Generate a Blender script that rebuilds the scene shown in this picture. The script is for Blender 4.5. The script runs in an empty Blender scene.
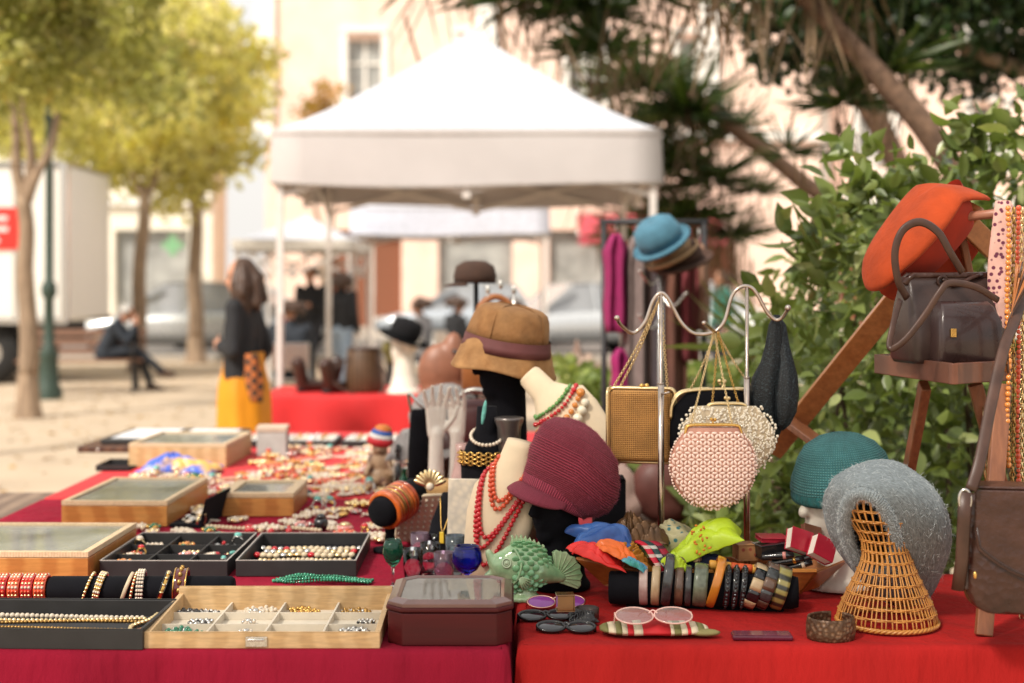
import bpy, math, random
import numpy as np
from mathutils import Vector, Matrix, Euler
random.seed(7); RNG = np.random.default_rng(7)
PI = math.pi
scn = bpy.context.scene
COL = scn.collection
# ---- the view: 50 mm lens at standing eye height, level, horizon a little above the middle
FPX, CX, HY, CH = 1422.2, 512.0, 280.0, 1.55
def P(px, py, Y):
    return Vector(((px-CX)*Y/FPX, Y, CH-(py-HY)*Y/FPX))
TZ = 0.75
def T(px, py, z=TZ):
    Y = FPX*(CH-z)/(py-HY)
    return Vector(((px-CX)*Y/FPX, Y, z))
def GX(px, Y): return (px-CX)*Y/FPX
def GZ(py, Y): return CH-(py-HY)*Y/FPX

# ---------------------------------------------------------------- materials
def lin(c):
    return tuple(((v/255.)/12.92 if v/255. <= .04045 else ((v/255.+.055)/1.055)**2.4) for v in c)
MATS = {}
def pm(name, col, rough=.6, metal=0., var=.15, vs=20., bump=0., bs=150., bt='noise', col2=None, pat=None,
       ps=20., pw=.5, sheen=0., coat=0., trans=0., ior=1.45, uv=False, sharp=False, stretch=None, spec=.5, emit=0., sss=0.):
    """procedural principled material; col given as linear rgb or 0-255 ints"""
    if name in MATS: return MATS[name]
    if max(col) > 1.001: col = lin(col)
    if col2 is not None and max(col2) > 1.001: col2 = lin(col2)
    m = bpy.data.materials.new(name); m.use_nodes = True
    nt = m.node_tree; N = nt.nodes; L = nt.links
    b = N['Principled BSDF']
    tc = N.new('ShaderNodeTexCoord')
    src = tc.outputs['UV' if uv else 'Object']
    mp = N.new('ShaderNodeMapping'); L.new(src, mp.inputs['Vector'])
    if stretch: mp.inputs['Scale'].default_value = stretch
    vec = mp.outputs['Vector']
    def noise(scale, det=4, v=vec):
        n = N.new('ShaderNodeTexNoise'); n.inputs['Scale'].default_value = scale; n.inputs['Detail'].default_value = det
        L.new(v, n.inputs['Vector']); return n
    def patt(kind, scale):
        if kind == 'noise': return noise(scale).outputs['Fac']
        if kind == 'voronoi':
            n = N.new('ShaderNodeTexVoronoi'); n.inputs['Scale'].default_value = scale; L.new(vec, n.inputs['Vector']); return n.outputs['Distance']
        if kind == 'cells':
            n = N.new('ShaderNodeTexVoronoi'); n.inputs['Scale'].default_value = scale; L.new(vec, n.inputs['Vector'])
            s = N.new('ShaderNodeSeparateColor'); L.new(n.outputs['Color'], s.inputs[0]); return s.outputs[0]
        if kind in ('bandx', 'bandy', 'bandz'):
            n = N.new('ShaderNodeTexWave'); n.bands_direction = kind[-1].upper(); n.inputs['Scale'].default_value = scale; n.inputs['Distortion'].default_value = .9; n.inputs['Detail'].default_value = 1
            L.new(vec, n.inputs['Vector']); return n.outputs['Fac']
        if kind == 'wood':
            n = N.new('ShaderNodeTexWave'); n.bands_direction = 'X'; n.inputs['Scale'].default_value = scale
            n.inputs['Distortion'].default_value = 2.2; n.inputs['Detail'].default_value = 2; n.inputs['Detail Scale'].default_value = .8
            L.new(vec, n.inputs['Vector']); return n.outputs['Fac']
        if kind in ('knit', 'weave'):
            a = N.new('ShaderNodeTexWave'); a.bands_direction = 'X'; a.inputs['Scale'].default_value = scale
            c = N.new('ShaderNodeTexWave'); c.bands_direction = 'Z' if kind == 'weave' else 'Y'; c.inputs['Scale'].default_value = scale*(.8 if kind == 'knit' else 1)
            if kind == 'knit':
                a.inputs['Distortion'].default_value = .8; c.inputs['Distortion'].default_value = .8
            L.new(vec, a.inputs['Vector']); L.new(vec, c.inputs['Vector'])
            q = N.new('ShaderNodeMath'); q.operation = 'MULTIPLY'; L.new(a.outputs['Fac'], q.inputs[0]); L.new(c.outputs['Fac'], q.inputs[1])
            return q.outputs[0]
        if kind == 'checker':
            n = N.new('ShaderNodeTexChecker'); n.inputs['Scale'].default_value = scale; L.new(vec, n.inputs['Vector']); return n.outputs['Fac']
    base = None
    if col2 is not None:
        f = patt(pat or 'noise', ps)
        r = N.new('ShaderNodeValToRGB'); L.new(f, r.inputs[0])
        e = r.color_ramp.elements; w = .06 if sharp else .25
        e[0].position = max(0, pw-w); e[1].position = min(1, pw+w)
        e[0].color = (*col, 1); e[1].color = (*col2, 1); base = r.outputs['Color']
    n1 = noise(vs, 5)
    mr = N.new('ShaderNodeMapRange'); mr.inputs['From Min'].default_value = .3; mr.inputs['From Max'].default_value = .7
    mr.inputs['To Min'].default_value = 1-var; mr.inputs['To Max'].default_value = 1+var; L.new(n1.outputs['Fac'], mr.inputs['Value'])
    mx = N.new('ShaderNodeVectorMath'); mx.operation = 'SCALE'
    if base is None: mx.inputs[0].default_value = col
    else: L.new(base, mx.inputs[0])
    L.new(mr.outputs[0], mx.inputs['Scale']); L.new(mx.outputs[0], b.inputs['Base Color'])
    b.inputs['Metallic'].default_value = metal
    rr = N.new('ShaderNodeMapRange'); rr.inputs['To Min'].default_value = max(0, rough-.08); rr.inputs['To Max'].default_value = min(1, rough+.1)
    L.new(n1.outputs['Fac'], rr.inputs['Value']); L.new(rr.outputs[0], b.inputs['Roughness'])
    b.inputs['Specular IOR Level'].default_value = spec; b.inputs['IOR'].default_value = ior
    if sheen: b.inputs['Sheen Weight'].default_value = sheen; b.inputs['Sheen Roughness'].default_value = .4; b.inputs['Sheen Tint'].default_value = (*[min(1, c*1.5+.1) for c in col], 1)
    if coat: b.inputs['Coat Weight'].default_value = coat; b.inputs['Coat Roughness'].default_value = .08
    if trans: b.inputs['Transmission Weight'].default_value = trans
    if emit: b.inputs['Emission Color'].default_value = (*col, 1); b.inputs['Emission Strength'].default_value = emit
    if sss: b.inputs['Subsurface Weight'].default_value = sss; b.inputs['Subsurface Radius'].default_value = (.02, .01, .008)
    if bump:
        h = patt(bt, bs)
        bn = N.new('ShaderNodeBump'); bn.inputs['Strength'].default_value = min(1, bump); bn.inputs['Distance'].default_value = .3/bs if bt in ('noise', 'voronoi') else .004
        L.new(h, bn.inputs['Height']); L.new(bn.outputs[0], b.inputs['Normal'])
    MATS[name] = m; return m

def leafmat(name, c1, c2, c3=None, rough=.45, tr=.35, gloss=.3):
    if name in MATS: return MATS[name]
    m = bpy.data.materials.new(name); m.use_nodes = True; nt = m.node_tree; N = nt.nodes; L = nt.links
    b = N['Principled BSDF']; g = N.new('ShaderNodeNewGeometry')
    r = N.new('ShaderNodeValToRGB'); L.new(g.outputs['Random Per Island'], r.inputs[0])
    r.color_ramp.elements[0].color = (*c1, 1); r.color_ramp.elements[1].color = (*c2, 1)
    if c3: e = r.color_ramp.elements.new(.9); r.color_ramp.elements[-1].color = (*c3, 1); e.color = (*c2, 1)
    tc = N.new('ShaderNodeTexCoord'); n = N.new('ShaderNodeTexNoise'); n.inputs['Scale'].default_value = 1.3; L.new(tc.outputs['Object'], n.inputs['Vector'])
    mr = N.new('ShaderNodeMapRange'); mr.inputs['From Min'].default_value = .3; mr.inputs['From Max'].default_value = .7; mr.inputs['To Min'].default_value = .5; mr.inputs['To Max'].default_value = 1.35  # broad tone variation; its dark end is shadow put into the leaf colour
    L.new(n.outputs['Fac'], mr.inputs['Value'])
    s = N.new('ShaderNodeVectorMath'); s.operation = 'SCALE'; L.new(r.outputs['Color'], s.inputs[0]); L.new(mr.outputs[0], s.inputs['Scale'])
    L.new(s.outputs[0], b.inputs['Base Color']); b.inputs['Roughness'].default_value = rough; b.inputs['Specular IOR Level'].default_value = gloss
    t = N.new('ShaderNodeBsdfTranslucent')
    y = N.new('ShaderNodeVectorMath'); y.operation = 'MULTIPLY'; L.new(s.outputs[0], y.inputs[0]); y.inputs[1].default_value = (1.5, 1.6, .8); L.new(y.outputs[0], t.inputs['Color'])
    x = N.new('ShaderNodeMixShader'); x.inputs[0].default_value = tr
    L.new(b.outputs[0], x.inputs[1]); L.new(t.outputs[0], x.inputs[2]); L.new(x.outputs[0], N['Material Output'].inputs['Surface'])
    MATS[name] = m; return m

def panemat(name, tint=(.95, 1, .97), rough=.05, fmin=.06):
    """thin sheet of glass: see-through, with a fresnel reflection and a little dust"""
    if name in MATS: return MATS[name]
    m = bpy.data.materials.new(name); m.use_nodes = True; nt = m.node_tree; N = nt.nodes; L = nt.links
    N.remove(N['Principled BSDF'])
    t = N.new('ShaderNodeBsdfTransparent'); t.inputs[0].default_value = (*tint, 1)
    g = N.new('ShaderNodeBsdfGlossy'); g.inputs['Roughness'].default_value = rough
    d = N.new('ShaderNodeBsdfDiffuse'); d.inputs[0].default_value = (.75, .76, .7, 1)
    f = N.new('ShaderNodeFresnel'); f.inputs[0].default_value = 1.6
    a = N.new('ShaderNodeMixShader'); L.new(f.outputs[0], a.inputs[0]); L.new(t.outputs[0], a.inputs[1]); L.new(g.outputs[0], a.inputs[2])
    tc = N.new('ShaderNodeTexCoord'); n = N.new('ShaderNodeTexNoise'); n.inputs['Scale'].default_value = 6; L.new(tc.outputs['Object'], n.inputs['Vector'])
    mr = N.new('ShaderNodeMapRange'); mr.inputs['To Min'].default_value = 0; mr.inputs['To Max'].default_value = fmin*3; L.new(n.outputs['Fac'], mr.inputs['Value'])
    c = N.new('ShaderNodeMixShader'); L.new(mr.outputs[0], c.inputs[0]); L.new(a.outputs[0], c.inputs[1]); L.new(d.outputs[0], c.inputs[2])
    L.new(c.outputs[0], N['Material Output'].inputs['Surface'])
    MATS[name] = m; return m

# ---------------------------------------------------------------- mesh builder
def _sphere(nu, nv):
    v = [(0, 0, 1)]
    for i in range(1, nv):
        t = PI*i/nv
        for j in range(nu):
            a = 2*PI*j/nu; v.append((math.sin(t)*math.cos(a), math.sin(t)*math.sin(a), math.cos(t)))
    v.append((0, 0, -1)); f = []
    for j in range(nu): f.append((0, 1+j, 1+(j+1) % nu))
    for i in range(nv-2):
        for j in range(nu):
            a = 1+i*nu+j; b = 1+i*nu+(j+1) % nu; f.append((a, a+nu, b+nu, b))
    k = 1+(nv-2)*nu
    for j in range(nu): f.append((k+j, len(v)-1, k+(j+1) % nu))
    return np.array(v), f
SPH = {q: _sphere(*q) for q in ((6, 4), (8, 6), (12, 8), (20, 14), (32, 20))}
def basis(d, up=None):
    d = Vector(d).normalized()
    u = Vector(up) if up is not None else (Vector((0, 0, 1)) if abs(d.z) < .9 else Vector((1, 0, 0)))
    x = u.cross(d).normalized(); y = d.cross(x).normalized(); return x, y, d
def mrot(d, up=None):
    x, y, z = basis(d, up); return Matrix((x, y, z)).transposed()
class MB:
    def __init__(s): s.V = []; s.n = 0; s.F = []; s.UV = []; s.MI = []; s.SM = []; s.m = 0; s.smooth = False; s.X = None
    def add(s, v, f, uv=None, smooth=None):
        v = np.asarray(v, float).reshape(-1, 3)
        if s.X is not None:
            M = np.array(s.X); v = v@M[:3, :3].T+M[:3, 3]
        s.V.append(v); sm = s.smooth if smooth is None else smooth
        for i, q in enumerate(f):
            s.F.append([k+s.n for k in q]); s.MI.append(s.m); s.SM.append(sm)
            s.UV.append(uv[i] if uv is not None else [(0, 0)]*len(q))
        s.n += len(v); return s
    def box(s, c, size, rot=None, taper=1.):
        x, y, z = [k/2 for k in size]; t = taper
        v = np.array([(-x, -y, -z), (x, -y, -z), (x, y, -z), (-x, y, -z), (-x*t, -y*t, z), (x*t, -y*t, z), (x*t, y*t, z), (-x*t, y*t, z)])
        if rot is not None:
            R = np.array(rot.to_matrix() if isinstance(rot, Euler) else rot.to_3x3() if hasattr(rot, 'to_3x3') else rot); v = v@R.T
        v = v+np.array(c)
        f = [(0, 3, 2, 1), (4, 5, 6, 7), (0, 1, 5, 4), (1, 2, 6, 5), (2, 3, 7, 6), (3, 0, 4, 7)]
        return s.add(v, f, [[(0, 0), (1, 0), (1, 1), (0, 1)]]*6, smooth=False)
    def bb(s, x0, x1, y0, y1, z0, z1): return s.box(((x0+x1)/2, (y0+y1)/2, (z0+z1)/2), (x1-x0, y1-y0, z1-z0))
    def bar(s, a, b, w, h, up=None):
        a = Vector(a); b = Vector(b); return s.box((a+b)/2, (w, h, (b-a).length), mrot(b-a, up))
    def ball(s, c, r, q=(12, 8), rot=None):
        v, f = SPH[q]; r = np.array(r if hasattr(r, '__len__') else (r, r, r)); v = v*r
        if rot is not None: v = v@np.array(rot.to_matrix() if isinstance(rot, Euler) else rot).T
        return s.add(v+np.array(c), f, smooth=True)
    def loft(s, rings, cap=(True, True), closed=True, smooth=True, loop=False):
        R = [np.asarray(r, float) for r in rings]; n = len(R[0]); v = np.concatenate(R); f = []; uv = []
        m = len(R); seg = n if closed else n-1
        ln = [0.]
        for i in range(1, m): ln.append(ln[-1]+float(np.linalg.norm(R[i].mean(0)-R[i-1].mean(0))+abs(np.linalg.norm(R[i][0]-R[i].mean(0))-np.linalg.norm(R[i-1][0]-R[i-1].mean(0)))))
        for i in range(m if loop else m-1):
            k = (i+1) % m
            for j in range(seg):
                a = i*n+j; b = i*n+(j+1) % n; c = k*n+(j+1) % n; d = k*n+j
                f.append((a, b, c, d)); l0 = ln[i]; l1 = ln[k] if k else ln[i]*1.1
                uv.append([(j/n, l0), ((j+1)/n, l0), ((j+1)/n, l1), (j/n, l1)])
        if not loop and closed:
            if cap[0]: f.append(tuple(range(n-1, -1, -1))); uv.append([(0, 0)]*n)
            if cap[1]: f.append(tuple((m-1)*n+j for j in range(n))); uv.append([(0, 0)]*n)
        return s.add(v, f, uv, smooth=smooth)
    def tube(s, pts, r, n=8, cap=True, flat=1., up=None, loop=False):
        pts = [Vector(p) for p in pts]; m = len(pts); rings = []
        rr = r if hasattr(r, '__len__') else [r]*m
        px = None
        for i, p in enumerate(pts):
            d = (pts[(i+1) % m]-pts[i-1]) if loop else (pts[min(i+1, m-1)]-pts[max(i-1, 0)])
            if d.length < 1e-9: d = Vector((0, 0, 1))
            d.normalize()
            if up is not None: x = Vector(up).cross(d); x = x.normalized() if x.length > 1e-4 else basis(d)[0]
            elif px is None: x = basis(d)[0]
            else: x = (px-d*px.dot(d)); x = x.normalized() if x.length > 1e-5 else basis(d)[0]
            px = x; y = d.cross(x)
            rings.append([p+(x*math.cos(a)+y*math.sin(a)*flat)*rr[i] for a in [2*PI*j/n for j in range(n)]])
        return s.loft([[tuple(q) for q in g] for g in rings], (cap, cap), loop=loop)
    def lathe(s, prof, n=24, c=(0, 0, 0), d=(0, 0, 1), cap=(False, False), smooth=True, fn=None, up=None):
        R = mrot(d, up); c = Vector(c); rings = []
        for i, (r, z) in enumerate(prof):
            g = []
            for j in range(n):
                a = 2*PI*j/n; k = fn(a, i, z) if fn else 1
                g.append(tuple(c+R@Vector((r*k*math.cos(a), r*k*math.sin(a), z))))
            rings.append(g)
        return s.loft(rings, cap, smooth=smooth)
    def torus(s, c, R, r, d=(0, 0, 1), n=24, m=8, sx=1., sy=1., up=None, flat=1.):
        M = mrot(d, up); c = Vector(c); rings = []
        for i in range(n):
            a = 2*PI*i/n; o = Vector((math.cos(a), math.sin(a), 0))
            g = []
            for j in range(m):
                b = 2*PI*j/m; q = o*(R+r*math.cos(b)); q = Vector((q.x*sx, q.y*sy, r*flat*math.sin(b)))
                g.append(tuple(c+M@q))
            rings.append(g)
        return s.loft(rings, loop=True)
    def cap(s, a, b, ra, rb, n=12):
        """tapered capsule (for remeshed bodies)"""
        a = Vector(a); b = Vector(b); d = (b-a); L = d.length; 
        if L < 1e-6: return s.ball(a, ra)
        d.normalize(); pr = []
        for k in range(5): t = PI/2*k/4; pr.append((max(ra*math.sin(t), 1e-4), -ra*math.cos(t)))
        for k in range(5): t = PI/2*k/4; pr.append((max(rb*math.cos(t), 1e-4), L+rb*math.sin(t)))
        return s.lathe(pr, n, a, d, cap=(True, True))
    def quad(s, a, b, c, d): return s.add([tuple(a), tuple(b), tuple(c), tuple(d)], [(0, 1, 2, 3)], [[(0, 0), (1, 0), (1, 1), (0, 1)]], smooth=False)
    def poly(s, pts, z0, z1, M=None):
        n = len(pts); v = [(x, y, z0) for x, y in pts]+[(x, y, z1) for x, y in pts]
        if M is not None: v = [tuple(M@Vector(q)) for q in v]
        f = [tuple(range(n-1, -1, -1)), tuple(range(n, 2*n))]+[(i, (i+1) % n, n+(i+1) % n, n+i) for i in range(n)]
        return s.add(v, f, smooth=False)
    def mesh(s, name, mats):
        me = bpy.data.meshes.new(name); V = np.concatenate(s.V) if s.V else np.zeros((0, 3))
        me.vertices.add(len(V)); me.vertices.foreach_set('co', V.astype(np.float32).ravel())
        tot = np.array([len(f) for f in s.F], np.int32); lp = np.array([i for f in s.F for i in f], np.int32)
        me.loops.add(len(lp)); me.loops.foreach_set('vertex_index', lp)
        st = np.zeros(len(tot), np.int32); st[1:] = np.cumsum(tot)[:-1]
        me.polygons.add(len(tot)); me.polygons.foreach_set('loop_start', st); me.polygons.foreach_set('loop_total', tot)
        me.polygons.foreach_set('material_index', np.array(s.MI, np.int32)); me.polygons.foreach_set('use_smooth', np.array(s.SM, bool))
        uvl = me.uv_layers.new(name='UVMap'); uvl.data.foreach_set('uv', np.array([c for q in s.UV for p in q for c in p], np.float32))
        for m in (mats if isinstance(mats, (list, tuple)) else [mats]): me.materials.append(m)
        me.update(calc_edges=True); return me
    def build(s, name, mats, parent=None, bev=0., seg=2, sub=0, loc=None, rot=None, wn=False, solid=0., disp=None):
        o = bpy.data.objects.new(name, s.mesh(name, mats)); COL.objects.link(o)
        if parent is not None: o.parent = parent
        if loc is not None: o.location = loc
        if rot is not None: o.rotation_euler = rot
        if solid: q = o.modifiers.new('solid', 'SOLIDIFY'); q.thickness = solid; q.offset = 0
        if bev:
            q = o.modifiers.new('bevel', 'BEVEL'); q.width = bev; q.segments = seg; q.limit_method = 'ANGLE'; q.angle_limit = .6; q.harden_normals = False
        if sub: q = o.modifiers.new('sub', 'SUBSURF'); q.levels = sub; q.render_levels = sub
        if disp:
            strength, size = disp
            tx = bpy.data.textures.new(name, 'CLOUDS'); tx.noise_scale = size
            q = o.modifiers.new('disp', 'DISPLACE'); q.texture = tx; q.strength = strength; q.texture_coords = 'LOCAL'
        return o
def bake(o, keep_smooth=True):
    dg = bpy.context.evaluated_depsgraph_get(); me = bpy.data.meshes.new_from_object(o.evaluated_get(dg))
    o.modifiers.clear(); o.data = me; return o
def blob(mb, name, mat, parent=None, vox=.01, smooth=6, **k):
    """merge overlapping volumes into one continuous skin"""
    o = mb.build(name, mat, parent, **k)
    q = o.modifiers.new('r', 'REMESH'); q.mode = 'VOXEL'; q.voxel_size = vox; q.use_smooth_shade = True
    if smooth: q = o.modifiers.new('s', 'SMOOTH'); q.iterations = smooth; q.factor = .5
    return bake(o)

# ---------------------------------------------------------------- things
def tag(o, label=None, cat=None, group=None, kind=None):
    if label: o['label'] = label
    if cat: o['category'] = cat
    if group: o['group'] = group
    if kind: o['kind'] = kind
    return o
def thing(name, label, cat, loc=(0, 0, 0), rz=0., group=None):
    o = bpy.data.objects.new(name, None); COL.objects.link(o); o.location = loc; o.rotation_euler = (0, 0, rz)
    o.empty_display_size = .05
    return tag(o, label, cat, group)
def kids(o): return [c for c in COL.objects if c.parent == o]
def dup(root, loc=None, rz=None, label=None, group=None, scale=None, rot=None):
    def cp(o, par):
        c = o.copy(); COL.objects.link(c); c.parent = par
        for ch in list(o.children): cp(ch, c)
        return c
    r = cp(root, None)
    if loc is not None: r.location = loc
    if rz is not None: r.rotation_euler = (0, 0, rz)
    if rot is not None: r.rotation_euler = rot
    if label: r['label'] = label
    if group: r['group'] = group
    if scale: r.scale = (scale,)*3 if not hasattr(scale, '__len__') else scale
    return r
def bez(pts, n=8):
    """smooth Catmull-Rom through points"""
    p = [Vector(q) for q in pts]; p = [p[0]*2-p[1]]+p+[p[-1]*2-p[-2]]; out = []
    for i in range(1, len(p)-2):
        for k in range(n):
            t = k/n; a, b, c, d = p[i-1], p[i], p[i+1], p[i+2]
            out.append(.5*((2*b)+(c-a)*t+(2*a-5*b+4*c-d)*t*t+(3*b-a-3*c+d)*t*t*t))
    out.append(p[-2]); return out
def along(pts, step):
    """points every `step` along a polyline"""
    out = [Vector(pts[0])]; need = step
    for a, b in zip(pts, pts[1:]):
        a = Vector(a); b = Vector(b); L = (b-a).length; pos = 0
        while L-pos >= need: pos += need; out.append(a+(b-a)*(pos/L)); need = step
        need -= L-pos
    return out
def beads(mb, pts, r, step=None, q=(8, 6), jit=0.):
    for p in along(pts, step or 2*r*.97):
        k = r*(1+random.uniform(-jit, jit)); mb.ball(p, k, q)
def chainlinks(mb, pts, r=.0035, w=.0011, step=None):
    ps = along(pts, step or r*1.45)
    for i, (a, b) in enumerate(zip(ps, ps[1:])):
        d = (b-a).normalized(); x, y, _ = basis(d); mb.torus((a+b)/2, r, w, x if i % 2 else y, 8, 4, sx=.75, up=d)
# numpy leaf instancing
def _finish_np(name, V, nv, faces, N, mats, mi=None):
    me = bpy.data.meshes.new(name); me.vertices.add(len(V)); me.vertices.foreach_set('co', V.astype(np.float32).ravel())
    base = (np.arange(N)*nv)[:, None]; lp = []; tot = np.tile([len(f) for f in faces], N).astype(np.int32)
    flat = np.concatenate([np.array(f) for f in faces])[None, :]+base
    me.loops.add(flat.size); me.loops.foreach_set('vertex_index', flat.ravel().astype(np.int32))
    st = np.zeros(len(tot), np.int32); st[1:] = np.cumsum(tot)[:-1]
    me.polygons.add(len(tot)); me.polygons.foreach_set('loop_start', st); me.polygons.foreach_set('loop_total', tot)
    me.polygons.foreach_set('use_smooth', np.ones(len(tot), bool))
    for m in mats: me.materials.append(m)
    me.update(calc_edges=True); return me
LEAF4 = (np.array([(0, 0, 0), (.32, .45, .1), (0, 1, -.05), (-.32, .45, .1)]), [(0, 1, 2), (0, 2, 3)])
LEAF8 = (np.array([(0, 0, 0), (.2, .22, .07), (.25, .5, .05), (.14, .8, 0), (0, 1.05, -.12), (-.14, .8, 0), (-.25, .5, .05), (-.2, .22, .07), (0, .5, -.02)]),
         [(0, 1, 2, 8), (8, 2, 3, 4), (8, 4, 5, 6), (0, 8, 6, 7)])
def leaves(name, pos, size, mat, parent, tmpl=LEAF4, dirs=None, spread=1., droop=0., seed=1, jit=.4):
    rg = np.random.default_rng(seed); N = len(pos); tv, tf = tmpl
    d = rg.normal(size=(N, 3))*spread
    if dirs is not None: d = d+dirs
    d[:, 2] -= droop; d /= np.linalg.norm(d, axis=1)[:, None]+1e-9
    r = rg.normal(size=(N, 3)); x = np.cross(d, r); x /= np.linalg.norm(x, axis=1)[:, None]+1e-9; z = np.cross(x, d)
    sz = size*(1+rg.uniform(-jit, jit, N))
    V = pos[:, None, :]+sz[:, None, None]*(tv[None, :, 0:1]*x[:, None]+tv[None, :, 1:2]*d[:, None]+tv[None, :, 2:3]*z[:, None])
    o = bpy.data.objects.new(name, _finish_np(name, V.reshape(-1, 3), len(tv), tf, N, [mat])); COL.objects.link(o); o.parent = parent; return o
def cloudpts(cl, n, seed=3, shell=.5):
    """n points inside a list of (centre, radii) puffs, denser toward their surface"""
    rg = np.random.default_rng(seed); w = np.array([np.prod(r)**(2/3) for c, r in cl]); w /= w.sum()
    k = rg.choice(len(cl), n, p=w); C = np.array([c for c, r in cl])[k]; R = np.array([r for c, r in cl])[k]
    d = rg.normal(size=(n, 3)); d /= np.linalg.norm(d, axis=1)[:, None]; q = rg.uniform(shell, 1.05, n)[:, None]
    return C+d*R*q, d
# ---------------------------------------------------------------- material palette
M = {}
M['cloth_l'] = pm('crimson_cloth', (.25, .008, .026), .85, spec=.12, var=.16, vs=5, stretch=(1.2, 1, .35), bump=.8, bs=16, sheen=.08)
M['cloth_r'] = pm('scarlet_cloth', (.33, .013, .012), .85, spec=.12, var=.14, vs=5, stretch=(1.2, 1, .35), bump=.8, bs=16, sheen=.08)
M['wood_l'] = pm('light_beech', (.50, .25, .085), .45, col2=(.40, .18, .055), pat='wood', ps=6, stretch=(1, 6, 6), bump=.1, bs=60)
M['wood_p'] = pm('pale_pine', (.58, .39, .20), .5, col2=(.50, .32, .15), pat='wood', ps=5, stretch=(1, 8, 8), bump=.1, bs=60)
M['wood_pz'] = pm('pale_pine_lid', (.66, .50, .32), .45, col2=(.58, .42, .25), pat='wood', ps=5, stretch=(8, 1, 8))
M['wood_h'] = pm('honey_wood', (.52, .235, .06), .4, col2=(.42, .165, .038), pat='wood', ps=7, stretch=(.5, 6, 6), coat=.2, bump=.1, bs=60)
M['wood_e'] = pm('easel_wood', (.27, .105, .045), .4, col2=(.17, .06, .028), pat='noise', ps=14, stretch=(5, 5, .5), coat=.3, bump=.15, bs=60)
M['wood_d'] = pm('dark_brown_wood', (.12, .055, .03), .5, col2=(.07, .03, .018), pat='wood', ps=6)
M['mahog'] = pm('mahogany', (.075, .006, .007), .42, col2=(.05, .005, .006), pat='noise', ps=9, stretch=(.4, 5, 5), spec=.3, var=.08)
M['mahog_t'] = pm('mahogany_lid', (.17, .09, .075), .3, col2=(.13, .06, .05), pat='noise', ps=9, coat=.5)
M['velvet'] = pm('black_velvet', (.006, .006, .008), .95, sheen=.12, var=.3, spec=.15)
M['felt'] = pm('black_leatherette', (.022, .021, .021), .55, bump=.4, bs=700)
M['edge_w'] = pm('worn_pale_edge', (.45, .42, .38), .6)
M['liner'] = pm('cream_felt_lining', (.62, .55, .44), .9, var=.08)
M['grey_liner'] = pm('grey_green_lining', (.74, .74, .60), .85, var=.2, vs=30, col2=(.74, .72, .56), pat='cells', ps=40)
M['gold'] = pm('gold_metal', (.72, .44, .13), .28, 1., var=.2, vs=300)
M['goldb'] = pm('pale_gold_metal', (.85, .66, .36), .3, 1., var=.2, vs=300)
M['brass'] = pm('old_brass', (.45, .27, .09), .4, 1., var=.35, vs=200)
M['silver'] = pm('silver_metal', (.60, .58, .54), .25, 1., var=.2, vs=200)
M['chrome'] = pm('chrome_rod', (.52, .44, .38), .22, 1., var=.15, vs=40)
M['pearl'] = pm('pearl', (.64, .54, .42), .28, coat=.5, var=.1, vs=200)
M['ivory'] = pm('ivory', (.56, .45, .30), .4, var=.15, vs=100)
M['redbead'] = pm('red_bead', (.50, .012, .018), .12, coat=.6, var=.2, vs=200)
M['coral'] = pm('coral_bead', (.62, .085, .03), .2, coat=.5, var=.25, vs=200)
M['jade'] = pm('green_bead', (.01, .16, .08), .15, coat=.6, var=.5, vs=300)
M['turq'] = pm('turquoise_stone', (.12, .38, .33), .3, var=.3, vs=100)
M['amber'] = pm('amber_bead', (.62, .22, .04), .15, coat=.6, var=.3, vs=150)
M['pinkst'] = pm('rose_stone', (.62, .25, .22), .2, coat=.5, var=.3, vs=150)
M['blackst'] = pm('jet_stone', (.01, .01, .012), .12, coat=.5, spec=.6)
M['cream'] = pm('cream_linen', (.68, .55, .38), .85, var=.06, bump=.35, bs=700)
M['white'] = pm('white_enamel', (.72, .70, .67), .4, var=.05)
M['foam'] = pm('white_foam', (.74, .68, .58), .85, var=.06, bump=.3, bs=400)
M['porc'] = pm('white_porcelain', (.74, .68, .60), .3, var=.06, coat=.3)
M['leather'] = pm('brown_leather', (.026, .010, .007), .3, col2=(.055, .022, .014), pat='noise', ps=14, bump=.7, bs=60, bt='voronoi')
M['leather_d'] = pm('dark_leather', (.028, .016, .014), .3, col2=(.055, .032, .026), pat='noise', ps=12, bump=.4, bs=500, bt='voronoi', coat=.05)
M['strap'] = pm('strap_leather', (.06, .028, .018), .4, var=.3, bump=.3, bs=400)
M['tan'] = pm('tan_leather', (.36, .13, .04), .4, var=.2, bump=.3, bs=400)
M['pane'] = panemat('glass_pane', fmin=.13)
M['glass'] = pm('clear_glass', (.97, .98, .97), .02, trans=1., var=0)
M['glass_b'] = pm('cobalt_glass', (.02, .05, .72), .02, trans=.9, var=0)
M['glass_g'] = pm('green_glass', (.04, .38, .22), .02, trans=.9, var=0)
M['glass_p'] = pm('pink_glass', (.85, .52, .72), .02, trans=.9, var=0)
M['glass_t'] = pm('pale_blue_glass', (.5, .66, .78), .02, trans=.9, var=0)
M['iron'] = pm('black_iron', (.02, .02, .022), .5, var=.3)
M['blk'] = pm('black_plastic', (.012, .012, .013), .25, coat=.3)
M['rubber'] = pm('tyre_rubber', (.02, .02, .02), .8)
M['skin'] = pm('skin', (.48, .24, .15), .5, var=.06, sss=.05)
M['hair'] = pm('dark_hair', (.035, .018, .010), .45, col2=(.075, .035, .018), pat='noise', ps=60, bump=.8, bs=120)
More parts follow.
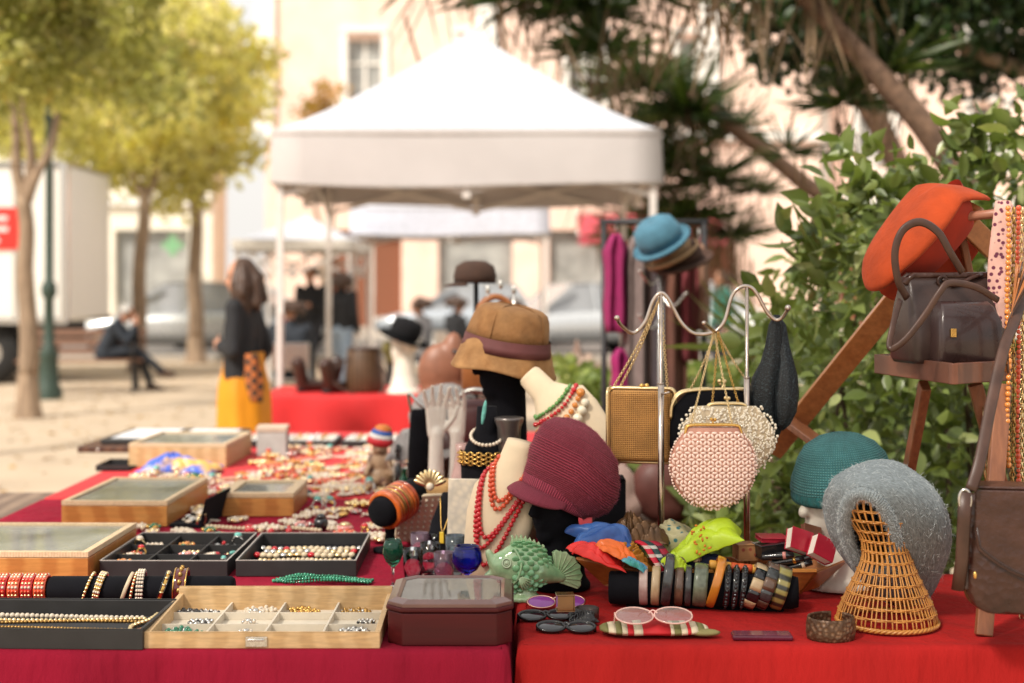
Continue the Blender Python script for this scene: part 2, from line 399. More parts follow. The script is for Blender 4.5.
# ---------------------------------------------------------------- camera, sky, sun
cam = bpy.data.cameras.new('camera'); co = bpy.data.objects.new('camera', cam); COL.objects.link(co)
co.location = (0, 0, CH); co.rotation_euler = (math.radians(90), 0, 0)
cam.lens = 50; cam.sensor_width = 36; cam.shift_y = -(341.5-HY)/1024
cam.clip_start = .05; cam.clip_end = 900
cam.dof.use_dof = True; cam.dof.focus_distance = 3.42; cam.dof.aperture_fstop = 1.95
scn.camera = co
SUN_EL, SUN_AZ = math.radians(47), math.radians(222)      # azimuth from +Y clockwise: light comes from the left, a little behind the viewer
sd = Vector((math.sin(SUN_AZ)*math.cos(SUN_EL), math.cos(SUN_AZ)*math.cos(SUN_EL), math.sin(SUN_EL)))
sl = bpy.data.lights.new('sun', 'SUN'); sl.energy = 5.3; sl.angle = math.radians(7); sl.color = (1, .925, .83)
so = bpy.data.objects.new('sun', sl); COL.objects.link(so); so.rotation_euler = sd.to_track_quat('Z', 'Y').to_euler(); so.location = sd*30
w = bpy.data.worlds.new('World'); scn.world = w; w.use_nodes = True
nt = w.node_tree; bg = nt.nodes['Background']
sk = nt.nodes.new('ShaderNodeTexSky'); sk.sky_type = 'NISHITA'; sk.sun_disc = False; sk.sun_elevation = SUN_EL; sk.sun_rotation = SUN_AZ
sk.dust_density = 6; sk.air_density = 1.2; sk.ozone_density = 1
mxn = nt.nodes.new('ShaderNodeMix'); mxn.data_type = 'RGBA'; mxn.inputs['Factor'].default_value = .72
nt.links.new(sk.outputs[0], mxn.inputs[6]); mxn.inputs[7].default_value = (9.6, 9.2, 8.7, 1)
nt.links.new(mxn.outputs[2], bg.inputs[0]); bg.inputs[1].default_value = .135
scn.view_settings.view_transform = 'Standard'; scn.view_settings.look = 'None'; scn.view_settings.exposure = 0
scn.cycles.use_denoising = True
try: scn.cycles.denoiser = 'OPENIMAGEDENOISE'
except Exception: pass
scn.cycles.max_bounces = 8; scn.cycles.transparent_max_bounces = 16; scn.cycles.caustics_reflective = False; scn.cycles.caustics_refractive = False
scn.cycles.sample_clamp_indirect = 6

# ---------------------------------------------------------------- ground, road
g = MB(); g.quad((-250, -40, 0), (250, -40, 0), (250, 420, 0), (-250, 420, 0))
tag(g.build('ground', pm('sandy_ground', (.50, .40, .29), .95, var=.1, vs=1.2, col2=(.42, .33, .235), pat='noise', ps=.7, bump=.4, bs=30)), kind='structure')
g = MB(); g.quad((-120, 27.2, .004), (120, 27.2, .004), (120, 36, .004), (-120, 36, .004))
tag(g.build('road', pm('asphalt', (.16, .15, .14), .9, var=.15, vs=4, bump=.3, bs=60)), kind='structure')
g = MB(); g.bb(-120, 120, 27.0, 27.2, 0, .12); g.bb(-120, 120, 36, 36.2, 0, .12)
tag(g.build('kerb', pm('kerb_stone', (.42, .38, .33), .85), bev=.02), kind='structure')
g = MB(); g.bb(-120, 120, 36.2, 43.9, 0, .11)
tag(g.build('pavement', pm('pavement_stone', (.42, .38, .32), .9, var=.1, vs=2)), kind='structure')

# ---------------------------------------------------------------- buildings across the street
salmon = pm('salmon_plaster', (.90, .65, .53), .9, var=.12, vs=1.2)
creamp = pm('cream_plaster', (.86, .79, .66), .9, var=.10, vs=1.0)
whitep = pm('white_plaster', (.88, .85, .78), .9, var=.06, vs=1.0)
stone = pm('white_stone_trim', (.88, .84, .77), .8, var=.06, vs=3)
wdark = pm('window_glass', (.34, .34, .32), .12, var=.3, vs=2, coat=.4)
roofm = pm('roof_tile', (.42, .17, .09), .8, var=.2, vs=5, bump=.5, bs=8, bt='bandy')
doorm = pm('shop_door_wood', (.22, .08, .04), .6)
def building(label, x0, x1, y, h, mat, floors, bay, ww=1.1, wh=1.9, d=12, shops=True, cornice=True, pil=True, g0=4.2, off=0.):
    r = thing('building', label, 'building', ((x0+x1)/2, y, 0), group='buildings across the street')
    w2 = (x1-x0)/2; fh = (h-g0)/floors; n = max(1, int((x1-x0)/bay)); b = (x1-x0)/n
    # wall with real openings: built as piers and spandrels
    m = MB(); cols = [q for q in (-w2+b*(i+.5)+off for i in range(n)) if q+1.4 < w2]
    def row(z0, z1, oz0, oz1, ow):
        xs = -w2
        m.bb(-w2, w2, 0, .45, z0, oz0); m.bb(-w2, w2, 0, .45, oz1, z1)
        for cx in cols+[None]:
            xe = w2 if cx is None else cx-ow/2
            m.bb(xs, xe, 0, .45, oz0, oz1)
            if cx is not None: xs = cx+ow/2
    row(0, g0, .02, 3.1, 2.3)
    for f in range(floors): z = g0+f*fh; row(z, z+fh, z+.9, z+.9+wh, ww)
    m.bb(-w2, w2, .9, d, 0, h)
    m.bb(-w2, -w2+.45, .45, .9, 0, h); m.bb(w2-.45, w2, .45, .9, 0, h)
    m.build('wall', mat, r)
    rf = MB(); rf.add([(-w2-.5, -.5, h+.02), (w2+.5, -.5, h+.02), (w2+.5, d, h+.02), (-w2-.5, d, h+.02), (-w2+2, d*.45, h+2.2), (w2-2, d*.45, h+2.2)], [(0, 1, 5, 4), (1, 2, 5), (2, 3, 4, 5), (3, 0, 4), (3, 2, 1, 0)])
    rf.build('roof', roofm, r)
    if cornice:
        c = MB(); c.bb(-w2-.4, w2+.4, -.5, -.003, h-.5, h); c.bb(-w2-.2, w2+.2, -.3, -.004, h-.9, h-.503); c.bb(-w2, w2, -.18, -.005, g0-.35, g0); c.build('cornice', stone, r)
    if pil:
        for i in range(n+1):
            if i % 2 == 0:
                q = MB(); xx = -w2+b*i; q.bb(xx-.3, xx+.3, -.16, -.006, g0+.003, h-.91); q.build('pilaster', stone, r)
    for f in range(floors):
        z = g0+f*fh+.9
        for cx in cols:
            q = MB(); q.m = 0
            t = .2
            q.bb(cx-ww/2-t, cx-ww/2+.02, -.1, .3, z-.1, z+wh+t); q.bb(cx+ww/2-.02, cx+ww/2+t, -.1, .3, z-.1, z+wh+t)
            q.bb(cx-ww/2-t, cx+ww/2+t, -.14, .28, z+wh+t, z+wh+t+.16); q.bb(cx-ww/2-t-.1, cx+ww/2+t+.1, -.2, .29, z-.22, z-.1)
            q.bb(cx-.04, cx+.04, .2, .26, z, z+wh); q.bb(cx-ww/2, cx+ww/2, .2, .261, z+wh*.6, z+wh*.6+.07)
            o = q.build('window', stone, r)
            p = MB(); p.bb(cx-ww/2, cx+ww/2, .27, .29, z-.1, z+wh+t); p.build('pane', wdark, o)
    if shops:
        for i, cx in enumerate(cols):
            q = MB(); q.bb(cx-1.15, cx+1.15, .3, .34, 0, 3.1); q.build('shop_window' if i % 3 else 'shop_door', wdark if i % 3 else doorm, r)
    return r
building('salmon plastered corner building with white window surrounds and pilasters, behind the white market canopies', GX(286, 48), 9.5, 44, 19, salmon, 3, 3.1, g0=6.2, off=1.35)
building('salmon building with white pilasters seen through the hanging palm leaves', 9.7, 31, 45, 22, pm('peach_plaster', (.90, .63, .51), .9, var=.12, vs=1.2), 5, 3.4)
building('pale cream building with white window surrounds behind the park trees', -20.5, GX(228, 48)+0.3, 44, 12.6, creamp, 3, 2.9, d=2.2)
building('white plastered building at the far left behind the truck', -40, -20.8, 45, 13.5, whitep, 3, 3.2)
# shop awning, banners of shops
aw = thing('shop_awning', 'faded red awning over a shopfront of the salmon building', 'awning', (4.2, 43.9, 2.9))
m = MB(); m.quad((-2.2, 0, .7), (2.2, 0, .7), (2.2, -1.5, 0), (-2.2, -1.5, 0)); m.quad((-2.2, -1.5, 0), (2.2, -1.5, 0), (2.2, -1.5, -.3), (-2.2, -1.5, -.3)); m.build('cloth', pm('awning_cloth', (.42, .06, .08), .8), aw)
m = MB(); m.tube([(-2.2, 0, .65), (-2.2, -1.5, -.02)], .03); m.tube([(2.2, 0, .65), (2.2, -1.5, -.02)], .03); m.build('frame', M['silver'], aw)
# pharmacy cross
pc = thing('pharmacy_sign', 'green cross sign of a pharmacy on the cream building', 'sign', (GX(168, 42), 42.6, GZ(245, 42)))
m = MB(); m.bb(-.3, .3, -.08, .08, -.1, .1); m.bb(-.1, .1, -.081, .081, -.3, -.1001); m.bb(-.1, .1, -.081, .081, .1001, .3); m.build('cross', pm('green_sign_light', (.20, .42, .22), .5, emit=.05), pc)
m = MB(); m.bb(-.05, .05, .081, 1.4, -.05, .05); m.build('bracket', M['iron'], pc)

# ---------------------------------------------------------------- park trees with yellowing crowns
bark = pm('grey_brown_bark', (.24, .165, .11), .9, var=.3, vs=6, col2=(.34, .25, .17), pat='noise', ps=5, stretch=(3, 3, .6), bump=.8, bs=40)
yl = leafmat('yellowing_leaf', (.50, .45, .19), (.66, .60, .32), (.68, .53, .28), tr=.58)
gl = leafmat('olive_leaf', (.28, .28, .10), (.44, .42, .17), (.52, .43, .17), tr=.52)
def limb(m, a, b, r0, r1, wob=.15, n=7):
    a = Vector(a); b = Vector(b); L = (b-a).length
    p = [a.lerp(b, t/5)+Vector((random.uniform(-1, 1), random.uniform(-1, 1), 0))*wob*L*.05*(0 if t in (0,) else 1) for t in range(6)]
    q = bez(p, 3); m.tube(q, [r0+(r1-r0)*i/(len(q)-1) for i in range(len(q))], n); return b
def tree(label, x, y, th, tr, cl, n, ls, lm, seed, limbs, group='trees along the park path'):
    r = thing('park_tree', label, 'tree', (x, y, 0), group=group)
    random.seed(seed); m = MB(); m.smooth = True
    m.lathe([(tr*1.7, -.05), (tr*1.25, .12), (tr, .5)], 10); limb(m, (0, 0, .45), (limbs[0][0], limbs[0][1], th), tr, tr*.72, .25, 10)
    top = Vector((limbs[0][0], limbs[0][1], th-.1))
    for (lx, ly, lz, k) in limbs[1:]: limb(m, top, (lx, ly, lz), tr*k, tr*.15, .5)
    m.build('trunk', bark, r)
    pos, d = cloudpts(cl, n, seed, .25); leaves('crown', pos, ls, lm, r, dirs=d*.6, droop=.35, seed=seed); return r
def puffs(c, R, k, s, rs):
    rg = np.random.default_rng(rs); out = []
    for i in range(k):
        d = rg.normal(size=3); d /= np.linalg.norm(d); q = rg.uniform(.35, .85)
        rr = rg.uniform(.7, 1.25)*s; out.append((np.array(c)+d*np.array(R)*q, np.array((rr, rr, rr*.75))))
    return out
# left tree, forked low, trunk at px 25
Y = 16.; tree('slender park tree with low forked trunk beside the green lamp post, nearest of the row', GX(28, Y), Y, 2.5, .11,
     puffs((.2, .3, 4.5), (2.2, 2.0, 1.8), 26, .52, 11), 6500, .12, gl, 11, [(-.03, 0), (.5, .1, 4.0, .6), (-.4, .3, 4.4, .7), (.1, -.2, 5, .6)])
Y = 26.5; tree('park tree with bright yellow green crown and straight trunk behind the standing woman', GX(196, Y), Y, 3.0, .15,
     puffs((-.35, 0, 4.9), (2.5, 2.2, 2.2), 40, .66, 12), 8200, .175, yl, 12, [(0, 0), (.9, 0, 5.2, .55), (-1.0, .3, 5, .6), (.1, .1, 6.4, .6)])
Y = 24.; tree('park tree with thin leaning trunk and yellowing crown behind the seated man', GX(137, Y), Y, 3.0, .13,
     puffs((-.5, 0, 5.0), (2.8, 2.2, 2.4), 40, .64, 13), 7600, .165, yl, 13, [(.14, 0), (.9, 0, 5.2, .5), (-.9, .3, 5, .6), (.1, .1, 6.4, .6)])
Y = 11.5; tree('darker olive tree whose crown hangs into the top left corner', GX(-190, Y), Y, 2.6, .14,
     puffs((1.1, .2, 3.9), (1.75, 1.5, 1.0), 22, .42, 14), 7000, .095, gl, 14, [(0, 0), (1.6, 0, 3.6, .5), (-.9, .3, 4.4, .6), (.6, .1, 4.6, .6)])
Y = 34.; tree('far yellow tree in front of the pale buildings', GX(60, Y), Y, 3.0, .16,
     puffs((-.3, 0, 6.0), (3.6, 2.4, 2.6), 34, .85, 15), 9000, .2, yl, 15, [(.1, 0), (.9, 0, 5.2, .5), (-.9, .3, 5, .6)])
Y = 38.; tree('small autumn tree beside the salmon building cornice', GX(322, Y), Y, 2.6, .12,
     puffs((0, 0, 5.3), (1.2, 1.0, 1.9), 14, .6, 16), 2600, .17, leafmat('rust_leaf', (.34, .20, .05), (.42, .25, .08), (.30, .28, .05), tr=.4), 16, [(.1, 0), (.7, 0, 4.8, .5), (-.6, .3, 5, .6)])

tree('added park tree, unseen behind the viewer on the left, to shade the front tables', -3.0, -.6, 3.0, .15,  # added out of view to throw shade over the front tables
     puffs((.6, 2.0, 4.9), (2.3, 2.3, .9), 40, .55, 17), 2700, .13, gl, 17, [(.1, .2), (.9, 1.8, 4.8, .6), (-.6, 1.4, 4.9, .6), (.4, .6, 5.4, .6)])
# ---------------------------------------------------------------- lamp post
r = thing('lamp_post', 'dark green cast iron lamp post between the leftmost tree and the bench', 'lamp post', (GX(49, 18.5), 18.5, 0))
lg = pm('green_cast_iron', (.035, .06, .045), .5, var=.2)
m = MB(); m.lathe([(.17, 0), (.17, .12), (.13, .2), (.11, .55), (.13, .6), (.075, .68), (.06, 1.3), (.1, 1.36), (.1, 1.48), (.055, 1.55), (.042, 3.6), (.07, 3.66), (.04, 3.7), (.03, 4.0)], 14); m.build('pole', lg, r)
m = MB(); m.lathe([(.12, 4.0), (.2, 4.45), (.2, 4.47)], 6, smooth=False); m.build('lantern', M['white'], r)
m = MB(); m.lathe([(.25, 4.47), (.12, 4.65), (.02, 4.75)], 6, cap=(True, True)); m.build('cap', lg, r)

# ---------------------------------------------------------------- truck
r = thing('box_truck', 'white box truck with a red sign on its side parked at the far left', 'truck', (-6.9, 21.0, 0))
x0, x1 = -4.6, 1.0-.05
x1 = GX(66, 21)+6.9
m = MB(); m.bb(x0, x1, 0, 2.3, .95, 3.25); m.build('body', pm('white_truck_panel', (.78, .76, .70), .5, var=.04), r, bev=.04)
m = MB()
for k in (0, 2.2): m.bb(x0-.02, x1+.02, k-.04 if k == 0 else k+.06, k+.05 if k == 0 else k+.15, .9, .99)
[m.bb(xx, xx+.025, -.018, -.004, 1.0, 3.2) for xx in np.arange(x0+.3, x1-.2, .55)]; m.bb(x1-.07, x1+.03, -.05, .06, .95, 3.28); m.bb(x0, x1, -.045, 2.34, 3.25, 3.3); m.build('trim', M['silver'], r)
m = MB(); m.bb(x0-1.6, x1-.3, .3, 2.0, .55, .9); m.build('chassis', M['iron'], r)
m = MB(); m.poly([(x0-2.0, .5), (x0-.08, .5), (x0-.08, 2.5), (x0-1.2, 2.5), (x0-1.9, 1.5)], .05, 2.25, Matrix(((1, 0, 0, 0), (0, 0, 1, 0), (0, 1, 0, 0), (0, 0, 0, 1)))); m.build('cab', M['white'], r, bev=.05)
for wx in (x0-1.2, x1-1.2):
    for wy in (.15, 1.9):
        m = MB(); m.lathe([(.2, -.13), (.43, -.13), (.46, -.08), (.46, .08), (.43, .13), (.2, .13)], 24, (wx, wy+.1, .46), (0, 1, 0)); o = m.build('wheel', M['rubber'], r)
        m = MB(); m.lathe([(.01, -.1), (.2, -.12), (.24, -.12)], 18, (wx, wy+.1, .46), (0, 1, 0)); m.build('rim', M['silver'], o)
for i in range(2):
    m = MB(); m.bb(x0+.2, x1-1.8, .02, .06, .42+.26*i, .56+.26*i); m.build('side_guard', M['white'], r)
sx = GX(4, 21)+6.9
m = MB(); m.bb(sx-1.1, sx+.24, -.03, -.003, 2.0, 2.62); sg = m.build('sign_panel', pm('red_sign', (.62, .03, .02), .5), r)
m = MB()
for j, (zz, wds) in enumerate(((2.46, (.16, .1, .2, .13, .18)), (2.30, (.3, .12, .22, .2)), (2.13, (.12, .25, .14, .2)))):
    xx = sx-.95
    for q in wds: m.bb(xx, xx+q, -.036, -.031, zz-.035, zz+.035); xx += q+.06
m.build('lettering', M['white'], sg)

# ---------------------------------------------------------------- park bench
def bench(label, x, y, rz):
    r = thing('park_bench', label, 'bench', (x, y, 0), rz)
    wd = pm('bench_slats', (.20, .10, .06), .6, var=.2)
    m = MB()
    for k in range(5): m.bb(-.85, .85, -.42+.085*k, -.35+.085*k, .42, .45)
    m.build('seat', wd, r, bev=.006)
    m = MB()
    for k in range(3): m.box((0, .06+.03*k, .55+.13*k), (1.7, .025, .09), Euler((-.2, 0, 0)))
    m.build('backrest', wd, r, bev=.006)
    for sx in (-.72, .72):
        m = MB(); m.smooth = True
        m.tube(bez([(sx, -.45, 0), (sx, -.33, .12), (sx, -.40, .3), (sx, -.42, .41)]), .028); m.tube(bez([(sx, .22, 0), (sx, .05, .15), (sx, 0, .4), (sx, .13, .86)]), .028)
        m.tube([(sx, -.42, .4), (sx, .02, .4)], .025); m.torus((sx, -.2, .25), .11, .018, (1, 0, 0), 16, 6); m.torus((sx, -.06, .14), .07, .015, (1, 0, 0), 14, 6); m.torus((sx, -.34, .16), .06, .015, (1, 0, 0), 14, 6)
        m.tube(bez([(sx, -.42, .41), (sx, -.48, .55), (sx, -.38, .64), (sx, .04, .66)]), .02)
        m.build('leg', M['iron'], r)
    return r
bench('park bench with scrolled black iron ends under the seated man', GX(86, 20), 19.9, math.radians(8))

# ---------------------------------------------------------------- cars
def car(label, x, y, rz, paint, L=4.2, H=1.45, est=False):
    r = thing('car', label, 'car', (x, y, 0), rz, 'cars parked along the street')
    W = .86; rows = []
    # cross sections along the length: (x, sill, shoulder, half width)
    sec = [(-L/2, .45, .62, .62), (-L/2+.08, .28, .82, .78), (-L*.36, .22, .92, W), (-L*.15, .22, .94, W), (L*.05, .22, .92, W), (L*.25, .22, .88, W), (L*.38, .24, .80, W-.02), (L/2-.12, .3, .68, .76), (L/2, .42, .56, .6)]
    m = MB()
    rings = []
    for (xx, s0, s1, ww) in sec:
        rings.append([(xx, -ww, s0), (xx, ww, s0), (xx, ww+.03, (s0+s1)/2), (xx, ww, s1-.05), (xx, ww-.12, s1), (xx, -ww+.12, s1), (xx, -ww, s1-.05), (xx, -ww-.03, (s0+s1)/2)])
    m.loft(rings, smooth=True); m.build('body', paint, r, sub=1)
    g_ = MB(); k = -.42 if est else -.30
    cab = [(L*k-.15, .86, .72, .0), (L*k+.25, H-.04, .60, 1), (0, H, .62, 1), (L*.08, H-.03, .60, 1), (L*.27, .86, .70, 0)]
    g_.loft([[(xx, -ww, .84), (xx, ww, .84), (xx, ww-(zz-.84)*.28, zz), (xx, -ww+(zz-.84)*.28, zz)] for xx, zz, ww, q in cab], smooth=False); g_.build('windows', pm('car_glass', (.30, .31, .32), .08, coat=.5), r, bev=.04)
    m = MB(); m.loft([[(xx, -ww*.76, zz+.004), (xx, ww*.76, zz+.004), (xx, ww*.76, zz+.03), (xx, -ww*.76, zz+.03)] for xx, zz, ww, q in cab[1:4]], smooth=False)
    for s in (-1, 1):
        for (a, b) in ((0, 1), (3, 4)):
            A = cab[a]; B = cab[b]; m.bar((A[0], s*(A[2]-.02), A[1]), (B[0], s*(B[2]-(B[1]-.84)*.28), B[1]), .06, .05)
        m.bar((-.05*L, s*.72, .86), (-.05*L, s*.45, H), .05, .05)
    m.build('roof', paint, r)
    for sx in (-L*.31, L*.32):
        for s in (-1, 1):
            m = MB(); m.lathe([(.18, -.1), (.29, -.1), (.32, -.06), (.32, .06), (.29, .1), (.18, .1)], 22, (sx, s*(W-.06), .32), (0, 1, 0)); o = m.build('wheel', M['rubber'], r)
            m = MB(); m.lathe([(.01, .06), (.12, .1), (.2, .105)], 16, (sx, s*(W-.06), .32), (0, s, 0)); m.build('rim', M['silver'], o)
    for s in (-1, 1):
        m = MB(); m.ball((L/2-.1, s*.58, .63), (.09, .16, .08)); m.build('headlight', M['silver'], r)
        m = MB(); m.ball((-L/2+.06, s*.62, .72), (.06, .12, .09)); m.build('tail_light', pm('tail_light_red', (.5, .01, .01), .2), r)
    return r
cw = pm('car_paint_silver', (.55, .57, .58), .25, .3, var=.02, coat=.8); cb = pm('car_paint_blue_grey', (.42, .46, .50), .25, .3, var=.02, coat=.8)
cx_ = pm('car_paint_white', (.75, .75, .72), .3, var=.02, coat=.8)
car('silver grey car parked behind the seated man, its wheel toward the viewer', GX(185, 28.8), 28.8, PI, cw, 4.4, 1.5, True)
car('white car beyond the tree trunk behind the standing woman', GX(250, 32.5), 32.5, 0, cx_, 4.2, 1.45)
car('silver car parked behind the blurred clothes rail', GX(575, 29.5), 29.5, math.radians(200), cw, 4.1, 1.48, True)
car('blue grey car parked far behind the suede bucket hat', GX(470, 33), 33, PI, cb, 4.4, 1.45)
car('white car parked at the far right behind the chrome bag rack', GX(700, 30), 30, 0, cx_, 4.3, 1.5)

# fallen leaves on the sandy ground
n_ = 2600; fx = RNG.uniform(-14, 6, n_); fy = RNG.uniform(8, 30, n_); k_ = RNG.integers(0, 5, n_); cxs = np.array([-5.4, -5.9, -6.3, -9, -1.])[k_]; fx = np.where(RNG.uniform(0, 1, n_) < .55, cxs+RNG.normal(0, 1.6, n_), fx)
lv = leaves('fallen_leaves', np.stack([fx, fy, np.full(n_, .012)], 1), .085, leafmat('fallen_leaf', (.30, .17, .05), (.42, .27, .09), (.22, .11, .04), tr=.05), None, dirs=None, spread=1, droop=0, seed=51)
for v_ in lv.data.vertices: v_.co.z = .006+.25*abs(v_.co.z-.012)
tag(lv, 'yellow and brown fallen leaves scattered over the sandy ground', 'fallen leaves', kind='stuff')
# ---------------------------------------------------------------- market canopies
tentw = pm('white_tent_fabric', (.52, .535, .575), .8, var=.05, vs=2, bump=.6, bs=5)
tpole = pm('white_tent_pole', (.66, .62, .58), .4, var=.05)
def tent(label, x0, x1, y0, y1, eave, peak, val=.36, leg_z=0., group='white market canopies', vm=None):
    r = thing('market_tent', label, 'tent', ((x0+x1)/2, (y0+y1)/2, 0), group=group)
    a, b = (x1-x0)/2, (y1-y0)/2; n = 12; m = MB(); rings = []
    for k in range(9):
        t = k/8; z = eave+(peak-eave)*(t**1.18); s = (1-t)
        ring = []
        cs = [(-a, -b), (a, -b), (a, b), (-a, b)]
        for i in range(4):
            p, q = cs[i], cs[(i+1) % 4]
            for j in range(n):
                u = j/n; sag = .10*math.sin(PI*u)*(1-t)*t*2.5 + .03*math.sin(PI*u)*(t == 0)*0
                ring.append(((p[0]+(q[0]-p[0])*u)*max(s, .012), (p[1]+(q[1]-p[1])*u)*max(s, .012), z-sag))
        rings.append(ring)
    m.loft(rings, (False, True), smooth=False); m.build('canopy', tentw, r)
    m = MB(); ring0 = rings[0]; top = [(x*1.004, y*1.004, z+.01) for x, y, z in ring0]
    low = []
    for i, (x, y, z) in enumerate(ring0):
        u = (i % n)/n; low.append((x*1.008+.01*math.sin(i*1.7), y*1.008, z-val-(.012*math.sin(u*PI*2)+.03*math.sin(u*PI))))
    mid = [((p[0]+q[0])/2*1.002, (p[1]+q[1])/2*1.002-.008*math.sin(i*.9), (p[2]+q[2])/2) for i, (p, q) in enumerate(zip(top, low))]
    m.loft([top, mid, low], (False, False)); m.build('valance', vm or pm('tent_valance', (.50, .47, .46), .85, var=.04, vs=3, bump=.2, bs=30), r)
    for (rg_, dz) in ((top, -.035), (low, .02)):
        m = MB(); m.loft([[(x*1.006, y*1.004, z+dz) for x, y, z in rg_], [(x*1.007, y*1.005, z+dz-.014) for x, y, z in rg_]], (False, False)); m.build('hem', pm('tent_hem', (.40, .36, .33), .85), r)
    for sx in (-1, 1):
        for sy in (-1, 1):
            m = MB(); m.bb(sx*(a-.05)-.025, sx*(a-.05)+.025, sy*(b-.05)-.025, sy*(b-.05)+.025, leg_z+.01, eave-.02)
            m.bb(sx*(a-.05)-.018, sx*(a-.05)+.018, sy*(b-.05)-.055, sy*(b-.05)-.026, .5, 1.3)
            o = m.build('leg', tpole, r)
            m = MB(); m.bb(sx*(a-.05)-.07, sx*(a-.05)+.07, sy*(b-.05)-.07, sy*(b-.05)+.07, 0, .012); m.build('foot', tpole, o)
    for (p, q) in (((-a, -b), (a, -b)), ((a, -b), (a, b)), ((a, b), (-a, b)), ((-a, b), (-a, -b))):
        m = MB(); P0 = Vector((p[0]*.97, p[1]*.97, 0)); Q0 = Vector((q[0]*.97, q[1]*.97, 0))
        for k in range(2):
            A = P0.lerp(Q0, k/2); B = P0.lerp(Q0, (k+1)/2); z0, z1 = eave-.12, eave-.50
            m.bar(A+Vector((0, 0, z0 if k == 0 else z1+.02)), B+Vector((0, 0, z1+.02 if k == 0 else z0)), .018, .035)
            m.bar(A+Vector((0, .02, z1 if k == 0 else z0)), B+Vector((0, .02, z0 if k == 0 else z1)), .018, .035)
        mid = P0.lerp(Q0, .5); m.bb(mid.x-.03, mid.x+.03, mid.y-.035, mid.y+.035, eave-.52, eave-.34); m.build('truss', tpole, r)
    m = MB(); m.tube([(0, 0, eave-.35), (0, 0, peak-.03)], .02); m.build('king_post', tpole, r)
    return r
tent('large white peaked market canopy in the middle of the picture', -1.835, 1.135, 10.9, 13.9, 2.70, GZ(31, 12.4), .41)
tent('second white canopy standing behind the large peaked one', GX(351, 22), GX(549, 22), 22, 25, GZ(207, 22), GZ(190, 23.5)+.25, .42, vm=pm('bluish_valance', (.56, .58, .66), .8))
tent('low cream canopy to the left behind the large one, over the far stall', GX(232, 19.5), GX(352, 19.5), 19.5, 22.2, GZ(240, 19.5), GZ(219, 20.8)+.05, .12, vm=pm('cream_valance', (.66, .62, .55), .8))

# ---------------------------------------------------------------- red stall under the canopy
def cloth_table(name, label, x0, x1, y0, y1, mat, z=TZ, drop=.72, seed=1, group=None, sag=.004):
    r = thing(name, label, 'table', ((x0+x1)/2, (y0+y1)/2, 0), group=group)
    a, b = (x1-x0)/2, (y1-y0)/2
    m = MB(); m.bb(-a+.02, a-.02, -b+.02, b-.02, z-.034, z-.009); m.build('tabletop', M['wood_d'], r)
    for sx in (-1, 1):
        for sy in (-1, 1):
            m = MB(); m.tube([(sx*(a-.08), sy*(b-.08), 0), (sx*(a-.08), sy*(b-.08), z-.034)], .016); m.build('leg', M['iron'], r)
    # draped cloth: a rounded-edge sheet with folds in the hanging part
    rg = random.Random(seed); m = MB(); rings = []; per = []
    N = 60
    def rim(off, zz, amp):
        out = []
        for i in range(4):
            c = [(-a, -b), (a, -b), (a, b), (-a, b)]; p, q = c[i], c[(i+1) % 4]; L = math.hypot(q[0]-p[0], q[1]-p[1]); nx, ny = [(0, -1), (1, 0), (0, 1), (-1, 0)][i]
            for j in range(N):
                u = j/N; s = u*L+i*3.1; f = amp*(.5*math.sin(s*9+seed)+.35*math.sin(s*21+2*seed)+.3*math.sin(s*4.3))*math.sin(PI*min(1, u*12+.08, (1-u)*12+.08)/2)
                e = off+f
                cx = 1 if j == 0 else 0
                px_, py_ = p[0]+(q[0]-p[0])*u, p[1]+(q[1]-p[1])*u
                pnx, pny = [(0, -1), (1, 0), (0, 1), (-1, 0)][(i-1) % 4]
                if cx: out.append((px_+(nx+pnx)*off*.8, py_+(ny+pny)*off*.8, zz))
                else: out.append((px_+nx*e, py_+ny*e, zz))
        return out
    for off, zz, amp in ((-.012, z, 0), (-.003, z-.0015, .0), (.004, z-.010, .002), (.008, z-.03, .005), (.014, z-.1, .013), (.020, z-drop*.4, .024), (.022, z-drop*.75, .026), (.025, z-drop, .03)):
        rings.append(rim(off, zz, amp))
    m.loft(rings, (False, False)); 
    # gently uneven top
    nx_, ny_ = 40, 30; v = []; f = []
    for jy in range(ny_+1):
        for ix in range(nx_+1):
            u, w_ = ix/nx_, jy/ny_; xx, yy = -a+.012+(2*a-.024)*u, -b+.012+(2*b-.024)*w_
            edge = min(u, 1-u, w_, 1-w_)*10; v.append((xx, yy, z-sag*.5*min(1, edge)*(1+math.sin(xx*13+seed)*math.sin(yy*11)) ))
    for jy in range(ny_):
        for ix in range(nx_): k = jy*(nx_+1)+ix; f.append((k, k+1, k+nx_+2, k+nx_+1))
    m.add(v, f, smooth=True)
    o = m.build('tablecloth', mat, None, loc=r.location.copy()); return r, o
t_, c_ = cloth_table('stall_table', 'folding table of the far stall hidden under red cloth', GX(262, 9.95), GX(425, 9.95), 9.9, 10.75, pm('far_red_cloth', (.55, .018, .02), .7, var=.1, vs=5), seed=3)
tag(c_, 'bright red tablecloth hanging over the far stall below the white canopy', 'tablecloth')
